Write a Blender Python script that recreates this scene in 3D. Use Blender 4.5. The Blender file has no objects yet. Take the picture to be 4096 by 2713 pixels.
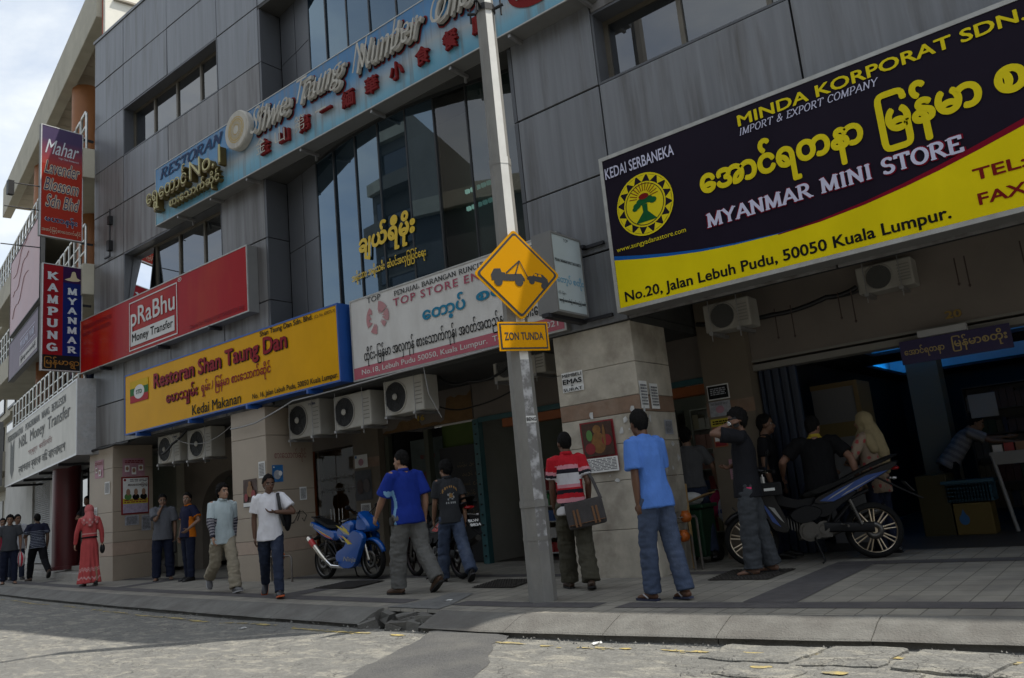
import bpy, bmesh, math, random
import numpy as np
from mathutils import Vector, Matrix, noise as mnoise
R = math.radians
PI = math.pi
SC = bpy.context.scene
COL = SC.collection
random.seed(7)

# ------------------------------------------------------------------ camera, sky, sun, exposure
CAM_H = 1.06
cam = bpy.data.cameras.new('camera')
cam.sensor_width = 36.0
cam.lens = 28.15
cam.clip_end = 2000
cam_ob = bpy.data.objects.new('camera', cam)
COL.objects.link(cam_ob)
yaw, pitch, roll = R(37.854), R(11.056), R(5.5907)
cam_ob.matrix_world = Matrix.Translation((0, 0, CAM_H)) @ Matrix.Rotation(yaw, 4, 'Z') @ Matrix.Rotation(R(90) + pitch, 4, 'X') @ Matrix.Rotation(-roll, 4, 'Z')
SC.camera = cam_ob

SUN = Vector((.45, .287, 1.0)).normalized()          # towards the sun: high, behind the shops, to the right
sun = bpy.data.lights.new('sun', 'SUN')
sun.energy = 2.0
sun.angle = R(.53)
sun.color = (1, .95, .86)
sun_ob = bpy.data.objects.new('sun', sun)
COL.objects.link(sun_ob)
sun_ob.rotation_euler = SUN.to_track_quat('Z', 'Y').to_euler()
sun_ob.location = (6, 6, 30)

W = bpy.data.worlds.new('World')
SC.world = W
W.use_nodes = True
nt = W.node_tree
bg = nt.nodes['Background']
sky = nt.nodes.new('ShaderNodeTexSky')
sky.sky_type = 'NISHITA'
sky.sun_disc = False
sky.sun_elevation = math.asin(SUN.z)
sky.sun_rotation = math.atan2(SUN.x, SUN.y)
sky.air_density = 1.0
sky.dust_density = 2.0
tc = nt.nodes.new('ShaderNodeTexCoord')
mp = nt.nodes.new('ShaderNodeMapping')
mp.inputs['Scale'].default_value = (1.6, 1.6, 3.4)
nz = nt.nodes.new('ShaderNodeTexNoise')
nz.inputs['Scale'].default_value = 2.3
nz.inputs['Detail'].default_value = 9
nz.inputs['Roughness'].default_value = .58
nz.inputs['Distortion'].default_value = .35
cr = nt.nodes.new('ShaderNodeValToRGB')
cr.color_ramp.elements[0].position = .34
cr.color_ramp.elements[0].color = (.42, .42, .42, 1)
cr.color_ramp.elements[1].position = .62
cr.color_ramp.elements[1].color = (1, 1, 1, 1)
mixc = nt.nodes.new('ShaderNodeMix')
mixc.data_type = 'RGBA'
nt.links.new(tc.outputs['Generated'], mp.inputs['Vector'])
nt.links.new(mp.outputs['Vector'], nz.inputs['Vector'])
nt.links.new(nz.outputs['Fac'], cr.inputs['Fac'])
nt.links.new(cr.outputs['Color'], mixc.inputs['Factor'])
nt.links.new(sky.outputs['Color'], mixc.inputs[6])
mixc.inputs[7].default_value = (4.25, 4.5, 4.7, 1)       # bright thin cloud, on the sky texture's own scale
nt.links.new(mixc.outputs[2], bg.inputs['Color'])
bg.inputs['Strength'].default_value = .095

SC.view_settings.view_transform = 'Standard'
SC.view_settings.look = 'None'
SC.view_settings.gamma = 1
SC.view_settings.exposure = 1.25
SC.cycles.max_bounces = 8
SC.cycles.use_denoising = True

# ------------------------------------------------------------------ materials
MATS = {}

def lin(c):
    return c

def mat(name, col, rough=.7, metal=0, var=0, vscale=4, vstretch=(1, 1, 1), bump=0, bscale=40, bstretch=(1, 1, 1), spec=.5, dirt=0, dscale=1.2,
        dcol=None, dstretch=(1, 1, 1), dlo=.45, dhi=.75, emit=None, estr=0, trans=0, coat=0, ior=None, alpha=1):
    """A procedural material: base colour with fine variation, larger dirt patches and noise bump."""
    if name in MATS:
        return MATS[name]
    m = bpy.data.materials.new(name)
    m.use_nodes = True
    n, l = m.node_tree.nodes, m.node_tree.links
    b = n['Principled BSDF']
    b.inputs['Base Color'].default_value = (*col, 1)
    b.inputs['Roughness'].default_value = rough
    b.inputs['Metallic'].default_value = metal
    b.inputs['Specular IOR Level'].default_value = spec
    if coat:
        b.inputs['Coat Weight'].default_value = coat
        b.inputs['Coat Roughness'].default_value = .08
    if ior:
        b.inputs['IOR'].default_value = ior
    if trans:
        b.inputs['Transmission Weight'].default_value = trans
    if alpha < 1:
        b.inputs['Alpha'].default_value = alpha
    if emit:
        b.inputs['Emission Color'].default_value = (*emit, 1)
        b.inputs['Emission Strength'].default_value = estr
    t = n.new('ShaderNodeTexCoord')

    def noise(scale, stretch, detail=5):
        mpn = n.new('ShaderNodeMapping')
        mpn.inputs['Scale'].default_value = stretch
        l.new(t.outputs['Object'], mpn.inputs['Vector'])
        q = n.new('ShaderNodeTexNoise')
        q.inputs['Scale'].default_value = scale
        q.inputs['Detail'].default_value = detail
        q.inputs['Roughness'].default_value = .6
        l.new(mpn.outputs['Vector'], q.inputs['Vector'])
        return q.outputs['Fac']
    last = None
    if var:
        f = noise(vscale, vstretch)
        mr = n.new('ShaderNodeMapRange')
        mr.inputs['From Min'].default_value = .25
        mr.inputs['From Max'].default_value = .75
        mr.inputs['To Min'].default_value = 1 - var
        mr.inputs['To Max'].default_value = 1 + var
        l.new(f, mr.inputs['Value'])
        mx = n.new('ShaderNodeMix')
        mx.data_type = 'RGBA'
        mx.blend_type = 'MULTIPLY'
        mx.inputs['Factor'].default_value = 1
        mx.inputs[6].default_value = (*col, 1)
        l.new(mr.outputs['Result'], mx.inputs[7])
        last = mx.outputs[2]
    if dirt:
        f = noise(dscale, dstretch, 8)
        mr = n.new('ShaderNodeMapRange')
        mr.inputs['From Min'].default_value = dlo
        mr.inputs['From Max'].default_value = dhi
        mr.inputs['To Max'].default_value = dirt
        l.new(f, mr.inputs['Value'])
        mx = n.new('ShaderNodeMix')
        mx.data_type = 'RGBA'
        l.new(mr.outputs['Result'], mx.inputs['Factor'])
        if last:
            l.new(last, mx.inputs[6])
        else:
            mx.inputs[6].default_value = (*col, 1)
        mx.inputs[7].default_value = (*(dcol or tuple(c * .35 for c in col)), 1)
        last = mx.outputs[2]
    if last:
        l.new(last, b.inputs['Base Color'])
    if bump:
        f = noise(bscale, bstretch, 6)
        bp = n.new('ShaderNodeBump')
        bp.inputs['Strength'].default_value = bump
        bp.inputs['Distance'].default_value = .02
        l.new(f, bp.inputs['Height'])
        l.new(bp.outputs['Normal'], b.inputs['Normal'])
    MATS[name] = m
    return m

def glass_mat(name, pane, refl_rough=.02, opaque=.0, ior=1.5, refl=.5, body=None, tint=(1, 1, 1)):
    """Window glass: a dark tinted sheet (mirror-like reflections) that lets some of the room behind show."""
    m = bpy.data.materials.new(name)
    m.use_nodes = True
    n, l = m.node_tree.nodes, m.node_tree.links
    n.remove(n['Principled BSDF'])
    out = [q for q in n if q.type == 'OUTPUT_MATERIAL'][0]
    tr = n.new('ShaderNodeBsdfTransparent')
    tr.inputs['Color'].default_value = (*pane, 1)
    gl = n.new('ShaderNodeBsdfGlossy')
    gl.inputs['Roughness'].default_value = refl_rough
    gl.inputs['Color'].default_value = (*tint, 1)
    fr = n.new('ShaderNodeFresnel')
    fr.inputs['IOR'].default_value = ior
    mn = n.new('ShaderNodeMath')
    mn.operation = 'MULTIPLY_ADD'
    mn.inputs[1].default_value = 1.0
    mn.inputs[2].default_value = refl
    mn.use_clamp = True
    l.new(fr.outputs['Fac'], mn.inputs[0])
    mx = n.new('ShaderNodeMixShader')
    l.new(mn.outputs[0], mx.inputs['Fac'])
    base = tr.outputs[0]
    if opaque:
        df = n.new('ShaderNodeBsdfDiffuse')
        df.inputs['Color'].default_value = (*(body or pane), 1)
        m2 = n.new('ShaderNodeMixShader')
        m2.inputs['Fac'].default_value = opaque
        l.new(tr.outputs[0], m2.inputs[1])
        l.new(df.outputs[0], m2.inputs[2])
        base = m2.outputs[0]
    l.new(base, mx.inputs[1])
    l.new(gl.outputs[0], mx.inputs[2])
    l.new(mx.outputs[0], out.inputs['Surface'])
    MATS[name] = m
    return m

# ------------------------------------------------------------------ objects
def tag(o, label=None, cat=None, group=None, kind=None):
    if label: o['label'] = label
    if cat: o['category'] = cat
    if group: o['group'] = group
    if kind: o['kind'] = kind
    return o

def empty(name, loc=(0, 0, 0), rz=0, label=None, cat=None, group=None):
    o = bpy.data.objects.new(name, None)
    COL.objects.link(o)
    o.empty_display_size = .2
    o.location = loc
    o.rotation_euler = (0, 0, rz)
    return tag(o, label, cat, group)

def copy_tree(o, parent=None):
    c = o.copy()
    COL.objects.link(c)
    c.parent = parent
    for ch in list(o.children):
        copy_tree(ch, c)
    return c

class MB:
    """Collects faces (with material slots) and links them as one mesh object."""
    def __init__(self):
        self.v, self.f, self.m, self.s = [], [], [], []
        self.T = None

    def add(self, vs, fs, mi=0, smooth=False):
        o = len(self.v)
        if self.T is not None:
            vs = [self.T @ Vector(p) for p in vs]
        self.v += [tuple(p) for p in vs]
        for q in fs:
            self.f.append(tuple(o + i for i in q))
            self.m.append(mi)
            self.s.append(smooth)
        return self

    def box(self, x0, x1, y0, y1, z0, z1, mi=0):
        x0, x1 = min(x0, x1), max(x0, x1)
        y0, y1 = min(y0, y1), max(y0, y1)
        z0, z1 = min(z0, z1), max(z0, z1)
        vs = [(x0, y0, z0), (x1, y0, z0), (x1, y1, z0), (x0, y1, z0), (x0, y0, z1), (x1, y0, z1), (x1, y1, z1), (x0, y1, z1)]
        return self.add(vs, [(0, 3, 2, 1), (4, 5, 6, 7), (0, 1, 5, 4), (1, 2, 6, 5), (2, 3, 7, 6), (3, 0, 4, 7)], mi)

    def quad(self, a, b, c, d, mi=0):
        return self.add([a, b, c, d], [(0, 1, 2, 3)], mi)

    def poly(self, pts, mi=0):
        return self.add(pts, [tuple(range(len(pts)))], mi)

    def prism(self, pts, dvec, mi=0, cap_mi=None):
        """Closed prism: outline pts (3-D, counter-clockwise seen against dvec) pushed along dvec."""
        n = len(pts)
        d = Vector(dvec)
        vs = [Vector(p) for p in pts] + [Vector(p) + d for p in pts]
        self.add(vs, [tuple(range(n - 1, -1, -1)), tuple(range(n, 2 * n))], mi if cap_mi is None else cap_mi)
        o = len(self.v) - 2 * n
        for i in range(n):
            j = (i + 1) % n
            self.f.append((o + i, o + j, o + n + j, o + n + i))
            self.m.append(mi)
            self.s.append(False)
        return self

    def tube(self, pts, rad, n=10, mi=0, caps=True, closed=False, smooth=True):
        pts = [Vector(p) for p in pts]
        k = len(pts)
        if not hasattr(rad, '__len__'):
            rad = [rad] * k
        rings = []
        up = None
        for i, p in enumerate(pts):
            if closed:
                t = pts[(i + 1) % k] - pts[i - 1]
            else:
                t = pts[min(i + 1, k - 1)] - pts[max(i - 1, 0)]
            t = t.normalized() if t.length > 1e-9 else Vector((0, 0, 1))
            if up is None:
                up = Vector((0, 0, 1)) if abs(t.z) < .9 else Vector((1, 0, 0))
            a = (up - t * up.dot(t)).normalized()
            b = t.cross(a)
            up = a
            rr = rad[i]
            ra, rb = (rr if hasattr(rr, '__len__') else (rr, rr))
            rings.append([p + a * (math.cos(2 * PI * j / n) * ra) + b * (math.sin(2 * PI * j / n) * rb) for j in range(n)])
        vs = [q for r in rings for q in r]
        fs = []
        for i in range(k if closed else k - 1):
            i2 = (i + 1) % k
            for j in range(n):
                j2 = (j + 1) % n
                fs.append((i * n + j, i * n + j2, i2 * n + j2, i2 * n + j))
        self.add(vs, fs, mi, smooth)
        if caps and not closed:
            self.add(rings[0], [tuple(range(n - 1, -1, -1))], mi)
            self.add(rings[-1], [tuple(range(n))], mi)
        return self

    def cyl(self, p0, p1, r0, r1=None, n=16, mi=0, smooth=True):
        return self.tube([p0, p1], [r0, r0 if r1 is None else r1], n, mi, True, False, smooth)

    def ball(self, c, r, n=12, m=8, mi=0, M=None):
        rx, ry, rz = r if hasattr(r, '__len__') else (r, r, r)
        c = Vector(c)
        vs = []
        for i in range(1, m):
            th = PI * i / m
            for j in range(n):
                ph = 2 * PI * j / n
                q = Vector((rx * math.sin(th) * math.cos(ph), ry * math.sin(th) * math.sin(ph), rz * math.cos(th)))
                vs.append(c + (M @ q if M else q))
        t = Vector((0, 0, rz)); bt = Vector((0, 0, -rz))
        vs += [c + (M @ t if M else t), c + (M @ bt if M else bt)]
        T, Bm = len(vs) - 2, len(vs) - 1
        fs = []
        for j in range(n):
            j2 = (j + 1) % n
            fs.append((T, j, j2))
            fs.append((Bm, (m - 2) * n + j2, (m - 2) * n + j))
            for i in range(m - 2):
                fs.append((i * n + j, (i + 1) * n + j, (i + 1) * n + j2, i * n + j2))
        return self.add(vs, fs, mi, True)

    def lathe(self, c, axis, prof, n=32, mi=0, smooth=True, closed=True):
        """prof: list of (radius, offset along axis); closed profile makes a ring."""
        c, ax = Vector(c), Vector(axis).normalized()
        a = ax.orthogonal().normalized()
        b = ax.cross(a)
        k = len(prof)
        vs = []
        for j in range(n):
            th = 2 * PI * j / n
            d = a * math.cos(th) + b * math.sin(th)
            for r, o in prof:
                vs.append(c + d * r + ax * o)
        fs = []
        for j in range(n):
            j2 = (j + 1) % n
            for i in range(k if closed else k - 1):
                i2 = (i + 1) % k
                fs.append((j * k + i, j2 * k + i, j2 * k + i2, j * k + i2))
        return self.add(vs, fs, mi, smooth)

    def build(self, name, mats, parent=None, bevel=0, loc=None, weld=False, segs=2):
        me = bpy.data.meshes.new(name)
        me.from_pydata(self.v, [], self.f)
        if not isinstance(mats, (list, tuple)):
            mats = [mats]
        for q in mats:
            me.materials.append(q)
        me.polygons.foreach_set('material_index', self.m)
        me.polygons.foreach_set('use_smooth', self.s)
        me.update()
        o = bpy.data.objects.new(name, me)
        COL.objects.link(o)
        if loc is not None: o.location = loc
        if parent: o.parent = parent
        if bevel:
            bv = o.modifiers.new('bevel', 'BEVEL')
            bv.width = bevel
            bv.segments = segs
            bv.limit_method = 'ANGLE'
            bv.angle_limit = R(40)
        return o

def struct(name, mb, m):
    return tag(mb.build(name, m), kind='structure')

# ------------------------------------------------------------------ lettering
def mesh_from_text(body, bold=0, shear=0, spacing=1.0, extrude=0):
    c = bpy.data.curves.new('text', 'FONT')
    c.body = body
    c.size = 1
    c.offset = bold
    c.shear = shear
    c.space_character = spacing
    c.resolution_u = 3
    o = bpy.data.objects.new('text', c)
    COL.objects.link(o)
    dg = bpy.context.evaluated_depsgraph_get()
    me = bpy.data.meshes.new_from_object(o.evaluated_get(dg))
    vs = np.array([v.co[:2] for v in me.vertices], float).reshape(-1, 2)
    fs = [tuple(p.vertices) for p in me.polygons]
    bpy.data.objects.remove(o)
    bpy.data.curves.remove(c)
    bpy.data.meshes.remove(me)
    return vs, fs

def islands(nv, fs):
    par = list(range(nv))

    def find(a):
        while par[a] != a:
            par[a] = par[par[a]]
            a = par[a]
        return a
    for f in fs:
        r0 = find(f[0])
        for q in f[1:]:
            par[find(q)] = r0
    return [find(i) for i in range(nv)]

def emit_flat(vs, fs, x0, x1, z0, z1, place, thick=0, keep=False):
    """Fit 2-D letter faces into the box x0..x1, z0..z1 and place them with place(x, z, depth)."""
    lo, hi = vs.min(0), vs.max(0)
    sx = (x1 - x0) / max(hi[0] - lo[0], 1e-6)
    sz = (z1 - z0) / max(hi[1] - lo[1], 1e-6)
    if keep: sx = sz = min(sx, sz)
    isl = islands(len(vs), fs)
    order = {r: k for k, r in enumerate(dict.fromkeys(isl))}
    mb = MB()
    lift = [.00022 * (order[isl[i]] % 13) for i in range(len(vs))]
    P = [(x0 + (p[0] - lo[0]) * sx, z0 + (p[1] - lo[1]) * sz) for p in vs]
    if thick:
        n = len(P)
        front = [place(p[0], p[1], thick + lift[i]) for i, p in enumerate(P)]
        back = [place(p[0], p[1], 0) for p in P]
        mb.add(front + back, fs)
        cnt = {}
        for f in fs:
            for i in range(len(f)):
                e = (f[i], f[(i + 1) % len(f)])
                cnt[tuple(sorted(e))] = cnt.get(tuple(sorted(e)), []) + [e]
        for k, es in cnt.items():
            if len(es) == 1:
                a, b = es[0]
                mb.f.append((b, a, n + a, n + b)); mb.m.append(0); mb.s.append(False)
    else:
        mb.add([place(p[0], p[1], lift[i]) for i, p in enumerate(P)], fs)
    return mb

# ---- a serif capital alphabet drawn as strokes on a 0..1 box (slab serifs, thick stems, thin arms)
def arc(cx, cy, rx, ry, a0, a1, n=12):
    return [(cx + rx * math.cos(R(a0 + (a1 - a0) * i / n)), cy + ry * math.sin(R(a0 + (a1 - a0) * i / n))) for i in range(n + 1)]
SERIF = {
 'A': (.9, [[(.06, 0), (.45, 1)], [(.84, 0), (.45, 1)], [(.22, .33), (.7, .33)]], [(.06, 0), (.84, 0)]),
 'B': (.75, [[(.16, 0), (.16, 1)], [(.16, 1)] + arc(.36, .76, .26, .24, 90, -90) + [(.16, .52)], [(.16, .52)] + arc(.38, .26, .3, .26, 90, -90) + [(.16, 0)]], [(.1, 0), (.1, 1)]),
 'C': (.8, [arc(.45, .5, .36, .5, 45, 315)], [(.72, .86)]),
 'D': (.85, [[(.16, 0), (.16, 1)], [(.16, 1)] + arc(.34, .5, .42, .5, 90, -90) + [(.16, 0)]], [(.1, 0), (.1, 1)]),
 'E': (.72, [[(.16, 0), (.16, 1)], [(.16, 1), (.66, 1), (.66, .84)], [(.16, .52), (.54, .52)], [(.16, 0), (.68, 0), (.68, .18)]], [(.1, 0), (.1, 1)]),
 'F': (.7, [[(.16, 0), (.16, 1)], [(.16, 1), (.66, 1), (.66, .84)], [(.16, .52), (.54, .52)]], [(.16, 0), (.1, 1)]),
 'G': (.88, [arc(.45, .5, .36, .5, 48, 340), [(.78, 0.05), (.78, .42), (.5, .42)]], [(.72, .86)]),
 'H': (.9, [[(.16, 0), (.16, 1)], [(.74, 0), (.74, 1)], [(.16, .5), (.74, .5)]], [(.16, 0), (.16, 1), (.74, 0), (.74, 1)]),
 'I': (.4, [[(.2, 0), (.2, 1)]], [(.2, 0), (.2, 1)]),
 'J': (.6, [[(.42, 1), (.42, .22)] + arc(.26, .22, .16, .22, 0, -160)], [(.42, 1)]),
 'K': (.9, [[(.16, 0), (.16, 1)], [(.2, .42), (.74, 1)], [(.34, .56), (.78, 0)]], [(.16, 0), (.16, 1), (.74, 1), (.78, 0)]),
 'L': (.7, [[(.16, 0), (.16, 1)], [(.16, 0), (.64, 0), (.64, .22)]], [(.16, 1), (.1, 0)]),
 'M': (1.08, [[(.14, 0), (.18, 1)], [(.18, 1), (.54, .06)], [(.54, .06), (.9, 1)], [(.9, 1), (.94, 0)]], [(.14, 0), (.14, 1), (.94, 1), (.94, 0)]),
 'N': (.92, [[(.15, 0), (.15, 1)], [(.15, 1), (.76, .02)], [(.76, 0), (.76, 1)]], [(.15, 0), (.1, 1), (.76, 1)]),
 'O': (.9, [arc(.45, .5, .37, .5, 0, 360, 24)], []),
 'P': (.74, [[(.16, 0), (.16, 1)], [(.16, 1)] + arc(.38, .72, .28, .28, 90, -90) + [(.16, .44)]], [(.16, 0), (.1, 1)]),
 'R': (.86, [[(.16, 0), (.16, 1)], [(.16, 1)] + arc(.38, .74, .27, .26, 90, -90) + [(.16, .48)], [(.38, .48), (.76, 0)]], [(.16, 0), (.1, 1), (.78, 0)]),
 'S': (.68, [arc(.34, .75, .24, .25, 30, 270, 14) + arc(.34, .25, .26, .25, 90, -150, 14)], [(.56, .88), (.1, .1)]),
 'T': (.8, [[(.4, 0), (.4, 1)], [(.06, .84), (.06, 1), (.74, 1), (.74, .84)]], [(.4, 0)]),
 'U': (.9, [[(.15, 1), (.15, .3)] + arc(.44, .3, .29, .3, 180, 360, 14) + [(.73, 1)]], [(.15, 1), (.73, 1)]),
 'W': (1.2, [[(.08, 1), (.34, 0)], [(.34, 0), (.6, .95)], [(.6, .95), (.86, 0)], [(.86, 0), (1.12, 1)]], [(.08, 1), (1.12, 1)]),
 'X': (.86, [[(.08, 0), (.76, 1)], [(.08, 1), (.76, 0)]], [(.08, 0), (.76, 1), (.08, 1), (.76, 0)]),
 'Y': (.86, [[(.08, 1), (.43, .46)], [(.78, 1), (.43, .46)], [(.43, .46), (.43, 0)]], [(.08, 1), (.78, 1), (.43, 0)]),
 '&': (.9, [[(.8, 0), (.28, .7)] + arc(.4, .82, .15, .18, 210, -30) + [(.2, .36)] + arc(.34, .22, .22, .22, 150, 330), [(.8, .5), (.6, .1)]], []),
 ' ': (.45, [], []),
}

def serif_mesh(body, weight=.15, slab=.2, shear=0, gap=.06, contrast=.62):
    V, F = [], []
    x = 0
    for ch in body:
        w, strokes, ends = SERIF.get(ch, SERIF[' '])
        for st in strokes:
            for a, b in zip(st[:-1], st[1:]):
                dx, dz = b[0] - a[0], b[1] - a[1]
                L = math.hypot(dx, dz) or 1
                k = weight * (contrast + (1 - contrast) * abs(dz) / L) / 2
                nx, nz = -dz / L * k, dx / L * k
                ex, ez = dx / L * k * .5, dz / L * k * .5
                o = len(V)
                for p, sg in ((a, -1), (b, 1)):
                    for q in (1, -1):
                        V.append((x + p[0] + nx * q + ex * sg, p[1] + nz * q + ez * sg))
                F.append((o, o + 1, o + 3, o + 2))
        for (ex, ez) in ends:
            o = len(V)
            h = .075
            z0 = 0 - weight * .2 if ez < .5 else 1 - h
            if 0 < ez < 1: z0 = ez - .1; h = .2
            hw = slab / 2 if (ez in (0, 1)) else .05
            V += [(x + ex - hw, z0), (x + ex + hw, z0), (x + ex + hw, z0 + h + .01), (x + ex - hw, z0 + h + .01)]
            F.append((o, o + 1, o + 2, o + 3))
        x += w + gap
    V = np.array([(p[0] + shear * p[1], p[1]) for p in V], float)
    return V, F

def facade(y):            # lettering on a sheet that faces the street (-y)
    return lambda x, z, d: (x, y - d, z)

def sideways(xp):         # lettering on a projecting sign that faces +x; its reading direction runs along +y
    return lambda y, z, d: (xp + d, y, z)

def lettering(parent, body, m, x0, x1, z0, z1, place, bold=0, shear=0, serif=None, thick=0, name='lettering', spacing=1.0, fat=0):
    if bold > 0: fat, bold = max(fat, bold), 0
    if serif is not None:
        vs, fs = serif_mesh(body, shear=shear, **serif)
    else:
        vs, fs = mesh_from_text(body, bold, shear, spacing)
    if len(vs) == 0:
        return None
    if fat and not (serif is not None):                                   # heavier strokes: the glyphs repeated round a small circle
        n = len(vs); V = [vs]; F = list(fs)
        for k in range(8):
            V.append(vs + np.array([math.cos(k * PI / 4), math.sin(k * PI / 4)]) * fat)
            F += [tuple(i + n * (k + 1) for i in f) for f in fs]
        vs, fs = np.concatenate(V), F
    o = emit_flat(vs, fs, x0, x1, z0, z1, place, thick).build(name, m, parent)
    return o
# ------------------------------------------------------------------ the ground
def gz(x):                                   # the street climbs gently towards the left
    return .0085 * max(0.0, -5.5 - x)

KERB = [(-60, 15.6), (-40, 11.45), (-30, 9.35), (-22.4, 7.79), (-18, 7.2), (-13.73, 6.71), (-9.4, 6.3), (-6.83, 6.13), (-4.98, 6.02), (-2.56, 6.1), (-.9, 6.17), (3, 6.3), (14, 6.6)]

def kerb_y(x):
    for (xa, ya), (xb, yb) in zip(KERB[:-1], KERB[1:]):
        if xa <= x <= xb:
            t = (x - xa) / (xb - xa)
            return ya + (yb - ya) * t
    return KERB[0][1] if x < KERB[0][0] else KERB[-1][1]

RZ = -.135                                   # road surface below the pavement

def shader_road():
    m = mat('road_asphalt', (.17, .168, .155), .92, var=.22, vscale=9, vstretch=(1, 1.6, 1), bump=.9, bscale=30)
    n, l = m.node_tree.nodes, m.node_tree.links
    b = n['Principled BSDF']
    t = n.new('ShaderNodeTexCoord')
    old = b.inputs['Base Color'].links[0].from_socket
    # pale worn streaks where the binder has gone, dark cracks, fine aggregate
    mp1 = n.new('ShaderNodeMapping'); mp1.inputs['Scale'].default_value = (1.0, 2.2, 1)
    mp1.inputs['Rotation'].default_value = (0, 0, R(-14))
    l.new(t.outputs['Object'], mp1.inputs['Vector'])
    n1 = n.new('ShaderNodeTexNoise'); n1.inputs['Scale'].default_value = 2.6; n1.inputs['Detail'].default_value = 11; n1.inputs['Roughness'].default_value = .72
    n1.inputs['Distortion'].default_value = .8
    l.new(mp1.outputs['Vector'], n1.inputs['Vector'])
    r1 = n.new('ShaderNodeMapRange'); r1.inputs['From Min'].default_value = .5; r1.inputs['From Max'].default_value = .6; r1.inputs['To Max'].default_value = .75
    l.new(n1.outputs['Fac'], r1.inputs['Value'])
    x1 = n.new('ShaderNodeMix'); x1.data_type = 'RGBA'
    l.new(r1.outputs['Result'], x1.inputs['Factor']); l.new(old, x1.inputs[6]); x1.inputs[7].default_value = (.31, .295, .25, 1)
    v = n.new('ShaderNodeTexVoronoi'); v.feature = 'DISTANCE_TO_EDGE'; v.inputs['Scale'].default_value = 3.4
    mp2 = n.new('ShaderNodeMapping'); mp2.inputs['Scale'].default_value = (1, 1.3, 1)
    nd = n.new('ShaderNodeTexNoise'); nd.inputs['Scale'].default_value = 5; nd.inputs['Detail'].default_value = 6
    l.new(t.outputs['Object'], nd.inputs['Vector'])
    va = n.new('ShaderNodeVectorMath'); va.operation = 'MULTIPLY_ADD'; va.inputs[1].default_value = (.5, .5, .5)
    l.new(nd.outputs['Color'], va.inputs[0]); l.new(t.outputs['Object'], va.inputs[2])
    l.new(va.outputs[0], mp2.inputs['Vector']); l.new(mp2.outputs['Vector'], v.inputs['Vector'])
    r2 = n.new('ShaderNodeMapRange'); r2.inputs['From Min'].default_value = .004; r2.inputs['From Max'].default_value = .03
    r2.inputs['To Min'].default_value = 1; r2.inputs['To Max'].default_value = 0
    l.new(v.outputs['Distance'], r2.inputs['Value'])
    n3 = n.new('ShaderNodeTexNoise'); n3.inputs['Scale'].default_value = 1.7; n3.inputs['Detail'].default_value = 3
    l.new(t.outputs['Object'], n3.inputs['Vector'])
    r3 = n.new('ShaderNodeMapRange'); r3.inputs['From Min'].default_value = .42; r3.inputs['From Max'].default_value = .56; r3.inputs['To Max'].default_value = .85
    l.new(n3.outputs['Fac'], r3.inputs['Value'])
    mu = n.new('ShaderNodeMath'); mu.operation = 'MULTIPLY'
    l.new(r2.outputs['Result'], mu.inputs[0]); l.new(r3.outputs['Result'], mu.inputs[1])
    x2 = n.new('ShaderNodeMix'); x2.data_type = 'RGBA'
    l.new(mu.outputs[0], x2.inputs['Factor']); l.new(x1.outputs[2], x2.inputs[6]); x2.inputs[7].default_value = (.05, .048, .045, 1)
    v4 = n.new('ShaderNodeTexVoronoi'); v4.inputs['Scale'].default_value = 95
    l.new(t.outputs['Object'], v4.inputs['Vector'])
    r4 = n.new('ShaderNodeMapRange'); r4.inputs['From Min'].default_value = .0; r4.inputs['From Max'].default_value = 1.0; r4.inputs['To Min'].default_value = .72; r4.inputs['To Max'].default_value = 1.2
    l.new(v4.outputs['Color'], r4.inputs['Value'])
    x3 = n.new('ShaderNodeMix'); x3.data_type = 'RGBA'; x3.blend_type = 'MULTIPLY'; x3.inputs['Factor'].default_value = 1
    l.new(x2.outputs[2], x3.inputs[6]); l.new(r4.outputs['Result'], x3.inputs[7])
    l.new(x3.outputs[2], b.inputs['Base Color'])
    return m

M_ROAD = shader_road()
M_PATCH = mat('road_patch_asphalt', (.09, .09, .09), .9, var=.3, vscale=45, bump=1, bscale=60, dirt=.7, dscale=2.2, dcol=(.15, .147, .135), dlo=.42, dhi=.7)
M_KERB = mat('kerb_concrete', (.16, .156, .142), .9, var=.2, vscale=7, bump=.6, bscale=55, dirt=.85, dscale=2.0, dcol=(.115, .108, .098), dlo=.42, dhi=.62)
M_TILE = None

def shader_tiles():
    m = mat('paving_tiles', (.26, .245, .21), .72, var=.14, vscale=5, bump=.12, bscale=120, dirt=.75, dscale=1.3, dcol=(.15, .14, .125), dlo=.45, dhi=.68)
    n, l = m.node_tree.nodes, m.node_tree.links
    b = n['Principled BSDF']
    t = n.new('ShaderNodeTexCoord')
    br = n.new('ShaderNodeTexBrick')
    br.offset = 0
    br.inputs['Scale'].default_value = 1
    br.inputs['Brick Width'].default_value = .212
    br.inputs['Row Height'].default_value = .275
    br.inputs['Mortar Size'].default_value = .006
    br.inputs['Mortar Smooth'].default_value = .3
    br.inputs['Bias'].default_value = 0
    br.inputs['Color1'].default_value = (1.06, 1.05, 1.03, 1)
    br.inputs['Color2'].default_value = (.86, .86, .87, 1)
    br.inputs['Mortar'].default_value = (.38, .37, .35, 1)
    mpn = n.new('ShaderNodeMapping')
    mpn.inputs['Location'].default_value = (.02, -.115, 0)
    l.new(t.outputs['Object'], mpn.inputs['Vector'])
    l.new(mpn.outputs['Vector'], br.inputs['Vector'])
    old = b.inputs['Base Color'].links[0].from_socket
    x = n.new('ShaderNodeMix'); x.data_type = 'RGBA'; x.blend_type = 'MULTIPLY'; x.inputs['Factor'].default_value = 1
    l.new(old, x.inputs[6]); l.new(br.outputs['Color'], x.inputs[7])
    l.new(x.outputs[2], b.inputs['Base Color'])
    return m
M_TILE = shader_tiles()
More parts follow.
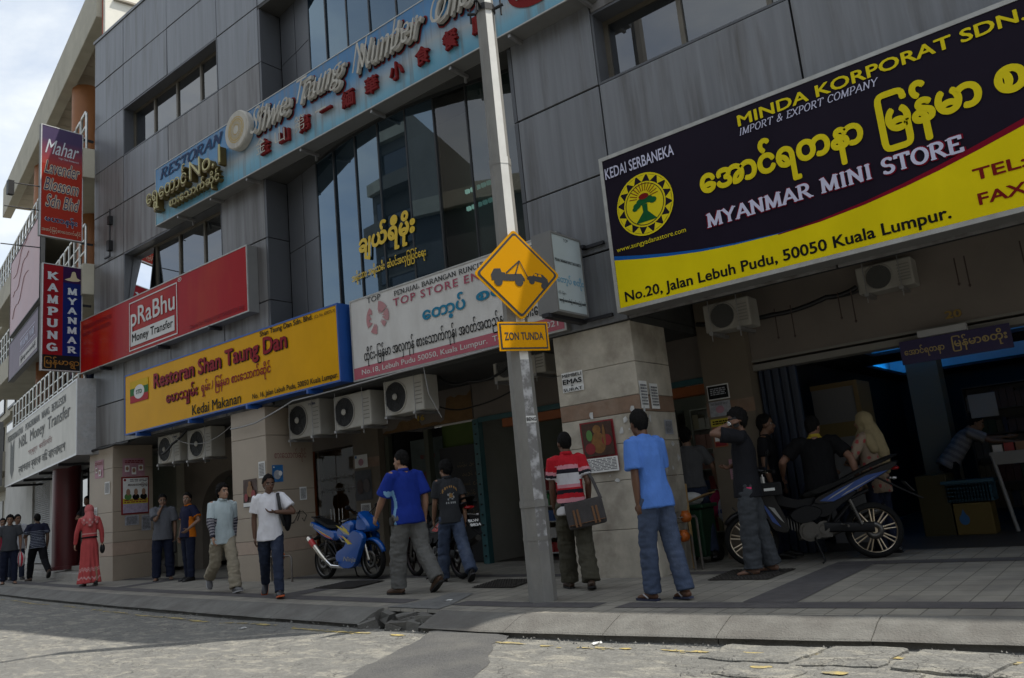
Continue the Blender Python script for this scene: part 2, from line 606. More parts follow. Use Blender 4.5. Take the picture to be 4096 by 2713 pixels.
M_BAND = mat('dark_paving', (.075, .07, .072), .8, var=.25, vscale=9, bump=.2, bscale=80, dirt=.4, dscale=2, dcol=(.14, .13, .12))
M_CUT = mat('patched_cement', (.15, .15, .145), .95, var=.3, vscale=6, bump=.8, bscale=30)
M_YLINE = mat('worn_yellow_paint', (.46, .36, .12), .85, var=.2, vscale=30, bump=.3, bscale=60, dirt=.9, dscale=11, dcol=(.2, .185, .14), dlo=.4, dhi=.6)
M_IRON = mat('grate_iron', (.055, .05, .045), .65, metal=.5, var=.3, vscale=12, bump=.3, bscale=60)
M_EARTH = mat('far_ground', (.2, .19, .17), .95, var=.2, vscale=.3)

# one sheet to the horizon
g = MB(); g.quad((-900, -900, -.3), (900, -900, -.3), (900, 900, -.3), (-900, 900, -.3)); struct('ground', g, M_EARTH)

# road: a grid that follows the kerb
g = MB()
xs = [-90, -60, -50, -40, -34, -30] + [-27 + .25 * i for i in range(117)] + [4, 6, 9, 14, 30, 60]
ts = [0, .12, .22, .3, .36, .42, .5, .6, .75, .9, 1.1, 1.3, 1.5, 1.75, 2, 2.3, 2.6, 3.2, 4, 5, 6, 8, 10, 12, 14.5, 22]
vs = []
for x in xs:
    for t in ts:
        y = kerb_y(x) - .3 - t
        dz = .018 * mnoise.noise((x * .9, y * .9, 0)) + .03 * mnoise.noise((x * .25, y * .25, 3)) if t else 0
        vs.append((x, y, gz(x) + RZ + dz - (.02 if t < .2 else 0)))
k = len(ts)
fs = [(i * k + j + 1, (i + 1) * k + j + 1, (i + 1) * k + j, i * k + j) for i in range(len(xs) - 1) for j in range(k - 1)]
g.add(vs, fs, 0, True); struct('road', g, M_ROAD)

def road_z(x, y):
    return gz(x) + RZ + .018 * mnoise.noise((x * .9, y * .9, 0)) + .03 * mnoise.noise((x * .25, y * .25, 3))

# broad worn kerb, cast in lengths
g = MB()
prof = [(0.004, .0), (-.06, -.004), (-.16, -.03), (-.27, -.07), (-.345, -.095), (-.365, -.108), (-.33, -.118), (-.33, -.2)]
x = -42.0
joints = []
while x < 6:
    L = random.uniform(.85, 1.25)
    x1 = x + L - .008
    if not (-6.95 < x + L / 2 < -6.3):
        cols = []
        for q in range(5):
            xx = x + (x1 - x) * q / 4
            w = mnoise.noise((xx * 2.1, 5, 1)) * .012
            cols.append([(xx, kerb_y(xx) + a + (w if i > 2 else 0), gz(xx) + b + (.006 * mnoise.noise((xx * 3, a * 9, 2)) if i else 0)) for i, (a, b) in enumerate(prof)])
        kk = len(prof)
        vs = [p for c in cols for p in c]
        fs = [(i * kk + j + 1, (i + 1) * kk + j + 1, (i + 1) * kk + j, i * kk + j) for i in range(4) for j in range(kk - 1)]
        g.add(vs, fs, 0, False)
        for ci in (0, 4):
            c = cols[ci]
            g.poly(c + [(c[0][0], c[0][1], c[-1][2])], 0)
    x += L
struct('kerb', g, M_KERB)
# broken length of kerb: rubble round a hole
g = MB()
for i in range(16):
    cx = random.uniform(-6.95, -6.05); a = random.uniform(-.33, -.02)
    s = random.uniform(.05, .13)
    if -6.72 < cx < -6.42 and a < -.16: continue
    M = Matrix.Rotation(random.uniform(0, 3), 3, 'Z') @ Matrix.Rotation(random.uniform(-.3, .3), 3, 'X')
    pts = []
    for sx, sy, sz in [(-1, -1, -1), (1, -1, -1), (1, 1, -1), (-1, 1, -1), (-1, -1, 1), (1, -1, 1), (1, 1, 1), (-1, 1, 1)]:
        q = M @ Vector((sx * s * random.uniform(.7, 1.2), sy * s * random.uniform(.6, 1), sz * .05))
        pts.append((cx + q.x, kerb_y(cx) + a + q.y, gz(cx) - .075 + a * .22 + q.z))
    g.add(pts, [(0, 3, 2, 1), (4, 5, 6, 7), (0, 1, 5, 4), (1, 2, 6, 5), (2, 3, 7, 6), (3, 0, 4, 7)], 0)
struct('broken_kerb', g, M_KERB)

# pavement and shop floors, one sheet behind the kerb
g = MB()
xs = [-60, -50, -40, -30, -26, -22.4, -20, -18, -15.8, -13.73, -11.5, -9.4, -8, -6.83, -5.9, -4.98, -3.8, -2.56, -.9, 1, 3, 8, 14]
vs = []
for x in xs:
    vs += [(x, kerb_y(x) - .012, gz(x) - .03), (x, kerb_y(x) - .002, gz(x)), (x, 30, gz(x))]
fs = []
for i in range(len(xs) - 1):
    for j in range(2):
        fs.append((i * 3 + j, (i + 1) * 3 + j, (i + 1) * 3 + j + 1, i * 3 + j + 1))
g.add(vs, fs); struct('pavement', g, M_TILE)

def sheet(name, pts, m, lift=.004, sub=1):
    g = MB()
    g.poly([(x, y, gz(x) + lift) for x, y in pts])
    return struct(name, g, m)

def strip(name, x0, x1, a0, a1, m, lift=.004, follow=True):
    g = MB(); n = max(2, int((x1 - x0) / 1.2))
    for i in range(n):
        xa, xb = x0 + (x1 - x0) * i / n, x0 + (x1 - x0) * (i + 1) / n
        ya, yb = (kerb_y(xa), kerb_y(xb)) if follow else (0, 0)
        g.quad((xa, ya + a0, gz(xa) + lift), (xb, yb + a0, gz(xb) + lift), (xb, yb + a1, gz(xb) + lift), (xa, ya + a1, gz(xa) + lift))
    return struct(name, g, m)

for a, b in ((-28, -6.86), (-6.1, -4.3), (-4.06, -.1), (-.08, 6)):
    strip('dark_paving_band', a, b, .27, .545, M_BAND)
for a, b in ((-3.02, 6), (-13.2, -3.3), (-20, -14)):
    strip('dark_paving_band', a, b, 9.1 if a > -4 else 8.52, 9.37 if a > -4 else 8.76, M_BAND, .005, False)
for xx in (-2.53, -9.35, -15.4, -20.6):
    yk = kerb_y(xx)
    sheet('dark_paving_band', [(xx - .46, yk + .547), (xx, yk + .547), (xx - .05, 9.09 if xx > -4 else 8.5), (xx - .5, 9.09 if xx > -4 else 8.5)], M_BAND, .0045)
sheet('service_trench_patch', [(-6.84, 6.14), (-6.02, 6.1), (-6.1, 6.4), (-6.45, 7.12), (-6.82, 7.15), (-6.7, 6.7)], M_CUT, .007)

# cast iron drain covers in the pavement
def grate(p, label):
    (ax, ay), (bx, by), (cx, cy), (dx, dy) = p
    g = MB()
    z = max(gz(ax), gz(cx)) + .006
    g.prism([(ax, ay, z), (bx, by, z), (cx, cy, z), (dx, dy, z)], (0, 0, .006))
    n, k = 16, 9
    for i in range(n):
        for j in range(k):
            u, v = (i + .5) / n, (j + .5) / k
            lx = lambda u, v: (ax + (bx - ax) * u) * (1 - v) + (dx + (cx - dx) * u) * v
            ly = lambda u, v: (ay + (by - ay) * u) * (1 - v) + (dy + (cy - dy) * u) * v
            e = .3
            q = [(lx(u + e * a / n, v + e * b / k), ly(u + e * a / n, v + e * b / k), z + .006) for a, b in ((-1, 0), (0, -1), (1, 0), (0, 1))]
            g.prism(q, (0, 0, .006))
    tag(g.build('drain_cover', M_IRON), label, 'drain cover', 'drain covers in the pavement')
grate([(-9.78, 7.42), (-8.95, 7.42), (-9.1, 8.16), (-9.93, 8.16)], 'dark iron drain cover in the pavement in front of the blue motorcycle')
grate([(-6.85, 7.54), (-6.2, 7.54), (-6.38, 8.24), (-7.02, 8.24)], 'dark iron drain cover in the pavement just left of the lamp post')
grate([(-3.95, 8.0), (-3.3, 8.0), (-3.3, 8.8), (-4.02, 8.8)], 'dark iron drain cover under the sandals of the man on the phone')

# asphalt trench patch crossing the road
g = MB()
pts = [(-5.75, 5.66), (-4.85, 5.6), (-4.55, 5.2), (-4.1, 4.6), (-3.85, 4.0), (-3.6, 3.2), (-3.2, 2.4), (-3.0, 1.4), (-4.1, 1.3), (-4.5, 2.4), (-4.75, 3.2), (-4.95, 3.9), (-5.2, 4.6), (-5.45, 5.2)]
L_ = [(-5.75, 5.7), (-5.45, 5.2), (-5.2, 4.6), (-4.95, 3.9), (-4.75, 3.2), (-4.5, 2.4), (-4.1, 1.3)]
R_ = [(-4.75, 5.66), (-4.55, 5.2), (-4.1, 4.6), (-3.85, 4.0), (-3.6, 3.2), (-3.2, 2.4), (-3.0, 1.3)]
vs = []
N = 40
for i in range(N + 1):
    t = i / N * 6; k = min(5, int(t)); f = t - k
    a = Vector(L_[k]).lerp(Vector(L_[k + 1]), f); b = Vector(R_[k]).lerp(Vector(R_[k + 1]), f)
    a.x += .05 * mnoise.noise((a.y * 5, 0, 1)); b.x += .07 * mnoise.noise((b.y * 5, 7, 1))
    for j in range(9):
        p = a.lerp(b, j / 8)
        vs.append((p.x, p.y, road_z(p.x, p.y) + .016 + (0 if 0 < j < 8 else -.012)))
fs = [(i * 9 + j, (i + 1) * 9 + j, (i + 1) * 9 + j + 1, i * 9 + j + 1) for i in range(N) for j in range(8)]
g.add(vs, fs, 0, True); struct('road_patch', g, M_PATCH)

# worn yellow line: blobs of paint that have survived
g = MB()
def blob(cx, cy, rx, ry, lift=.006):
    n = 22; pts = []
    for i in range(n):
        a = 2 * PI * i / n
        r = 1 + .5 * mnoise.noise((cx * 7 + math.cos(a) * 1.3, cy * 7 + math.sin(a) * 1.3, 2)) + .35 * mnoise.noise((cx * 17 + math.cos(a) * 4, math.sin(a) * 4, 5))
        px, py = cx + rx * r * math.cos(a), cy + ry * r * math.sin(a)
        pts.append((px, py, road_z(px, py) + lift))
    g.poly(pts)
x = -19.0
while x < 1.5:
    y = kerb_y(x) - .66 + .02 * math.sin(x * 2)
    if not (-5.7 < x < -4.55) and random.random() < (.75 if x < -4.5 else .9):
        w = random.uniform(.05, .14) if x < -4.5 else random.uniform(.04, .16)
        blob(x, y + random.uniform(-.012, .012), w, random.uniform(.018, .034))
        for q in range(3): blob(x + random.uniform(-.2, .2), y + random.uniform(-.05, .05), random.uniform(.008, .03), random.uniform(.006, .012))
    x += random.uniform(.14, .32) if x < -4.5 else random.uniform(.16, .36)
struct('yellow_line', g, M_YLINE)

# lifted slabs of broken asphalt in front of the right-hand kerb
def slab(pts, z0, z1, tilt=0):
    cx = sum(p[0] for p in pts) / len(pts); cy = sum(p[1] for p in pts) / len(pts)
    base = []
    m = len(pts)
    for i in range(m):
        (xa, ya), (xb, yb) = pts[i], pts[(i + 1) % m]
        for k in range(9):
            t = k / 9
            px, py = xa + (xb - xa) * t, ya + (yb - ya) * t
            base.append((px + (.05 * mnoise.noise((px * 5, py * 5, 1)) + .025 * mnoise.noise((px * 14, py * 14, 1))), py + .035 * mnoise.noise((px * 5, py * 5, 7)) + .02 * mnoise.noise((px * 9, py * 9, 5))))
    n = len(base)
    top = [(x, y, road_z(x, y) + z1 + tilt * (y - cy) - .004 + .006 * mnoise.noise((x * 6, y * 6, 9))) for x, y in base]
    bot = [(x, y, road_z(x, y) + z0) for x, y in base]
    inn = [(cx + (x - cx) * .93, cy + (y - cy) * .9, road_z(x, y) + z1 + tilt * (y - cy) + .006) for x, y in base]
    o = MB()
    o.add(bot + top + inn, [(i, (i + 1) % n, n + (i + 1) % n, n + i) for i in range(n)] + [(n + i, n + (i + 1) % n, 2 * n + (i + 1) % n, 2 * n + i) for i in range(n)] + [tuple(range(2 * n, 3 * n))])
    return o
sl = [
 ([(-2.75, 5.25), (-2.1, 5.2), (-2.0, 5.62), (-2.7, 5.68)], .018, .01),
 ([(-2.02, 5.16), (-1.55, 5.22), (-1.52, 5.7), (-1.95, 5.68)], .017, .01),
 ([(-1.47, 5.2), (-.95, 5.1), (-.9, 5.66), (-1.44, 5.7)], .018, -.01),
 ([(-.9, 5.05), (-.3, 5.0), (-.1, 5.6), (-.84, 5.62)], .024, -.02),
 ([(-2.45, 4.86), (-1.95, 4.78), (-1.93, 5.12), (-2.4, 5.16)], .014, .01),
 ([(-1.86, 4.72), (-1.3, 4.7), (-1.28, 5.1), (-1.84, 5.12)], .015, .01),
 ([(-1.24, 4.66), (-.75, 4.62), (-.72, 4.98), (-1.22, 5.06)], .018, -.02),
 ([(-.68, 4.55), (-.2, 4.5), (-.1, 4.9), (-.66, 4.96)], .016, .01)]
for i, (p, h, t) in enumerate(sl):
    struct('broken_road_slab', slab(p, -.05, h, t), M_ROAD)
g = MB()
for cx, cy, l in ((-1.72, 4.95, .03), (-1.0, 4.83, .026), (-.5, 4.72, .032), (-2.2, 5.02, .022), (-2.4, 5.42, .026)): blob(cx, cy, .07, .035, l)
struct('yellow_line', g, M_YLINE)
# litter
M_PAPER = mat('paper_white', (.72, .72, .70), .8, var=.06, vscale=8)
for i, (lx, ly, nm) in enumerate(((-3.75, 5.52, 'right of the fresh asphalt patch'), (-2.62, 5.56, 'near the broken slabs'), (-8.35, 5.35, 'on the sunlit road left of the broken kerb'), (-6.35, 6.58, 'on the cement trench left of the lamp post'))):
    g = MB()
    z = (road_z(lx, ly) + .012) if ly < 6 else gz(lx) + .012
    for q in range(3):
        a = random.uniform(0, 3)
        M = Matrix.Translation((lx + random.uniform(-.02, .02), ly + random.uniform(-.02, .02), z)) @ Matrix.Rotation(a, 4, 'Z') @ Matrix.Rotation(random.uniform(-.5, .5), 4, 'X')
        g.T = M; g.box(-.035, .035, -.02, .02, 0, .002)
    g.T = None
    tag(g.build('litter', M_PAPER), 'scrap of white paper lying ' + nm, 'litter', 'scraps of litter on the street')

# grit and crumbs of asphalt lying in the gutter and round the broken edge
g = MB(); rg = random.Random(3)
for i in range(900):
    x = rg.choice((rg.uniform(-14, 1), rg.uniform(-7, 1), rg.uniform(-3, .3)))
    y = kerb_y(x) - .36 - abs(rg.gauss(0, .22)) if x < -2.9 else kerb_y(x) - .38 - rg.random() ** 1.5 * 1.5
    r = rg.uniform(.004, .012) if rg.random() < .9 else rg.uniform(.012, .024); z = road_z(x, y) + r * .4
    a = rg.uniform(0, 6); P = [(x + r * math.cos(a + k * 2.1) * rg.uniform(.7, 1.2), y + r * math.sin(a + k * 2.1), z - r * .4) for k in range(3)]
    g.add(P + [(x, y, z + r * .7)], [(0, 1, 3), (1, 2, 3), (2, 0, 3)])
tag(g.build('gravel', mat('grit', (.2, .195, .18), .9, var=.4, vscale=30)), 'grit and crumbs of asphalt lying along the gutter', 'gravel', kind='stuff')
# ------------------------------------------------------------------ the main building
def clad(name, c, lo):
    return mat(name, c, .42, metal=.1, var=.2, vscale=2.4, vstretch=(4.5, 4.5, .16), bump=.05, bscale=3,
               dirt=.8, dscale=1.5, dcol=(.07, .062, .055), dstretch=(3.4, 3.4, .26), dlo=lo, dhi=lo + .22)
M_CLAD = clad('grey_cladding', (.165, .172, .185), .50)
M_CLADS = [M_CLAD, clad('grey_cladding_stained', (.17, .167, .168), .43), clad('grey_cladding_clean', (.168, .178, .194), .55)]
M_JOINT = mat('joint_black', (.012, .012, .013), .9)
M_REVEAL = mat('grey_reveal', (.085, .09, .10), .45, metal=.15, var=.15, vscale=2, dirt=.4, dscale=2, dcol=(.04, .04, .04))
M_FRAME = mat('bronze_window_frame', (.125, .11, .085), .45, metal=.4, var=.15, vscale=6)
M_DARKFR = mat('dark_mullion', (.03, .032, .034), .4, metal=.4)
M_GLASS = glass_mat('window_glass', (.14, .17, .2), .015, opaque=.5, body=(.02, .025, .03), refl=.09)
M_GLASSB = glass_mat('bay_glass', (.08, .12, .15), .012, opaque=.6, body=(.010, .020, .030), refl=.10, tint=(.62, .82, 1))
M_GLASSC = glass_mat('clear_pane', (.55, .66, .63), .012, refl=.03)
M_GLASST = glass_mat('teal_pane', (.22, .34, .34), .012, opaque=.35, body=(.03, .055, .055), refl=.06)
M_BEIGE = mat('pillar_tiles', (.44, .40, .33), .7, var=.22, vscale=5, bump=.12, bscale=40, dirt=.85, dscale=2.3, dcol=(.22, .19, .15), dlo=.46, dhi=.7)
M_BROWNB = mat('brown_tile_band', (.215, .135, .09), .5, var=.2, vscale=9, dirt=.4, dscale=5, dcol=(.33, .28, .22))
M_FASCIA = mat('shop_fascia_plaster', (.165, .142, .122), .8, var=.1, vscale=2, bump=.1, bscale=40, dirt=.4, dscale=1.4, dcol=(.22, .18, .15))
M_PEEL = mat('bare_brown_plaster', (.16, .09, .035), .9, var=.25, vscale=8, bump=.3, bscale=40)
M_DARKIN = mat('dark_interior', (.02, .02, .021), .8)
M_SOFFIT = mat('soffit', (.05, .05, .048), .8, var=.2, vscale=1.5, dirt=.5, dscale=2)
M_WOODY = mat('brown_panel', (.11, .055, .018), .5, var=.3, vscale=3, vstretch=(6, 6, .5))
M_ORANGE = mat('orange_trim', (.3, .08, .015), .5, var=.1, vscale=6)
M_TEAL = mat('teal_paint', (.03, .10, .11), .5, var=.15, vscale=7, dirt=.3, dscale=8)
M_GREENW = mat('lime_wall', (.07, .11, .02), .8, var=.1, vscale=3)
M_BLACK = mat('black_metal', (.015, .015, .016), .5, metal=.3)
M_STEEL = mat('bright_steel', (.62, .62, .62), .25, metal=1, var=.08, vscale=12)
M_GALV = mat('galvanised', (.33, .33, .33), .5, metal=.7, var=.2, vscale=14, dirt=.3, dscale=7, dcol=(.18, .13, .08))
M_TUBE = mat('fluorescent_tube', (.9, .95, .9), .5, emit=(.85, 1.0, .86), estr=1.0)
M_SPOT = mat('downlight', (.9, .9, .85), .5, emit=(1, .95, .85), estr=.6)
FY = 8.30

bld = empty('office_building', (-5.3, FY, 0), 0, 'long grey panelled building with a curved dark glass bay and shops on its ground floor', 'building')

def part(name, mb, m, parent=bld, **kw):
    o = mb.build(name, m, None, **kw)
    o.parent = parent
    o.matrix_parent_inverse = Matrix.Translation(parent.location).inverted() if parent.rotation_euler.z == 0 else (Matrix.Translation(parent.location) @ Matrix.Rotation(parent.rotation_euler.z, 4, 'Z')).inverted()
    return o

# backing shell behind the panels
g = MB()
g.box(-18.62, -11.87, FY + .035, 9.2, 3.02, 6.05); g.box(-18.62, -17.19, FY + .035, 9.2, 6.05, 7.24); g.box(-13.28, -11.87, FY + .035, 9.2, 6.05, 7.24); g.box(-18.62, -11.87, FY + .035, 9.2, 7.24, 9.56); g.box(-18.62, -17.19, FY + .035, 9.2, 9.56, 10.74); g.box(-13.28, -11.87, FY + .035, 9.2, 9.56, 10.74)
g.box(-18.62, -2.79, FY + .035, 9.2, 10.76, 13.0)
g.box(-5.97, -4.68, FY + .035, 9.2, 3.02, 10.76); g.box(-4.68, 4, FY + .035, 8.42, 3.02, 6.05); g.box(-4.68, -2.79, FY + .035, 9.2, 7.12, 10.76); g.box(-2.79, -1.24, FY + .035, 9.2, 7.12, 8.9); g.box(-1.24, 4, FY + .035, 9.2, 7.12, 7.62)
o = part('wall', g, M_JOINT)
# cut the lower-left window out of the shell by keeping the shell shallow there: the window sits in front of it
g = MB()
g.box(-18.6, -4.7, 9.2, 16, 3.1, 12.9); g.box(-4.7, -2.8, 9.2, 16, 3.56, 12.9); g.box(-2.8, -1.25, 9.2, 16, 3.56, 8.9); g.box(-1.25, 4, 9.2, 16, 3.56, 7.6)
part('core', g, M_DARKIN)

zs = [3.0, 3.92, 4.9, 6.07, 7.22, 8.43, 9.56, 10.75, 11.87, 13.05]
g = MB()
G = .011
def panel(x0, x1, z0, z1):
    dy = random.uniform(-.003, .003)
    k = 2 if z0 > 10.7 else random.choice((0, 1, 1) if z0 < 9 else (0, 1, 2))
    t0, t1 = random.uniform(-.004, .004), random.uniform(-.004, .004)
    g.prism([(x0 + G, FY + dy + t0, z0 + G), (x1 - G, FY + dy + t1, z0 + G), (x1 - G, FY + dy - t0, z1 - G), (x0 + G, FY + dy - t1, z1 - G)], (0, .03, 0), k)
def cols(xs, z0, z1):
    for a, b in zip(xs[:-1], xs[1:]): panel(a, b, z0, z1)
LX = [-18.65, -17.2, -15.22, -13.27, -11.86]
for z0, z1 in zip(zs[:-1], zs[1:]):
    if z0 in (9.56, 6.07):
        panel(-18.65, -17.2, z0, z1); panel(-13.27, -11.86, z0, z1)
    else:
        cols(LX, z0, z1)
    if z0 >= 10.75:
        cols([-11.86, -9.9, -7.95, -5.99], z0, z1)
    panel(-5.99, -4.66, z0, z1)
    if z0 != 6.07:
        if z1 <= 7.3: cols([-4.66, -2.2, .3, 2.8, 4], z0, z1)
        else: cols([-4.66, -2.76], z0, z1)
        if 7 < z0 < 8.5: cols([-2.76, -1.2], z0, min(z1, 8.93))
        if 7 < z0 < 8: cols([-1.2, .3, 2.8, 4], z0, 7.66)  # low roof ends out of view, cut so the sun reaches kerb and post
# head of the right-hand window
cols([-4.66, -2.2, .3, 2.8, 4], 7.08, 7.22)
part('cladding', g, M_CLADS, bevel=.006)
g = MB(); g.box(-18.69, -2.74, FY - .02, 9.3, 13.05, 13.12); g.box(-2.73, -1.16, FY - .02, 9.3, 8.94, 9.0); g.box(-1.15, 4.05, FY - .02, 9.3, 7.66, 7.72); part('parapet_cap', g, M_CLAD)  # unseen roof steps, heights shaped for the shadow edge on the road
# left flank
g = MB(); g.box(-18.68, -18.645, FY + .032, 16, 3.0, 13.04); part('side_wall', g, M_CLAD)

def recessed_window(x0, x1, z0, z1, n, dep=.28, openpane=None, glass=None):
    g = MB()
    yb = FY + dep
    g.box(x0, x0 + .03, FY + .004, yb, z0, z1); g.box(x1 - .03, x1, FY + .004, yb, z0, z1)
    g.box(x0 + .03, x1 - .03, FY + .004, yb, z0, z0 + .03); g.box(x0 + .03, x1 - .03, FY + .004, yb, z1 - .03, z1)
    part('window_reveal', g, M_REVEAL)
    g = MB()
    fx0, fx1, fz0, fz1 = x0 + .03, x1 - .03, z0 + .03, z1 - .03
    g.box(fx0, fx1, yb - .05, yb, fz0, fz0 + .05); g.box(fx0, fx1, yb - .05, yb, fz1 - .05, fz1)
    for i in range(n + 1):
        xm = fx0 + (fx1 - fx0) * i / n
        xm = min(max(xm, fx0 + .03), fx1 - .03)
        g.box(xm - .03, xm + .03, yb - .052, yb + .002, fz0 + .05, fz1 - .05)
    fr = part('window_frame', g, M_FRAME)
    g2 = MB(); g2.quad((fx0, yb + .02, fz0), (fx1, yb + .02, fz0), (fx1, yb + .02, fz1), (fx0, yb + .02, fz1)); part('window_backing', g2, M_DARKIN)
    for i in range(n):
        a = fx0 + (fx1 - fx0) * i / n + .03; b = fx0 + (fx1 - fx0) * (i + 1) / n - .03
        g = MB()
        ty = random.uniform(-.004, .004)
        if openpane == i:
            g.prism([(a, yb - .06, fz1 - .05), (b, yb - .06, fz1 - .05), (b, yb - .17, fz0 + .06), (a, yb - .17, fz0 + .06)], (0, -.02, 0))
        else:
            g.quad((a, yb - .02 + ty, fz0 + .05), (b, yb - .02 - ty, fz0 + .05), (b, yb - .02 - ty, fz1 - .05), (a, yb - .02 + ty, fz1 - .05))
        part('window_pane', g, glass or M_GLASS, parent=bld)
recessed_window(-17.2, -13.27, 9.56, 10.75, 4)
recessed_window(-17.2, -13.27, 6.07, 7.22, 4, openpane=0)
recessed_window(-4.66, 4.0, 6.07, 7.08, 8, .3)

# curved glass bay: two storeys of tall panes on a shallow bow
BOW = [(-11.77, 8.75), (-11.2, 8.66), (-10.65, 8.56), (-10.03, 8.44), (-9.38, 8.36), (-8.79, 8.33), (-8.17, 8.345), (-7.63, 8.42), (-7.06, 8.53), (-6.56, 8.66), (-6.08, 8.78)]
g = MB()
for z0, z1 in ((3.1, 7.19), (7.5, 10.68)):
    for (xa, ya), (xb, yb) in zip(BOW[:2], BOW[1:3]):
        for k in range(3):
            za, zb = z0 + (z1 - z0) * k / 3 + .008, z0 + (z1 - z0) * (k + 1) / 3 - .008
            g.prism([(xa + .008, ya, za), (xb - .008, yb, za), (xb - .008, yb, zb), (xa + .008, ya, zb)], (0, .03, 0))
    zz = [z0] + [z for z in zs if z0 < z < z1] + [z1]
    for za, zb in zip(zz[:-1], zz[1:]):
        g.box(-11.86, -11.8, FY + .004, 8.76, za + .008, zb - .008)
    part('bay_side_panels', g, M_REVEAL); g = MB()
    for za, zb in zip(zz[:-1], zz[1:]): g.box(-6.05, -5.99, FY + .004, 8.8, za + .008, zb - .008)
    part('bay_side_panels', g, M_REVEAL); g = MB()
g = MB()
for z in (7.19, 10.68):
    n = len(BOW)
    fr = [(x, FY + .003, z) for x, y in BOW]; bk = [(x, y, z) for x, y in BOW]
    pts = [(-11.86, FY + .003, z), (-6.0, FY + .003, z)] + [(x, y + .05, z) for x, y in reversed(BOW)]
    g = MB(); g.prism(pts, (0, 0, .3 if z < 8 else .06))
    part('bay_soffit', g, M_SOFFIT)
g = MB()
for z0, z1 in ((3.1, 7.19), (7.5, 10.68)):
    for i, (x, y) in enumerate(BOW[2:-1]):
        g.box(x - .014, x + .014, y - .02, y + .05, z0, z1)
    for (xa, ya), (xb, yb) in zip(BOW[2:-1], BOW[3:]):
        g.prism([(xa, ya - .02, z1 - .05), (xb, yb - .02, z1 - .05), (xb, yb - .02, z1), (xa, ya - .02, z1)], (0, .05, 0))
part('bay_mullions', g, M_DARKFR)
for z0, z1 in ((3.1, 7.15), (7.5, 10.64)):
    for i, ((xa, ya), (xb, yb)) in enumerate(zip(BOW[2:-1], BOW[3:])):
        t = random.uniform(-.018, .018); u = random.uniform(-.012, .012)
        g = MB(); g.quad((xa + .014, ya + t, z0), (xb - .014, yb + u, z0), (xb - .014, yb - t, z1), (xa + .014, ya - u, z1))
        m = M_GLASSB
        if z0 < 4 and i == 5: m = M_GLASSC
        if z0 < 4 and i >= 6: m = M_GLASST
        part('bay_pane', g, m)
# the upstairs room that shows through the clear pane
g = MB()
g.box(-11.7, -6.0, 9.08, 9.19, 3.1, 7.1)
part('room_wall', g, mat('room_wall_paint', (.10, .12, .11), .8))
g = MB()
for k in range(5):
    for r in range(2):
        g.box(-7.62 + .11 * k, -7.55 + .11 * k, 8.98, 9.02, 5.72 - .28 * r + .0 * k, 5.78 - .28 * r)
part('louvre_lamp', g, mat('louvre_lamp', (.5, .7, .65), .5, emit=(.45, .75, .68), estr=.16))

# lettering stuck to the glass
M_YVIN = mat('yellow_vinyl', (.62, .42, .02), .5)
t = empty('window_lettering', (-8.8, 8.3, 4.7), 0, 'large yellow script letters stuck on the curved glass bay above the white sign', 'lettering')
def bowY(x):
    for (xa, ya), (xb, yb) in zip(BOW[:-1], BOW[1:]):
        if xa <= x <= xb: return ya + (yb - ya) * (x - xa) / (xb - xa)
    return 8.5
pl_bow = lambda x, z, d: (x, bowY(x) - .03 - d, z)
def under(o, parent):
    o.parent = parent
    o.matrix_parent_inverse = Matrix.LocRotScale(parent.location, parent.rotation_euler, None).inverted()
    return o
under(lettering(None, 'ချယ်ရီမိုး', M_YVIN, -9.42, -8.1, 4.94, 5.5, pl_bow, fat=.045, shear=.12), t)
under(lettering(None, 'အမျိုးသား၊ အမျိုးသမီး  ဆံပင်အလှြပုြပင်ေရး', M_YVIN, -9.66, -7.95, 4.62, 4.86, pl_bow, fat=.02), t)

# ------------------------------------------------------------------ pillars
def pillar(x0, x1, y0, y1, top, band=(1.9, 2.1), mband=None, mi=None):
    mm = [mi or M_BEIGE, mband or M_BROWNB]
    g = MB()
    zs_ = sorted([gz(x0) - .05, band[0], band[1], top] + [z for z in (.55, 1.12, 1.55, 2.5) if not (band[0] - .12 < z < band[1] + .12)])
    for za, zb in zip(zs_[:-1], zs_[1:]):
        g.box(x0, x1, y0, y1, za + .0025, zb - .0025, 1 if (za, zb) == tuple(band) else 0)
    return part('pillar', g, mm, bevel=.006)
pillar(-5.82, -4.67, 8.34, 9.2, 3.0)
M_BEIGE2 = mat('pillar_tiles_clean', (.37, .305, .235), .5, var=.06, vscale=2.4, bump=.05, bscale=60, dirt=.3, dscale=1.1, dcol=(.29, .24, .19))
M_BAND2 = mat('pink_tile_band', (.40, .30, .23), .5, var=.1, vscale=6)
M_SCRAP = mat('paper_scraps', (.5, .5, .49), .9, var=.3, vscale=14)
g = MB(); rs = random.Random(4)
for i in range(46):
    q = rs.random(); z = rs.choice((rs.uniform(1.1, 1.9), rs.uniform(1.6, 1.95), rs.uniform(.2, 1.6))); w = rs.uniform(.008, .045)
    on = q < .6; u = rs.uniform(-5.78, -4.72) if on else rs.uniform(8.38, 9.16)
    if on and -5.56 < u < -5.0 and 1.2 < z < 1.9: continue
    n = 6; pts = [(u + w * math.cos(2 * PI * k / n) * rs.uniform(.4, 1.2), z + w * 1.3 * math.sin(2 * PI * k / n) * rs.uniform(.4, 1.2)) for k in range(n)]
    g.poly([(a, 8.336 - .0002 * i, b) if on else (-4.666 + .0002 * i, a, b) for a, b in pts])
tag(part('paper_remnants', g, M_SCRAP), kind='stuff')
pillar(-13.02, -11.97, 8.22, 9.2, 3.0, (.5, .72), M_BAND2, M_BEIGE2)
g = MB()
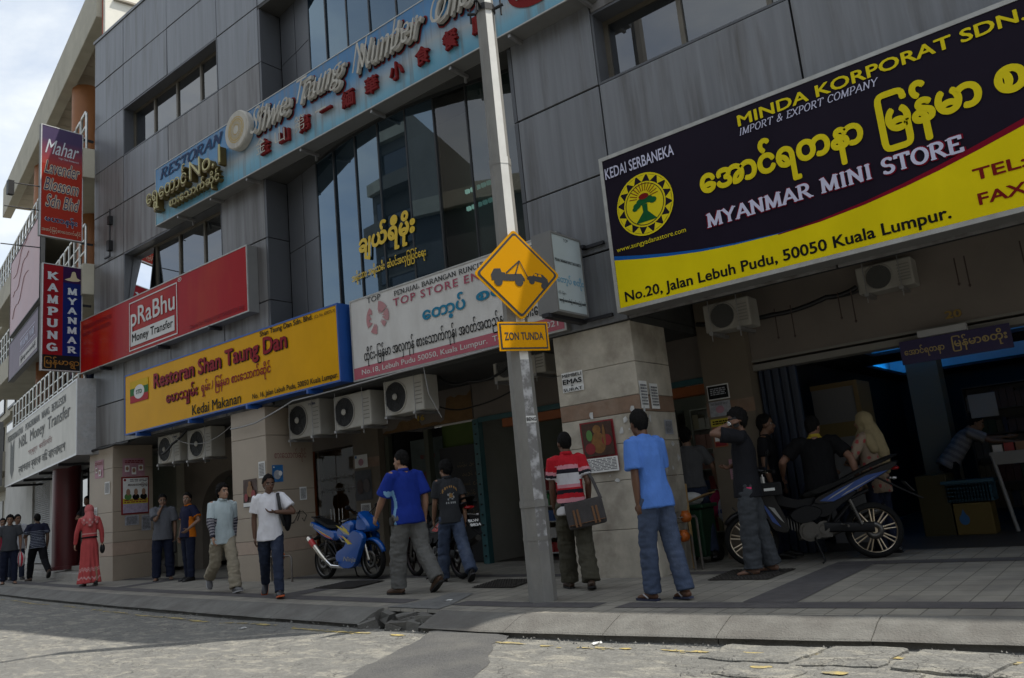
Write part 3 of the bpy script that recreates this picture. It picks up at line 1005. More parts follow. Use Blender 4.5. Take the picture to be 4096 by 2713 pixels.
for k, pts in enumerate(([(8.62, .98), (8.70, .96), (8.78, 1.06), (8.86, 1.18), (8.84, 1.08), (8.80, 1.0)], [(8.78, 1.14), (8.92, 1.16), (9.0, 1.08), (8.94, .98), (8.9, 1.04)], [(8.6, .9), (8.66, .97), (8.74, .98)])):
    g.tube([(-11.966, a, b) for a, b in pts], [(.004, .011)] * len(pts), 6)
part('graffiti', g, M_JOINT)
pillar(-18.95, -17.85, 8.36, 9.26, 3.0, (.62, .9), M_BAND2, M_BEIGE2)
pillar(2.6, 3.7, 8.34, 9.2, 3.0)

# five-foot way: ceiling, shopfront fascia, piers
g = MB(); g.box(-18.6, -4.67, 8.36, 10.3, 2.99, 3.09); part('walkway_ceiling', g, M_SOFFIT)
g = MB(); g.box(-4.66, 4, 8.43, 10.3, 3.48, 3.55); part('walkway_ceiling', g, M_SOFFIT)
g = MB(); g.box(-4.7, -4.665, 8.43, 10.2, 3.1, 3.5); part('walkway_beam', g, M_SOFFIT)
WY = 10.2
g = MB()
g.box(-11.18, -8.92, WY, WY + .2, 2.42, 2.988)
g.box(-8.9, -4.63, WY, WY + .2, 2.38, 2.988); g.box(-3.96, 4, WY - .02, WY + .2, 2.47, 3.475); g.box(-13.4, -11.9, WY, WY + .2, 2.32, 2.988)
part('shop_fascia', g, M_FASCIA)
g = MB()
random.seed(11)
pts = [(-11.17, 2.405)] + [(-11.17 + 2.24 * i / 24, 2.46 + (.12 if i in (5, 6, 7, 8, 9, 10) else 0) + .06 * mnoise.noise((i * .6, 3, 1)) + (.36 if 17 < i < 24 else 0) + (.06 if i in (19, 21) else 0)) for i in range(1, 24)] + [(-8.925, 2.9), (-8.925, 2.4)]
g.prism([(x, WY - .004, z) for x, z in pts], (0, -.004, 0))
part('bare_plaster', g, M_PEEL)
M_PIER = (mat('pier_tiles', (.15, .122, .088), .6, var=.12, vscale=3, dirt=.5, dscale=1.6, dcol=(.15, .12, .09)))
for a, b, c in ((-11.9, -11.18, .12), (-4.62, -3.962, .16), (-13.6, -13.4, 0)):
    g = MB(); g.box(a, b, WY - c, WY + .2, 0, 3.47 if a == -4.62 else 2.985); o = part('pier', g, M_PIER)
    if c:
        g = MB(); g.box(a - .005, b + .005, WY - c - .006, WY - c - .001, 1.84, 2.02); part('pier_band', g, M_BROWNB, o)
g = MB(); g.box(-3.97, 4, WY - .04, WY - .021, 2.47, 2.5); g.box(-3.97, 4, WY - .03, WY + .2, 2.36, 2.44); part('shop_front_trim', g, mat('grey_trim', (.20, .19, .17), .7))

# no. 16: brown glass doors, banner, dark board
g = MB()
g.quad((-13.4, WY + .35, .02), (-11.9, WY + .35, .02), (-11.9, WY + .35, 2.32), (-13.4, WY + .35, 2.32)); part('door_backing', g, M_WOODY)
g = MB(); g.box(-13.38, -13.26, WY - .02, WY + .05, .05, 2.32); part('door_jamb', g, M_ORANGE)
gl = glass_mat('door_glass', (.5, .45, .35), .02, refl=0, ior=1.22)
for xa, xb in ((-13.24, -12.62), (-12.6, -11.96)):
    g = MB(); g.quad((xa, WY + .03, .08), (xb, WY + .03, .08), (xb, WY + .03, 2.28), (xa, WY + .03, 2.28)); part('glass_door', g, gl)
g = MB()
for x in (-12.74, -12.64, -12.5, -12.4): g.cyl((x, WY - .04, .85), (x, WY - .04, 1.15), .011)
part('door_handle', g, M_STEEL)
M_FADEW = mat('faded_white_vinyl', (.32, .33, .33), .6)
for i, (s, z) in enumerate((('ေလယာဉ်လက်မှတ်အေရာင်း', 1.66), ('နှင့် အေထွေထွေဘတ်ကျိုးေဆာင်', 1.44))):
    under(lettering(None, s, M_FADEW, -13.1, -12.0, z, z + .14, facade(WY + .02), bold=.008), bld)
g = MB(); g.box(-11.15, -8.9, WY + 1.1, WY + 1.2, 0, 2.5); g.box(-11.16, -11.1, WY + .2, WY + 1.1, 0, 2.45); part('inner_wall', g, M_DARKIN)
g = MB(); g.box(-9.95, -8.98, WY + .3, WY + .34, 1.9, 2.4); part('lime_wall', g, M_GREENW)
g = MB(); g.box(-9.9, -8.95, WY + .14, WY + .18, .05, 2.0); part('black_board', g, mat('blackboard', (.018, .018, .02), .6))
M_CHALK = mat('dim_gold_letters', (.16, .115, .05), .7)
def squiggle(x0, x1, z0, h, y, n):      # writing too faint to read: short curled strokes
    g = MB(); x = x0
    while x < x1:
        w = random.uniform(.5, .9) * h
        v, f = ring2(x + w / 2, z0 + h / 2, w * .32, w * .45, random.uniform(20, 200))
        g.add([(a_, y, c_) for a_, c_ in v], f)
        if random.random() < .3: g.quad((x, y, z0 + h), (x + w * .5, y, z0 + h * 1.2), (x + w * .5, y, z0 + h * 1.28), (x, y, z0 + h * 1.1))
        x += w * 1.15 + (h * .6 if random.random() < .15 else 0)
    return g
def ring2(cx, cz, r0, r1, a0, n=10):
    v, f = [], []
    for i in range(n + 1):
        a = R(a0 + 280 * i / n)
        v += [(cx + r0 * math.cos(a), cz + r0 * math.sin(a)), (cx + r1 * math.cos(a), cz + r1 * math.sin(a))]
        if i: f.append((2 * i - 2, 2 * i - 1, 2 * i + 1, 2 * i))
    return v, f
for i in range(6):
    part('faint_lettering', squiggle(-9.5 + .1 * (i % 2), -9.05, 1.62 - .16 * i, .075, WY + .137, 8), M_CHALK)
g = MB(); g.box(-10.1, -10.0, WY - .02, WY + .1, .02, 2.36); g.box(-11.15, -11.05, WY, WY + .1, .02, 2.36); part('shop_jamb', g, mat('dark_olive_frame', (.06, .065, .045), .6))

# no. 18: teal post and beam, orange head, lit mini-market
g = MB(); g.box(-8.9, -8.78, WY - .06, WY + .06, .02, 2.38); g.box(-8.78, -4.63, WY - .05, WY - .002, 2.32, 2.40)
part('shop_frame', g, M_TEAL)
g = MB()
for i in range(14):
    g.cyl((-8.84, WY - .075, .15 + .165 * i), (-8.84, WY - .06, .15 + .165 * i), .016, n=8)
part('frame_bolts', g, M_BLACK)
g = MB(); g.box(-8.3, -4.63, WY + .0, WY + .16, 2.18, 2.315); part('shop_head', g, M_ORANGE)
# walls of the shops
g = MB()
g.box(-8.95, -8.9, WY + .1, 15, 0, 2.9, 0); g.box(-4.66, -4.6, WY + .2, 15, 0, 2.9, 0); g.box(-8.9, -4.66, 15, 15.1, 0, 2.9, 0)
g.box(-8.9, -4.66, WY + .21, 15, 2.74, 2.84, 1)
part('market_walls', g, [mat('market_wall', (.26, .25, .22), .8, var=.1, vscale=2), mat('market_ceiling', (.38, .34, .30), .8)])
for x0, y, z, L in ((-5.55, 11.5, 2.4, .62), (-4.93, 11.9, 2.4, .25), (-6.1, 14.2, 2.45, .9), (-8.0, 13.0, 2.55, .9), (-7.3, 11.6, 2.42, .5)):
    g = MB(); g.box(x0 - .03, x0 + L + .03, y - .05, y + .05, z + .03, z + .08, 0)
    o = tag(g.build('ceiling_light', mat('lamp_body', (.7, .7, .7), .5)), None, 'light', 'fluorescent lights in the shops')
    g = MB(); g.cyl((x0, y, z), (x0 + L, y, z), .024, n=10); t_ = g.build('tube', M_TUBE, o)
    o['label'] = {-5.55: 'long lit fluorescent tube nearest the doorway right of the stained pillar', -4.93: 'short lit fluorescent tube against the inner pier, right of the long one', -6.1: 'lit fluorescent tube deep in the shop behind the stained pillar', -8.0: 'lit fluorescent tube deep inside the shop left of the lamp post', -7.3: 'lit fluorescent tube seen between lamp post and stained pillar'}[x0]

# no. 20: dark store with blue-lit ceiling coves
g = MB()
g.box(-4.6, -3.97, WY + .2, 18.2, 0, 2.9, 0); g.box(-4.0, 4, 18, 18.1, 0, 2.9, 0); g.box(3.95, 4, WY + .2, 18, 0, 2.9, 0)
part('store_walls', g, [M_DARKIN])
g = MB()
cz = 2.62
# ceiling with two sunken trays
T1 = (-3.15, .6, 11.4, 13.0); T2 = (-3.6, 1.2, 14.2, 16.8)
xs_ = [-4, T1[0], T1[1], 4]
g.box(-4, 4, WY + .2, T1[2], cz, cz + .05); g.box(-4, T1[0], T1[2], T1[3], cz, cz + .05); g.box(T1[1], 4, T1[2], T1[3], cz, cz + .05)
g.box(-4, 4, T1[3], T2[2], cz, cz + .05); g.box(-4, T2[0], T2[2], T2[3], cz, cz + .05); g.box(T2[1], 4, T2[2], T2[3], cz, cz + .05); g.box(-4, 4, T2[3], 18, cz, cz + .05)
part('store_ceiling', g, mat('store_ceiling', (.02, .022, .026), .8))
g = MB()
for a, b, c, d in (T1, T2):
    e = .28; g.box(a - e, b + e, c - e, d + e, cz + .36, cz + .4); g.box(a - e, b + e, d + e, d + e + .03, cz, cz + .36); g.box(a - e - .03, a - e, c - e, d + e, cz, cz + .36); g.box(b + e, b + e + .03, c - e, d + e, cz, cz + .36)
part('cove_top', g, mat('cove_white', (.5, .55, .6), .8))
for a, b, c, d in (T1, T2):
    g = MB(); g.box(a, b, c - .2, c - .16, cz + .06, cz + .1); g.box(a - .2, a - .16, c, d, cz + .06, cz + .1); pass
    part('cove_lamp', g, mat('blue_neon', (.02, .2, .5), .5, emit=(.008, .30, .85), estr=4))
g = MB()
for x, y in ((-3.2, 10.7), (-2.9, 10.75), (-2.6, 10.8), (-2.3, 10.85), (-2.5, 13.5), (-1.9, 13.4), (-1.0, 13.6), (-.6, 13.2), (-1.6, 13.8), (-2.9, 13.9)):
    g.cyl((x, y, cz - .004), (x, y, cz - .012), .028, n=10)
part('downlight', g, M_SPOT)
under(lettering(None, '20', mat('brass_number', (.30, .2, .06), .4, metal=.6), -1.63, -1.46, 2.56, 2.65, facade(WY - .022), bold=.03, thick=.012), bld)
under(lettering(None, '16', mat('yellow_number', (.45, .3, .04), .5), -10.22, -10.06, 2.53, 2.63, facade(WY - .004), bold=.03, thick=.01), bld)
# folded shutter by the store entrance
g = MB()
for i in range(9):
    g.box(-3.93 + .055 * i, -3.89 + .055 * i, WY + .06 + .04 * (i % 2), WY + .13 + .04 * (i % 2), .02, 2.36)
part('folding_shutter', g, mat('navy_shutter', (.025, .035, .06), .5))

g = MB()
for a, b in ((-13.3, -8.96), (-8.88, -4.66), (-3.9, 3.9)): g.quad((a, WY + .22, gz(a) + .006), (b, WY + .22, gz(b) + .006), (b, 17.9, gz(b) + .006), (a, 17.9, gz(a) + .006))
part('shop_floor', g, mat('dark_shop_floor', (.045, .039, .033), .55, var=.2, vscale=3, dirt=.5, dscale=1))  # brown floor made darker still to deepen the gloom inside
g = MB(); g.cyl((-17.75, FY - .05, 7.3), (-17.75, FY - .05, 8.42), .016, n=8); g.box(-17.8, -17.7, FY - .09, FY - .004, 8.05, 8.25); g.box(-17.82, -17.7, FY - .1, FY - .004, 7.42, 7.66); g.box(-18.0, -17.74, FY - .07, FY - .03, 7.28, 7.31)
part('conduit', g, M_BLACK)
# alley with an arch between the first two pillars
g = MB()
ax0, ax1, ay = -17.6, -15.1, 10.3
n = 20
cxa, rz_, bz = (ax0 + ax1) / 2, .9, 1.35
rx_ = (ax1 - ax0) / 2
arcp = [(cxa - rx_ * math.cos(PI * i / n), bz + rz_ * math.sin(PI * i / n)) for i in range(n + 1)]
for (xa, za), (xb, zb) in zip(arcp[:-1], arcp[1:]):
    g.prism([(xa, ay, za), (xb, ay, zb), (xb, ay, 2.99), (xa, ay, 2.99)], (0, .3, 0))
g.box(-18.6, ax0, ay, ay + .3, 0, 2.99); g.box(ax1, -13.6, ay, ay + .3, 0, 2.99)
part('arched_wall', g, mat('arch_plaster', (.2, .172, .14), .85, var=.15, vscale=2, dirt=.5, dscale=2))
g = MB(); g.box(-18.6, -13.6, 14, 14.1, 0, 3); g.box(-18.6, -18.5, 10.6, 14, 0, 3); g.box(-13.7, -13.6, 10.6, 14, 0, 3); g.box(-18.6, -13.6, 10.6, 14, 2.96, 3.0)
part('alley_walls', g, mat('alley_paint', (.045, .04, .036), .9))
g = MB(); g.box(-17.6, -15.1, 10.62, 10.66, 2.3, 2.98); part('transom', g, M_JOINT)
# barred window seen inside the arch
g = MB(); g.quad((-17.3, 12.8, 1.2), (-16.6, 12.8, 1.2), (-16.6, 12.8, 2.2), (-17.3, 12.8, 2.2)); part('yard_window', g, mat('yard_daylight', (.3, .33, .33), .6, emit=(.8, .9, .95), estr=.16))
g = MB()
for i in range(5): g.box(-17.3 + .165 * i, -17.27 + .165 * i, 12.74, 12.77, 1.2, 2.2)
for i in range(6): g.box(-17.3, -16.6, 12.72, 12.739, 1.2 + .19 * i, 1.22 + .19 * i)
part('window_bars', g, M_BLACK)
# ------------------------------------------------------------------ signs on the main building
def signcol(name, c, rough=.45, dirt=.32, dcol=None, var=.07, spec=.06, dscale=1.3, dstretch=(1.6, 1.6, .5)):
    return mat(name, c, rough, var=var, vscale=1.5, dirt=dirt, dscale=dscale, dcol=dcol or tuple(q * .6 for q in c), spec=spec, dstretch=dstretch)

M_ALU = mat('sign_aluminium', (.42, .42, .40), .5, metal=.4, var=.15, vscale=9, dirt=.35, dscale=5, dcol=(.22, .19, .16))
M_SIGNBOX = mat('sign_box_grey', (.20, .20, .195), .6, metal=.2, var=.15, vscale=3, dirt=.4, dscale=3)
M_BLUEBOX = mat('sign_box_blue', (.015, .075, .30), .45, var=.1, vscale=3)
M_BRACKET = mat('bracket_dark', (.03, .03, .035), .6, metal=.4)

def fascia_sign(name, label, x0, x1, z0, z1, yf, face, frame, boxm, border=.03, yb=FY - .004):
    r = empty(name, (x0, yf, z0), 0, label, 'sign')
    g = MB(); g.box(x0, x1, yf + .012, yb, z0, z1); under(g.build('cabinet', boxm), r)
    g = MB(); g.box(x0, x1, yf - .008, yf + .011, z0, z0 + border); g.box(x0, x1, yf - .008, yf + .011, z1 - border, z1)
    g.box(x0, x0 + border, yf - .008, yf + .011, z0 + border, z1 - border); g.box(x1 - border, x1, yf - .008, yf + .011, z0 + border, z1 - border)
    under(g.build('frame', frame), r)
    g = MB(); b = border
    n = 12
    for i in range(n):
        xa, xb = x0 + b + (x1 - x0 - 2 * b) * i / n, x0 + b + (x1 - x0 - 2 * b) * (i + 1) / n
        ya = .004 * mnoise.noise((xa * .9, z0, 0)); yb_ = .004 * mnoise.noise((xb * .9, z0, 0))
        g.quad((xa, yf + ya, z0 + b), (xb, yf + yb_, z0 + b), (xb, yf - yb_, z1 - b), (xa, yf - ya, z1 - b))
    for i in range(len(g.s)): g.s[i] = True
    under(g.build('panel', face), r)
    return r

def T(parent, body, m, x0, x1, z0, z1, y, **kw):
    o = lettering(None, body, m, x0, x1, z0, z1, facade(y), **kw)
    return under(o, parent)

def flat(parent, name, pts, m, y):
    g = MB(); g.poly([(x, y, z) for x, z in pts]); return under(g.build(name, m), parent)

def ring2d(cx, cz, r0, r1, n=40):
    v = []; f = []
    for i in range(n):
        a = 2 * PI * i / n
        v += [(cx + r0 * math.cos(a), cz + r0 * math.sin(a)), (cx + r1 * math.cos(a), cz + r1 * math.sin(a))]
    for i in range(n):
        j = (i + 1) % n
        f.append((2 * i, 2 * i + 1, 2 * j + 1, 2 * j))
    return v, f

def disc2d(cx, cz, rx, rz, n=36):
    return [(cx + rx * math.cos(2 * PI * i / n), cz + rz * math.sin(2 * PI * i / n)) for i in range(n)]

# --- no. 20: black and yellow mini store sign
K_BLK = signcol('sign_aubergine', (.016, .012, .022), .35)
K_YEL = signcol('sign_lemon', (.74, .60, .006), .4, .2)
K_YELL = signcol('sign_letter_yellow', (.72, .59, .015), .4, .2)
K_RED = signcol('sign_crimson', (.20, .006, .02), .4)
K_DRED = signcol('sign_oxblood', (.19, .012, .012), .4)
K_LIL = signcol('sign_pale_lilac', (.58, .58, .74), .4, .2)
K_BLU = signcol('sign_blue_line', (.01, .10, .36), .4)
K_INK = signcol('sign_ink', (.012, .012, .012), .5)
K_GRN = signcol('sign_green', (.01, .10, .03), .5)
yf = 8.03
s = fascia_sign('shop_sign', 'big black and yellow mini store sign over the dark store', -4.64, 2.1, 3.04, 4.97, yf, K_BLK, M_ALU, M_SIGNBOX, .045)
cv = [(-4.59, 3.67), (-4.25, 3.6), (-3.9, 3.54), (-3.5, 3.485), (-3.11, 3.455), (-2.64, 3.44), (-2.2, 3.455), (-1.77, 3.50), (-1.4, 3.56), (-1.1, 3.62), (-.75, 3.705), (-.39, 3.80), (0, 3.92), (.5, 4.09), (1, 4.28), (1.5, 4.49), (2.05, 4.74)]
for i in range(len(cv) - 1):
    pass
g = MB()
for (xa, za), (xb, zb) in zip(cv[:-1], cv[1:]):
    g.quad((xa, yf - .0085, 3.086), (xb, yf - .0085, 3.086), (xb, yf - .0085, zb), (xa, yf - .0085, za))
under(g.build('yellow_field', K_YEL), s)
g = MB()
for (xa, za), (xb, zb) in zip(cv[:7], cv[1:7]):
    ta, tb = .05 * (-2.3 - xa) / 2.3, .05 * (-2.3 - xb) / 2.3
    g.quad((xa, yf - .0095, za), (xb, yf - .0095, zb), (xb, yf - .0095, zb + max(tb, 0.002)), (xa, yf - .0095, za + max(ta, .002)))
under(g.build('blue_stripe', K_BLU), s)
g = MB()
for (xa, za), (xb, zb) in zip(cv[5:-1], cv[6:]):
    ta, tb = .05 * (xa + 2.7) / 2.3, .05 * (xb + 2.7) / 2.3
    g.quad((xa, yf - .0095, za - .01), (xb, yf - .0095, zb - .01), (xb, yf - .0095, zb + tb), (xa, yf - .0095, za + ta))
under(g.build('red_stripe', K_RED), s)
yl = yf - .0105
T(s, 'KEDAI SERBANEKA', K_LIL, -4.57, -3.65, 4.675, 4.815, yl, bold=.012)
T(s, 'MINDA KORPORAT SDN. BHD.', K_YELL, -2.87, .42, 4.72, 4.85, yl, bold=.022)
T(s, 'IMPORT & EXPORT COMPANY', K_LIL, -2.87, -1.44, 4.615, 4.70, yl, serif=dict(weight=.13, slab=.2), shear=.25)
T(s, 'ေအာင်ရတနာ', K_YELL, -3.40, -1.66, 3.94, 4.50, yl, fat=.045)
T(s, 'ြမန်မာ', K_YELL, -1.52, -.63, 3.92, 4.53, yl, fat=.045)
T(s, 'စတိုး', K_YELL, -.53, .3, 3.92, 4.56, yl, fat=.045)
T(s, 'MYANMAR MINI STORE', K_RED, -3.395, -.845, 3.70, 3.895, yl + .0015, serif=dict(weight=.27, slab=.36, contrast=.8))
T(s, 'MYANMAR MINI STORE', K_LIL, -3.38, -.86, 3.712, 3.885, yl - .004, serif=dict(weight=.21, slab=.3, contrast=.75))
T(s, 'www.aungyadanastore.com', K_YELL, -4.54, -3.64, 3.735, 3.81, yl)
T(s, 'No.20, Jalan Lebuh Pudu, 50050 Kuala Lumpur.', K_INK, -4.51, -1.07, 3.105, 3.265, yl, bold=.022)
T(s, 'TEL:', K_DRED, -.84, -.43, 3.42, 3.53, yl, bold=.022)
T(s, 'FAX:', K_DRED, -.84, -.43, 3.19, 3.30, yl, bold=.022)
cx, cz = -4.10, 4.225
def add2d(name, v, f, m, y):
    g = MB(); g.add([(x, y, z) for x, z in v], f); return under(g.build(name, m), s)
flat(s, 'emblem', disc2d(cx, cz, .37, .375), K_YELL, yl - .0)
add2d('emblem_ring', *ring2d(cx, cz, .272, .352), K_BLK, yl - .001)
g = MB()
for i in range(16):
    a = 2 * PI * i / 16
    e = .17
    P = [(cx + r * math.cos(q), yl - .002, cz + r * math.sin(q)) for r, q in ((.352, a - e), (.352, a + e), (.272, a))]
    g.poly(P if True else P)
under(g.build('emblem_rays', K_YELL), s)
add2d('emblem_circle', *ring2d(cx, cz, .243, .252), K_BLK, yl - .002)
g = MB()
for (x0, z0, x1, z1) in ((-.13, -.2, .13, -.2),):
    g.poly([(cx - .14, yl - .003, cz - .21), (cx + .14, yl - .003, cz - .21), (cx + .03, yl - .003, cz - .09), (cx + .035, yl - .003, cz + .0), (cx - .035, yl - .003, cz + .0), (cx - .03, yl - .003, cz - .09)])
for dx, dz, r in ((-.1, .0, .05), (-.05, .035, .055), (.0, .045, .06), (.06, .045, .055), (.11, .02, .05), (-.13, -.03, .035)):
    g.poly([(x, yl - .0035 - .0003 * dx, z) for x, z in disc2d(cx + dx, cz + dz, r, r * .75, 14)])
under(g.build('emblem_tree', K_GRN), s)
g = MB()
g.poly([(x, yl - .005, z) for x, z in disc2d(cx - .0, cz + .095, .065, .036, 20)])
for i in range(13):
    a = R(8 + 164 * i / 12)
    ca, sa = math.cos(a), math.sin(a)
    r0, r1 = .09, .19
    w = .0045
    c0 = (cx, cz + .07)
    g.poly([(c0[0] + ca * r0 - sa * w, yl - .0045, c0[1] + sa * r0 + ca * w), (c0[0] + ca * r0 + sa * w, yl - .0045, c0[1] + sa * r0 - ca * w), (c0[0] + ca * r1 + sa * w, yl - .0045, c0[1] + sa * r1 - ca * w), (c0[0] + ca * r1 - sa * w, yl - .0045, c0[1] + sa * r1 + ca * w)])
under(g.build('emblem_sun', K_DRED), s)

# --- no. 16: yellow restaurant sign
Y_AMB = signcol('sign_amber', (.66, .335, .002), .35, .25, (.5, .25, .004))
Y_RED = signcol('sign_letter_maroon', (.24, .012, .02), .4)
s = fascia_sign('shop_sign', 'long yellow restaurant sign with dark red lettering and a blue box', -16.65, -9.68, 3.06, 4.32, 8.05, Y_AMB, M_BLUEBOX, M_BLUEBOX, .03)
yl = 8.05 - .0105
T(s, 'Restoran Shan Taung Dan', K_INK, -15.405, -10.985, 3.745, 4.14, yl + .0015, bold=.032)
T(s, 'Restoran Shan Taung Dan', Y_RED, -15.43, -11.01, 3.76, 4.155, yl - .0045, bold=.03)
T(s, 'ေမာသျှမ်း', K_INK, -14.93, -13.79, 3.355, 3.75, yl + .0015, fat=.03)
T(s, 'ေမာသျှမ်း', Y_RED, -14.95, -13.80, 3.365, 3.76, yl - .0035, fat=.025)
T(s, 'ရှမ်း / ြမန်မာ စားေသာက်ဆိုင်', Y_RED, -13.68, -11.49, 3.415, 3.735, yl, fat=.018)
T(s, 'Kedai Makanan', K_INK, -14.01, -12.4, 3.12, 3.31, yl, bold=.006)
T(s, 'No. 16, Jalan Lebuh Pudu, 50050 Kuala Lumpur.', K_INK, -12.05, -9.74, 3.105, 3.225, yl, bold=.014)
T(s, 'Shan Taung Dan Sdn. Bhd.', K_INK, -11.77, -10.3, 4.155, 4.275, yl, bold=.014)
T(s, '(Co. No. 609075-X)', K_INK, -10.25, -9.73, 4.165, 4.24, yl)
for i, (c, nm) in enumerate(((signcol('flag_yellow', (.55, .36, .01)), 'flag_stripe'), (signcol('flag_green', (.02, .13, .03)), 'flag_stripe'), (signcol('flag_red', (.36, .02, .03)), 'flag_stripe'))):
    flat(s, nm, [(-16.40, 3.985 - .15 * i), (-15.65, 3.985 - .15 * i), (-15.65, 4.135 - .15 * i), (-16.40, 4.135 - .15 * i)], c, yl)
K_WHITE = signcol('sign_white', (.62, .62, .61), .45)
flat(s, 'flag_disc', disc2d(-16.02, 3.89, .215, .145), K_WHITE, yl - .002)
T(s, 'STD', K_GRN, -16.14, -15.9, 3.845, 3.935, yl - .004, bold=.02)
for x in (-16.1, -14.1, -12.2, -10.5):
    g = MB(); g.box(x, x + .05, 8.0, FY, 2.985, 3.055); under(g.build('bracket', M_BLUEBOX), s)

# --- no. 18: faded white top store sign
W_DIRTY = signcol('sign_faded_white', (.60, .59, .57), .5, .5, (.42, .40, .37), dscale=2.5)
s = fascia_sign('shop_sign', 'faded white store sign with pink band behind the lamp post', -9.56, -5.49, 3.03, 4.33, 8.2, W_DIRTY, M_ALU, M_SIGNBOX, .025)
yl = 8.2 - .0105
P_PINK = signcol('sign_faded_pink', (.42, .115, .15), .5, .4, (.36, .2, .2))
P_PALE = signcol('sign_pale_pink', (.44, .22, .23), .5, .5, (.42, .38, .36))
P_ROSE = signcol('sign_rose', (.38, .10, .14), .5)
P_AZ = signcol('sign_azure', (.03, .20, .33), .5)
flat(s, 'pink_band', [(-9.535, 3.056), (-5.515, 3.056), (-5.515, 3.235), (-9.535, 3.235)], P_PINK, yl)
T(s, 'TOP', K_INK, -9.14, -8.83, 4.2, 4.29, yl)
T(s, 'PENJUAL BARANGAN RUNCIT DAN KOSMETIK', K_INK, -8.53, -5.75, 4.175, 4.255, yl, serif=dict(weight=.16, slab=.24))
T(s, 'TOP STORE ENTERPRISE', P_ROSE, -8.56, -5.75, 4.02, 4.14, yl, bold=.012, spacing=1.15)
T(s, 'ေတာ့ပ်', P_AZ, -7.97, -7.12, 3.6, 3.93, yl, fat=.03)
T(s, 'စတိုး', P_AZ, -6.92, -6.1, 3.62, 3.94, yl, fat=.03)
T(s, 'ထိုင်း-ြမန်မာ အလှကုန် စားေသာက်ကုန်၊ အဝတ်အထည်နှင့် ေဆးဝါးေလး', K_INK, -9.28, -5.72, 3.22, 3.53, yl, fat=.008)
T(s, 'No.18, Lebuh Pudu 50050, Kuala Lumpur.  Tel: 03-2078 4021', W_DIRTY, -9.35, -5.6, 3.085, 3.19, yl - .002, bold=.01)
g = MB()
for i, (a0, a1, r0, r1) in enumerate(((30, 80, .1, .26), (-20, 25, .14, .26), (-50, -25, .12, .22), (130, 210, .16, .25), (230, 265, .12, .25))):
    n = 8
    for k in range(n):
        a, b = R(a0 + (a1 - a0) * k / n), R(a0 + (a1 - a0) * (k + 1) / n)
        w = .03 * math.sin(k * 2.1 + i)
        g.quad(*[(-8.93 + r * math.cos(q), yl, 3.93 + r * math.sin(q)) for r, q in ((r0 + w, a), (r1, a), (r1, b), (r0 + w, b))])
under(g.build('globe_print', P_PALE), s)

# --- red money transfer sign
R_RED = signcol('sign_red', (.33, .008, .010), .2, .6, (.40, .05, .012), dscale=.8, spec=.05)
s = fascia_sign('shop_sign', 'glossy red money transfer sign above the yellow one', -18.82, -12.13, 4.725, 5.975, 8.08, R_RED, M_ALU, M_SIGNBOX, .022)
yl = 8.08 - .0105
for a, b, c, d in ((-16.49, -14.54, 4.805, 4.83), (-16.49, -14.54, 5.835, 5.86), (-16.49, -16.465, 4.83, 5.835), (-14.565, -14.54, 4.83, 5.835)):
    flat(s, 'white_outline', [(a, c), (b, c), (b, d), (a, d)], K_WHITE, yl)
T(s, 'pRaBhu', K_WHITE, -16.42, -14.63, 5.2, 5.72, yl, bold=.012)
flat(s, 'white_field', [(-16.43, 4.9), (-14.65, 4.9), (-14.65, 5.21), (-16.43, 5.21)], K_WHITE, yl)
T(s, 'Money Transfer', K_INK, -16.36, -14.71, 4.93, 5.16, yl - .002, bold=.012)
T(s, '®', K_WHITE, -14.5, -14.36, 5.84, 5.93, yl)
K_DIM = signcol('sign_dim_print', (.16, .01, .02), .5)
T(s, 'PERNIAGAAN PERKHIDMATAN', K_DIM, -18.68, -17.3, 5.72, 5.82, yl)
T(s, 'KIRIMAN WANG BERLESEN', K_DIM, -18.68, -17.35, 5.57, 5.66, yl)
T(s, 'Dikendali Oleh: PRABHU MONEY TRANSFER SDN. BHD.', K_DIM, -14.08, -12.25, 4.80, 4.88, yl)
for x in (-17.8, -15.3, -13.4):
    g = MB(); g.box(x, x + .05, 8.04, FY, 4.655, 4.72); under(g.build('bracket', M_BRACKET), s)

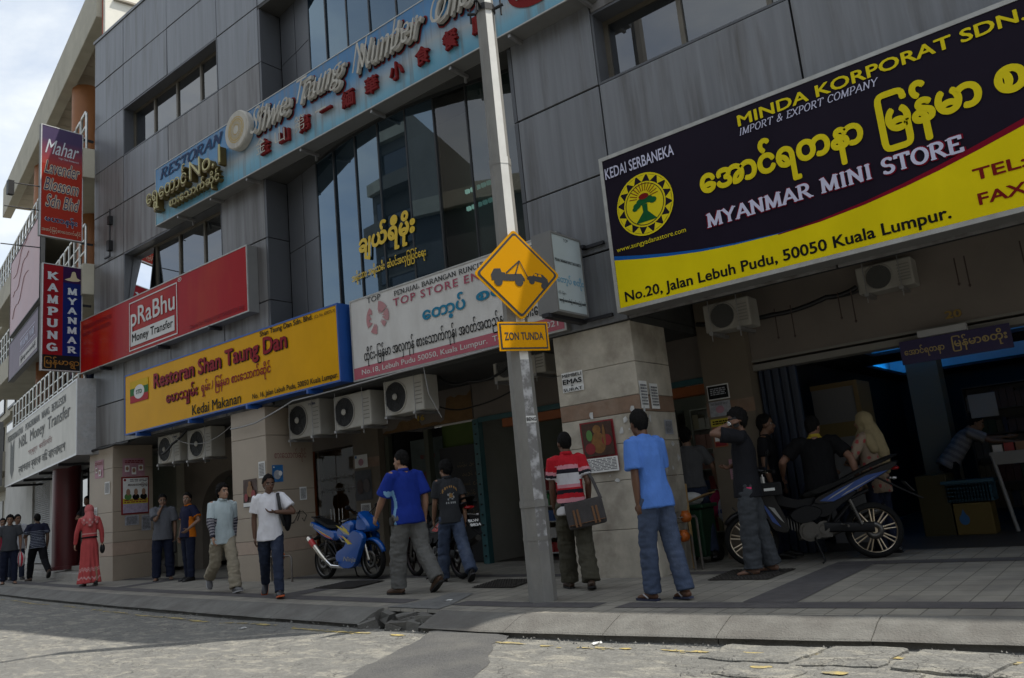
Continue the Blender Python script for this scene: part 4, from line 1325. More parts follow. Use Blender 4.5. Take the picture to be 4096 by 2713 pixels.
# --- long sky blue restaurant sign with raised letters
def shader_skyblue():
    m = bpy.data.materials.new('sign_sky_print'); m.use_nodes = True
    n, l = m.node_tree.nodes, m.node_tree.links
    b = n['Principled BSDF']; b.inputs['Roughness'].default_value = .4
    t = n.new('ShaderNodeTexCoord'); sp = n.new('ShaderNodeSeparateXYZ'); l.new(t.outputs['Object'], sp.inputs[0])
    mr = n.new('ShaderNodeMapRange'); mr.inputs['From Min'].default_value = 7.2; mr.inputs['From Max'].default_value = 8.55
    nz_ = n.new('ShaderNodeTexNoise'); nz_.inputs['Scale'].default_value = .8; nz_.inputs['Detail'].default_value = 3
    l.new(t.outputs['Object'], nz_.inputs['Vector'])
    ma = n.new('ShaderNodeMath'); ma.operation = 'MULTIPLY_ADD'; ma.inputs[1].default_value = .5; 
    l.new(nz_.outputs['Fac'], ma.inputs[0]); l.new(sp.outputs['Z'], ma.inputs[2])
    l.new(ma.outputs[0], mr.inputs['Value'])
    r = n.new('ShaderNodeValToRGB'); e = r.color_ramp.elements
    e[0].position = .12; e[0].color = (.055, .24, .36, 1)
    e[1].position = 1; e[1].color = (.025, .15, .33, 1)
    q = r.color_ramp.elements.new(.50); q.color = (.30, .34, .36, 1)
    q = r.color_ramp.elements.new(.30); q.color = (.13, .33, .44, 1)
    q = r.color_ramp.elements.new(.72); q.color = (.06, .23, .44, 1)
    l.new(mr.outputs['Result'], r.inputs['Fac'])
    mp_ = n.new('ShaderNodeMapping'); mp_.inputs['Scale'].default_value = (7, 7, .5); l.new(t.outputs['Object'], mp_.inputs['Vector'])
    st = n.new('ShaderNodeTexNoise'); st.inputs['Scale'].default_value = 1.5; st.inputs['Detail'].default_value = 8; l.new(mp_.outputs['Vector'], st.inputs['Vector'])
    m2 = n.new('ShaderNodeMapRange'); m2.inputs['From Min'].default_value = .5; m2.inputs['From Max'].default_value = .72; m2.inputs['To Max'].default_value = .75
    l.new(st.outputs['Fac'], m2.inputs['Value'])
    mx = n.new('ShaderNodeMix'); mx.data_type = 'RGBA'; l.new(m2.outputs['Result'], mx.inputs['Factor']); l.new(r.outputs['Color'], mx.inputs[6])
    mx.inputs[7].default_value = (.13, .13, .115, 1)
    l.new(mx.outputs[2], b.inputs['Base Color'])
    return m
K_SKY = shader_skyblue()
yf = 8.0
s = fascia_sign('shop_sign', 'long sky blue restaurant sign with raised script and Chinese letters', -15.2, -4.53, 7.2, 8.46, yf, K_SKY, M_ALU, M_SIGNBOX, .018)
yl = yf - .0105
B_IND = signcol('letter_indigo', (.035, .055, .12), .5)
B_RED = signcol('letter_brick_red', (.18, .016, .016), .5)
B_WHT = signcol('letter_old_white', (.48, .46, .41), .5, .5, (.25, .22, .18), dscale=6)
B_BRS = mat('letter_brass', (.17, .125, .045), .45, metal=.6, var=.2, vscale=8)
B_BRS2 = mat('letter_brass_tube', (.42, .37, .16), .4, metal=.3)
T(s, 'RESTORAN', B_IND, -15.0, -12.65, 8.14, 8.38, yl, serif=dict(weight=.2, slab=.3), shear=.28, spacing=1.2)
T(s, 'ေရွှေတာင်', B_BRS, -15.3, -13.75, 7.42, 8.02, yl, bold=.02, thick=.13)
T(s, 'ေရွှေတာင်', B_BRS2, -15.25, -13.7, 7.45, 8.05, yl - .15, bold=-.012, thick=.015)
T(s, 'No.1', B_BRS, -13.62, -12.55, 7.62, 7.98, yl, bold=.02, thick=.13)
T(s, 'No.1', B_BRS2, -13.58, -12.51, 7.64, 8.0, yl - .15, bold=-.012, thick=.015)
T(s, 'စားေသာက်ဆိုင်', B_BRS, -14.45, -12.65, 7.24, 7.58, yl, bold=.018, thick=.1)
T(s, 'စားေသာက်ဆိုင်', B_BRS2, -14.42, -12.62, 7.25, 7.59, yl - .115, bold=-.01, thick=.012)
g = MB(); g.lathe((-12.0, yl, 8.1), (0, -1, 0), [(.0, .0), (.37, .0), (.37, .12), (.35, .14), (.0, .14)], 40, 0, True, False); 
for i in range(len(g.s)): g.s[i] = False
under(g.build('round_badge', B_WHT), s)
v, f = ring2d(-12.0, 8.1, .19, .205); v2, f2 = ring2d(-12.0, 8.1, .24, .25)
g = MB(); g.add([(x, yl - .142, z) for x, z in v], f); g.add([(x, yl - .142, z) for x, z in v2], f2)
for i in range(20):
    a = 2 * PI * i / 20
    c_ = (-12.0 + .222 * math.cos(a), 8.1 + .222 * math.sin(a))
    v3, f3 = ring2d(c_[0], c_[1], .02, .028, 8); g.add([(x, yl - .1425, z) for x, z in v3], f3)
    c_ = (-12.0 + .13 * math.cos(a), 8.1 + .13 * math.sin(a)); v3, f3 = ring2d(c_[0], c_[1], .04, .046, 10)
    g.add([(x, yl - .143 - .0004 * (i % 2), z) for x, z in v3], f3)
under(g.build('badge_pattern', signcol('badge_gold', (.50, .33, .06), .5)), s)
for body, x0, x1, z0, z1 in (('Shwe', -11.55, -10.45, 7.84, 8.30), ('Taung', -10.2, -9.0, 7.76, 8.30), ('Number', -8.75, -7.25, 7.84, 8.30), ('One', -7.0, -6.25, 7.86, 8.30)):
    T(s, body, B_RED, x0 - .03, x1 + .05, z0 - .05, z1 + .03, yl, bold=.05, shear=.5)
    T(s, body, K_INK, x0 - .01, x1 + .03, z0 - .03, z1, yl - .004, bold=.03, shear=.5)
    T(s, body, B_WHT, x0, x1, z0, z1, yl - .01, bold=.010, shear=.5, thick=.06)
    T(s, body, B_WHT, x0 - .06, x1 - .04, z0 + .02, z1 + .03, yl - .1, bold=-.014, shear=.5, thick=.006)
ch = '金山第一緬華小食餐廳'
for i, c in enumerate(ch):
    x = -11.42 + i * .563
    if c == '一':
        T(s, c, B_RED, x, x + .3, 7.56, 7.60, yl, bold=.03, thick=.05)
    else:
        T(s, c, B_RED, x, x + .29, 7.40, 7.69, yl, bold=.026, thick=.05)
    if i < 4:
        if c != '一': T(s, c, B_WHT, x - .06, x + .21, 7.42, 7.71, yl - .08, bold=-.014, thick=.008)
        else: T(s, c, B_WHT, x - .06, x + .21, 7.57, 7.60, yl - .08, thick=.008)
flat(s, 'red_oval', disc2d(-5.22, 7.72, .5, .34), B_RED, yl)
for i, c in enumerate('家鄉'):
    T(s, c, B_WHT, -5.58 + .38 * i, -5.3 + .38 * i, 7.56 + .06 * i, 7.84 + .06 * i, yl - .002, bold=.01, thick=.01)
for x in (-14.4, -13.2, -12.0, -10.4, -8.6, -6.9, -5.8, -4.65):
    g = MB(); g.box(x, x + .045, yf + .02, FY + .1, 7.145, 7.195); g.box(x, x + .03, FY + .04, FY + .07, 7.06, 7.146); under(g.build('bracket', M_GALV), s)

# ------------------------------------------------------------------ signs that stick out from the facade
def projecting(name, label, xf, th, y0, y1, z0, z1, face, frame, border=.03, zskew=0):
    r = empty(name, (xf, y0, z0), 0, label, 'sign')
    g = MB(); g.box(xf - th, xf - .012, y0, y1, z0, z1); under(g.build('cabinet', M_SIGNBOX), r)
    g = MB(); b = border
    g.box(xf - .011, xf + .008, y0, y1, z0, z0 + b); g.box(xf - .011, xf + .008, y0, y1, z1 - b, z1)
    g.box(xf - .011, xf + .008, y0, y0 + b, z0 + b, z1 - b); g.box(xf - .011, xf + .008, y1 - b, y1, z0 + b, z1 - b)
    under(g.build('frame', frame), r)
    g = MB(); g.quad((xf, y0 + b, z0 + b), (xf, y1 - b, z0 + b), (xf, y1 - b, z1 - b), (xf, y0 + b, z1 - b)); under(g.build('panel', face), r)
    return r
def TS(parent, body, m, y0, y1, z0, z1, x, **kw):
    return under(lettering(None, body, m, y0, y1, z0, z1, sideways(x), **kw), parent)
def flatS(parent, name, pts, m, x):
    g = MB(); g.poly([(x, y, z) for y, z in pts]); return under(g.build(name, m), parent)

M_SALU = mat('bright_sign_edge', (.55, .55, .55), .4, metal=.3, dirt=.3, dscale=6)
xf = -18.85
s = projecting('projecting_sign', 'tall red and navy vertical sign with stacked white capitals above the red sign', xf, .1, 7.26, 8.13, 4.78, 7.26, signcol('kampung_red', (.24, .012, .018), .35), M_SALU, .02)
flatS(s, 'navy_half', [(7.70, 5.14), (8.11, 5.14), (8.11, 7.24), (7.70, 7.24)], signcol('kampung_navy', (.01, .018, .12), .35), xf + .002)
flatS(s, 'dark_head', [(7.70, 6.86), (8.11, 6.86), (8.11, 7.24), (7.70, 7.24)], signcol('kampung_plum', (.035, .012, .055), .35), xf + .004)
flatS(s, 'black_foot', [(7.28, 4.8), (8.11, 4.8), (8.11, 5.14), (7.28, 5.14)], signcol('kampung_black', (.014, .014, .015), .35), xf + .004)
K_SILV = signcol('sign_silver', (.52, .56, .60), .4)
for i, c in enumerate('KAMPUNG'):
    TS(s, c, K_SILV, 7.365, 7.60, 6.88 - i * .277, 7.08 - i * .277, xf + .005, serif=dict(weight=.28, slab=.36, contrast=.8))
for i, c in enumerate('MYANMAR'):
    TS(s, c, K_SILV, 7.80, 8.01, 6.58 - i * .23, 6.745 - i * .23, xf + .005, serif=dict(weight=.27, slab=.34, contrast=.8))
TS(s, 'ြမန်မာရွာ', signcol('sign_bronze', (.27, .13, .03), .4), 7.32, 8.07, 4.84, 5.10, xf + .006, bold=.012)
K_HAT = signcol('hat_cream', (.5, .42, .28), .5)
flatS(s, 'hat_print', [(7.73, 6.93), (7.80, 6.91), (7.92, 6.905), (8.03, 6.92), (8.09, 6.955), (8.0, 7.0), (7.97, 7.13), (7.935, 7.145), (7.895, 7.13), (7.86, 6.99)], K_HAT, xf + .006)
for z in (6.35, 5.3):
    g = MB(); g.box(xf - .08, xf - .03, 8.13, FY + .05, z, z + .05); under(g.build('bracket', M_BRACKET), s)

xf = -18.8
s = projecting('projecting_sign', 'tall red and purple vertical sign with script lettering high on the building corner', xf, .1, 7.16, 8.1, 7.88, 10.62, signcol('lavender_red', (.33, .035, .022), .35, .2, (.25, .03, .03)), M_SALU, .02)
def shader_purple():
    m = bpy.data.materials.new('purple_to_red_print'); m.use_nodes = True
    n, l = m.node_tree.nodes, m.node_tree.links
    b = n['Principled BSDF']; b.inputs['Roughness'].default_value = .35
    t = n.new('ShaderNodeTexCoord'); sp = n.new('ShaderNodeSeparateXYZ'); l.new(t.outputs['Object'], sp.inputs[0])
    mr = n.new('ShaderNodeMapRange'); mr.inputs['From Min'].default_value = 9.65; mr.inputs['From Max'].default_value = 10.3; l.new(sp.outputs['Z'], mr.inputs['Value'])
    mx = n.new('ShaderNodeMix'); mx.data_type = 'RGBA'; l.new(mr.outputs['Result'], mx.inputs['Factor'])
    mx.inputs[6].default_value = (.33, .035, .022, 1); mx.inputs[7].default_value = (.05, .03, .09, 1); l.new(mx.outputs[2], b.inputs['Base Color'])
    return m
flatS(s, 'purple_head', [(7.18, 9.65), (8.08, 9.65), (8.08, 10.6), (7.18, 10.6)], shader_purple(), xf + .002)
K_IND = signcol('script_indigo', (.03, .03, .10), .4); K_CRM = signcol('script_cream', (.50, .42, .32), .4)
for body, y0, y1, z0, z1, mi in (('Mahar', 7.25, 8.0, 9.92, 10.28, 0), ('Lavender', 7.25, 8.02, 9.42, 9.74, 1), ('Blossom', 7.24, 8.0, 9.0, 9.32, 1), ('Sdn Bhd', 7.28, 8.02, 8.6, 8.92, 1)):
    if mi:
        TS(s, body, K_CRM, y0 - .014, y1 + .014, z0 - .014, z1 + .014, xf + .004, fat=.06, shear=.35)
        TS(s, body, K_IND, y0, y1, z0, z1, xf + .010, bold=-.008, shear=.35)
    else:
        TS(s, body, K_SILV, y0, y1, z0, z1, xf + .005, bold=.004, shear=.4)
TS(s, 'High Class Restaurant', K_SILV, 7.55, 8.0, 9.82, 9.88, xf + .005)
TS(s, 'မဟာနန်း', K_SILV, 7.265, 7.985, 8.17, 8.43, xf + .004, fat=.05)
TS(s, 'မဟာနန်း', K_IND, 7.275, 7.975, 8.18, 8.42, xf + .010, fat=.02)
TS(s, 'အဆင့်ြမင့်စားေသာက်ဆိုင်', K_CRM, 7.2, 8.06, 7.96, 8.12, xf + .005, bold=.008)
g = MB()
g.box(xf - .08, xf - .03, 8.1, FY + .06, 10.5, 10.55); g.box(xf - .08, xf - .03, 8.1, FY + .06, 7.86, 7.9)
for z, L in ((9.02, .62), (8.44, .75), (7.55, .8)):
    g.cyl((xf - .05, 7.2, z + .05), (xf - .05, 7.2 - L, z), .013, n=6)
under(g.build('bracket', M_BRACKET), s)
g = MB(); g.box(xf - .1, xf + .02, 6.5, 6.62, 8.72, 9.05); under(g.build('sign_lamp', M_BLACK), s)

xf = -5.15
s = projecting('projecting_sign', 'grubby white projecting sign box beside the yellow diamond sign', xf, .28, 7.55, 8.2, 3.12, 4.11, signcol('box_pale_blue', (.42, .48, .49), .4, .3, (.34, .38, .37)), M_SIGNBOX, .025)
TS(s, 'TOP', K_INK, 7.82, 7.92, 4.02, 4.06, xf + .002)
TS(s, 'PENJUAL BARANGAN RUNCIT DAN KOSMETIK', K_INK, 7.6, 8.15, 3.745, 3.785, xf + .002, serif=dict(weight=.2, slab=.25))
TS(s, 'ေတာ့ပ် စတိုး', signcol('box_azure', (.13, .33, .48), .5), 7.6, 8.16, 3.44, 3.6, xf + .002, bold=.01)
TS(s, 'ထိုင်း-ြမန်မာ', K_INK, 7.6, 7.76, 3.33, 3.38, xf + .002)
TS(s, 'အလှကုန် စားေသာက်ကုန် အဝတ်အထည် နှင့် ေဆးဝါး', K_INK, 7.6, 8.16, 3.23, 3.3, xf + .002, bold=.01)
g = MB(); g.box(xf - .2, xf - .14, 8.2, FY, 3.98, 4.03); g.box(xf + .0, xf + .05, 8.18, FY - .002, 4.0, 4.04); g.box(xf - .02, xf + .3, FY - .05, FY - .01, 4.0, 4.04); g.box(xf - .2, xf - .1, 7.5, FY, 3.07, 3.12); g.box(xf - .1, xf + .3, FY - .05, FY - .01, 3.08, 3.12)
under(g.build('bracket', M_BRACKET), s)

# sign inside the dark store
s = empty('hanging_sign', (-1.6, 10.05, 2.1), 0, 'dark purple hanging sign with gold letters inside the dark store entrance', 'sign')
g = MB(); g.box(-2.14, -1.02, 10.06, 10.08, 2.11, 2.38); under(g.build('panel', mat('store_sign_purple', (.02, .012, .07), .4)), s)
T(s, 'ေအာင်ရတနာ', mat('store_sign_gold', (.36, .27, .10), .5), -2.1, -1.68, 2.17, 2.31, 10.058, bold=.02)
T(s, 'ြမန်မာစတိုး', mat('store_sign_gold', (.36, .27, .10), .5), -1.6, -1.06, 2.165, 2.345, 10.058, bold=.02)
g = MB(); g.box(-1.92, -1.42, 10.0, 10.1, 2.385, 2.46); under(g.build('sign_lamp', mat('lamp_casing', (.35, .35, .35), .4)), s)

# small arch sign in the alley
s = empty('shop_sign', (-13.9, 10.25, 2.4), 0, 'small blue and yellow sign above the alley behind the light blue shirt', 'sign')
g = MB(); g.box(-14.85, -13.62, 10.2, 10.24, 2.45, 2.92); under(g.build('panel', mat('alley_sign_blue', (.06, .10, .13), .5)), s)
g = MB(); g.box(-14.85, -13.62, 10.19, 10.199, 2.45, 2.6); under(g.build('yellow_field', mat('alley_sign_yellow', (.42, .30, .02), .5)), s)
T(s, 'ရွှေပုစွန်', mat('alley_sign_letters', (.36, .34, .06), .5), -14.6, -13.7, 2.56, 2.84, 10.186, bold=.012)

# ------------------------------------------------------------------ lamp post with its two road signs
PX, PY = -5.11, 6.67
M_POST = mat('grey_post_paint', (.22, .215, .20), .75, var=.15, vscale=5, vstretch=(1, 1, .5), bump=.15, bscale=50, dirt=.5, dscale=4, dcol=(.11, .105, .095), dstretch=(1, 1, .4))
M_WHITEP = mat('white_flaking_paint', (.74, .735, .70), .7, var=.05, vscale=7, bump=.2, bscale=60, dirt=.25, dscale=3, dcol=(.45, .44, .41))
M_WHITEF = mat('torn_white_paper', (.46, .46, .47), .8, var=.1, vscale=9, dirt=.95, dscale=7, dcol=(.17, .165, .16), dlo=.4, dhi=.52)
post = empty('lamp_post', (PX, PY, 0), 0, 'tall eight-sided grey lamp post with one white facet standing on the pavement', 'lamp post')
A0 = math.atan2(-.458, .887)
def octa(g, z0, r0, z1, r1, mi=0, white=None):
    ang = [A0 + (k + .5) * PI / 4 for k in range(8)]
    bot = [(PX + r0 * math.cos(a), PY + r0 * math.sin(a), z0) for a in ang]
    top = [(PX + r1 * math.cos(a), PY + r1 * math.sin(a), z1) for a in ang]
    for k in range(8):
        j = (k + 1) % 8
        m_ = mi
        if j == 0 and white is not None: m_ = white
        g.quad(bot[k], bot[j], top[j], top[k], m_)
g = MB()
octa(g, -.02, .145, .42, .142); octa(g, .42, .142, .5, .142)
octa(g, .5, .142, .95, .139, 0, 2); octa(g, .95, .144, 1.0, .144); octa(g, 1.0, .139, 1.75, .135, 0, 2); octa(g, 1.75, .135, 2.45, .131, 0, 2)
octa(g, 2.45, .131, 3.0, .128, 0, 1); octa(g, 3.0, .128, 4.73, .119, 0, 1)
octa(g, 4.74, .113, 9.6, .09, 0, 1)
under(g.build('shaft', [M_POST, M_WHITEP, M_WHITEF]), post)
g = MB(); octa(g, 4.66, .123, 4.745, .1225, 0, 1); octa(g, .93, .148, 1.0, .148); octa(g, .6, .1455, .64, .1455)
under(g.build('collar', [M_POST, M_WHITEP]), post)
g = MB(); octa(g, 6.56, .121, 6.64, .121); 
for a in (A0 + .9, A0 - 2.4, A0 + 2.4, A0 - .9):
    g.cyl((PX + .12 * math.cos(a), PY + .12 * math.sin(a), 6.6), (PX + .22 * math.cos(a), PY + .22 * math.sin(a), 6.63), .02, n=6)
    g.cyl((PX + .19 * math.cos(a), PY + .19 * math.sin(a), 6.5), (PX + .19 * math.cos(a), PY + .19 * math.sin(a), 6.7), .012, n=6)
under(g.build('clamp', M_BLACK), post)
g = MB(); g.tube([(PX, PY, 9.6), (PX - .1, PY - .5, 10.1), (PX - .2, PY - 1.6, 10.3)], .05, 8); g.box(PX - .3, PX - .1, PY - 2.2, PY - 1.5, 10.24, 10.36)
under(g.build('lamp_arm', M_POST), post)
NV = Vector((math.cos(A0), math.sin(A0), 0)); TV = Vector((-NV.y, NV.x, 0))     # facing and sideways axes of the road signs
def on_sign(cx, cz, d0):
    c = Vector((PX, PY, 0)) + NV * d0
    return lambda x, z, d: tuple(c + TV * x + NV * d + Vector((0, 0, z)))
M_RYEL = mat('road_sign_yellow', (.70, .32, .002), .45, spec=.06, var=.04, vscale=3, dirt=.25, dscale=3, dcol=(.5, .26, .01))
M_RBLK = mat('road_sign_black', (.02, .02, .022), .5)
s = empty('road_sign', tuple(Vector((PX, PY, 3.36)) + NV * .16), 0, 'yellow diamond tow-away sign showing a tow truck pulling a car', 'road sign')
pl = on_sign(0, 0, .165)
def sheet2(parent, name, pts, m, d, th=.003):
    g = MB(); g.prism([pl(x, z, d) for x, z in pts], tuple(NV * -th)); return under(g.build(name, m), parent)
dc, hw = 3.365, .505
def rdia(h, r=.06):
    out = []
    for k, a0 in enumerate((90, 180, 270, 0)):
        c = ((0, h - r * 1.414), (-(h - r * 1.414), 0), (0, -(h - r * 1.414)), (h - r * 1.414, 0))[k]
        for i in range(5):
            a = R(a0 - 45 + 90 * i / 4)
            out.append((c[0] + r * math.cos(a), dc + c[1] + r * math.sin(a)))
    return out
sheet2(s, 'plate', rdia(hw, .04), M_RYEL, 0, .012)
sheet2(s, 'black_border', rdia(hw - .03, .035), M_RBLK, .003, .002)
sheet2(s, 'yellow_face', rdia(hw - .062, .03), M_RYEL, .006, .002)
def sym(name, pts, d=.009): return sheet2(s, name, [(x, dc + z) for x, z in pts], M_RBLK, d, .002)
truck = [(-.31, -.045), (-.315, -.01), (-.275, .055), (-.2, .06), (-.19, .02), (-.15, .015), (-.15, .0), (-.06, .0), (-.03, .005), (.04, .005), (.075, -.05), (.075, -.075), (.03, -.075), (.0, -.05), (-.05, -.075), (-.13, -.075), (-.2, -.072), (-.31, -.07)]
sym('tow_truck', truck)
for x in (-.235, .005):
    sheet2(s, 'truck_wheel', [(x + .048 * math.cos(2 * PI * i / 14), dc - .085 + .048 * math.sin(2 * PI * i / 14)) for i in range(14)], M_RBLK, .0105, .001)
def line(x0, z0, x1, z1, w=.007):
    L = math.hypot(x1 - x0, z1 - z0); nx, nz = -(z1 - z0) / L * w, (x1 - x0) / L * w
    sym('tow_cable', [(x0 + nx, z0 + nz), (x0 - nx, z0 - nz), (x1 - nx, z1 - nz), (x1 + nx, z1 + nz)], .0115)
line(-.14, .01, .03, .15); line(.03, .15, -.03, .0); line(.03, .15, .11, -.03, .004)
car = [(.10, -.045), (.12, -.02), (.17, -.015), (.205, .02), (.29, .0), (.345, -.05), (.355, -.11), (.32, -.115), (.25, -.085), (.17, -.07), (.11, -.06)]
sym('towed_car', car)
for x, z in ((.155, -.075), (.295, -.125)):
    sheet2(s, 'car_wheel', [(x + .034 * math.cos(2 * PI * i / 14), dc + z + .034 * math.sin(2 * PI * i / 14)) for i in range(14)], M_RBLK, .0105, .001)
for x0, x1, z0, z1 in ((.185, .225, -.012, .012), (.232, .275, -.02, .004)):
    sheet2(s, 'car_window', [(x0, dc + z0), (x1, dc + z0 - .01), (x1 - .004, dc + z1 - .005), (x0 + .01, dc + z1)], M_RYEL, .0115, .001)
g = MB()
for z in (3.1, 3.62):
    g.box(-.02, .02, -.02, .02, z - .02, z + .02); 
g = MB()
for z in (3.05, 3.68):
    for a in range(1):
        c = Vector((PX, PY, z)) + NV * .14
        g.cyl(tuple(c - TV * .14), tuple(c + TV * .14), .018, n=6)
under(g.build('bracket', M_GALV), s)
s = empty('road_sign', tuple(Vector((PX, PY, 2.55)) + NV * .16), 0, 'small yellow rectangular plate under the diamond sign', 'road sign')
rect = lambda a, b, c, d: [(a, c), (b, c), (b, d), (a, d)]
zc = 2.69
sheet2(s, 'plate', rect(-.29, .29, zc - .155, zc + .155), M_RYEL, 0, .012)
sheet2(s, 'black_border', rect(-.272, .272, zc - .137, zc + .137), M_RBLK, .003, .002)
sheet2(s, 'yellow_face', rect(-.255, .255, zc - .12, zc + .12), M_RYEL, .006, .002)
o = under(lettering(None, 'ZON TUNDA', M_RBLK, -.225, .225, zc - .042, zc + .042, lambda x, z, d: pl(x, z, .0065 + d), bold=.022), s)
g = MB(); c = Vector((PX, PY, 2.69)) + NV * .14; g.cyl(tuple(c - TV * .14), tuple(c + TV * .14), .018, n=6); under(g.build('bracket', M_GALV), s)
t = tag(lettering(None, 'BENG', M_RBLK, -.05, .06, 1.8, 1.84, lambda x, z, d: tuple(Vector((PX, PY, z)) + NV * (.133 + d) + TV * x), bold=.03), 'small black and white sticker on the lamp post', 'sticker'); t.name = 'sticker'
g = MB(); q = [tuple(Vector((PX, PY, z)) + NV * .1315 + TV * x) for x, z in ((-.055, 1.785), (.062, 1.785), (.062, 1.855), (-.055, 1.855))]; g.quad(*q); under(g.build('paper', M_PAPER), t)
# ------------------------------------------------------------------ the building on the left, turned a little away from the street
M_CREAM = mat('cream_render', (.40, .375, .30), .85, var=.1, vscale=2, bump=.1, bscale=40, dirt=.5, dscale=.9, dcol=(.25, .235, .19))
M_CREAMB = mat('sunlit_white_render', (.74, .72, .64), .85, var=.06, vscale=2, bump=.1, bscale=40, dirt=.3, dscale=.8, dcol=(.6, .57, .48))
M_PANELS = mat('soffit_panels', (.33, .29, .235), .8, var=.1, vscale=1, dirt=.5, dscale=1.2, dcol=(.20, .17, .13))
M_ORCOL = mat('terracotta_column', (.30, .115, .035), .6, var=.1, vscale=3)
M_REDCOL = mat('dark_red_column', (.085, .012, .015), .4, var=.15, vscale=3)
M_SHUT = mat('grey_shutter', (.22, .215, .20), .5, metal=.3, var=.1, vscale=4, dirt=.4, dscale=3)
M_STONE = mat('granite_step', (.30, .28, .25), .7, var=.15, vscale=14, dirt=.5, dscale=2)
M_RAILM = mat('railing_steel', (.50, .50, .47), .3, metal=.85, var=.15, vscale=10, dirt=.3, dscale=6)
LBX, LBY, LBA = -18.75, 7.95, R(-12)
lb = empty('balcony_building', (LBX, LBY, 0), LBA, 'cream building with balconies, steel railings and a jutting roof slab', 'building')
def lpart(name, g, m, parent=lb, **kw):
    o = g.build(name, m, None, **kw); o.parent = parent; return o
WV = 2.2
g = MB()
g.box(-16.2, -.1, WV, WV + 7, .2, 14.0); lpart('wall', g, M_CREAM)
g = MB(); g.box(-.2, .0, .6, 9, 13.2, 20); lpart('party_wall', g, M_CREAMB)
g = MB(); g.box(-.24, -.2, .58, .64, 13.2, 20); lpart('wall_trim', g, mat('trim_red', (.35, .08, .05), .6))
g = MB(); g.box(-16.2, -.26, .45, .75, 14.03, 15.27); g.box(-16.2, -.26, .75, WV, 14.5, 15.2); lpart('roof_slab', g, M_CREAM, bevel=.02)
g = MB()
for i in range(27):
    for j in range(2):
        g.box(-16.1 + .6 * i + .01, -16.1 + .6 * (i + 1) - .01, .78 + .7 * j + .01, .78 + .7 * (j + 1) - .01, 14.44, 14.49)
lpart('soffit_panels', g, M_PANELS)
for zt, zb in ((4.5, 3.9), (7.35, 6.6), (10.25, 9.5)):
    g = MB(); g.box(-10.6 if zt < 6 else -16.2, 0.02, .12, WV, zb, zt); lpart('balcony_slab', g, M_CREAM, bevel=.015)
    g = MB(); n = 17 if zt < 6 else 26
    for i in range(n):
        u0 = -.62 - .6 * i; h = 1.0
        g.tube([(u0 + .03, .2, zt), (u0 + .03, .2, zt + h - .08), (u0 + .09, .2, zt + h), (u0 + .5, .2, zt + h), (u0 + .56, .2, zt + h - .08), (u0 + .56, .2, zt)], .032, 7)
        g.cyl((u0 + .05, .2, zt + .33), (u0 + .55, .2, zt + .33), .022, n=6); g.cyl((u0 + .05, .2, zt + .62), (u0 + .55, .2, zt + .62), .022, n=6)
    lpart('railing', g, M_RAILM)
for u, z0, z1, v in ((-4.3, 10.25, 14.05, 1.1), (-10.5, 10.25, 14.05, 1.1), (-2.75, 4.5, 9.5, .95), (-8.5, 4.5, 9.5, .95)):
    g = MB(); g.cyl((u, v, z0), (u, v, z1), .42, n=28); lpart('column', g, M_ORCOL)
g = MB(); g.cyl((-3.75, .55, .35), (-3.75, .55, 4.0), .33, n=28); g.cyl((-3.75, .55, .33), (-3.75, .55, .42), .4, n=28); lpart('column', g, M_REDCOL)
for k, z in enumerate((4.6, 7.5, 10.4)):
    for i in range(5):
        u0 = -15.4 + 3.1 * i
        g = MB(); g.box(u0, u0 + 2.3, WV - .03, WV + .02, z + .1, z + 2.2); w = lpart('window', g, M_DARKFR)
        g = MB(); g.quad((u0 + .08, WV - .04, z + .18), (u0 + 2.22, WV - .04, z + .18), (u0 + 2.22, WV - .04, z + 2.12), (u0 + .08, WV - .04, z + 2.12)); lpart('pane', g, M_GLASS, w)
# ground floor
g = MB(); g.box(-16, -.3, .3, WV, -.05, .28); g.box(-16, -.3, .6, WV, .28, .40); lpart('step', g, M_STONE, bevel=.015)
g = MB()
for i in range(42):
    z = .42 + .062 * i
    g.prism([(-10.4, .86, z), (-7.5, .86, z), (-7.5, .84, z + .03), (-10.4, .84, z + .03)], (0, .03, 0)); g.prism([(-10.4, .84, z + .031), (-7.5, .84, z + .031), (-7.5, .86, z + .06), (-10.4, .86, z + .06)], (0, .03, 0))
lpart('roller_shutter', g, M_SHUT)
g = MB(); g.box(-16.2, -10.45, .8, WV - .01, .4, 3.9); g.box(-7.45, -6.9, .8, WV - .01, .4, 3.9); g.box(-10.45, -7.45, .9, WV - .01, 3.05, 3.9); g.box(-6.9, -.3, .9, WV - .01, 2.95, 3.9)
lpart('shop_wall', g, mat('pale_shop_wall', (.46, .45, .42), .8, var=.06, vscale=2, dirt=.3, dscale=1.4))
g = MB()
for u in (-6.85, -5.4, -4.2, -3.0, -1.6, -.4): g.box(u, u + .09, .92, 1.0, .4, 2.95)
g.box(-6.85, -.3, .92, 1.0, 2.85, 2.95)
fr = lpart('shop_window_frame', g, mat('pale_frame', (.35, .35, .34), .5, metal=.3))
for a, b in ((-6.76, -5.4), (-5.31, -4.2), (-4.11, -3.0), (-2.91, -1.6), (-1.51, -.4)):
    g = MB(); g.quad((a, .96, .42), (b, .96, .42), (b, .96, 2.85), (a, .96, 2.85)); lpart('shop_window', g, glass_mat('shop_glass', (.25, .3, .3), .02, opaque=.4, body=(.02, .025, .026), refl=.1) if 'shop_glass' not in MATS else MATS['shop_glass'])

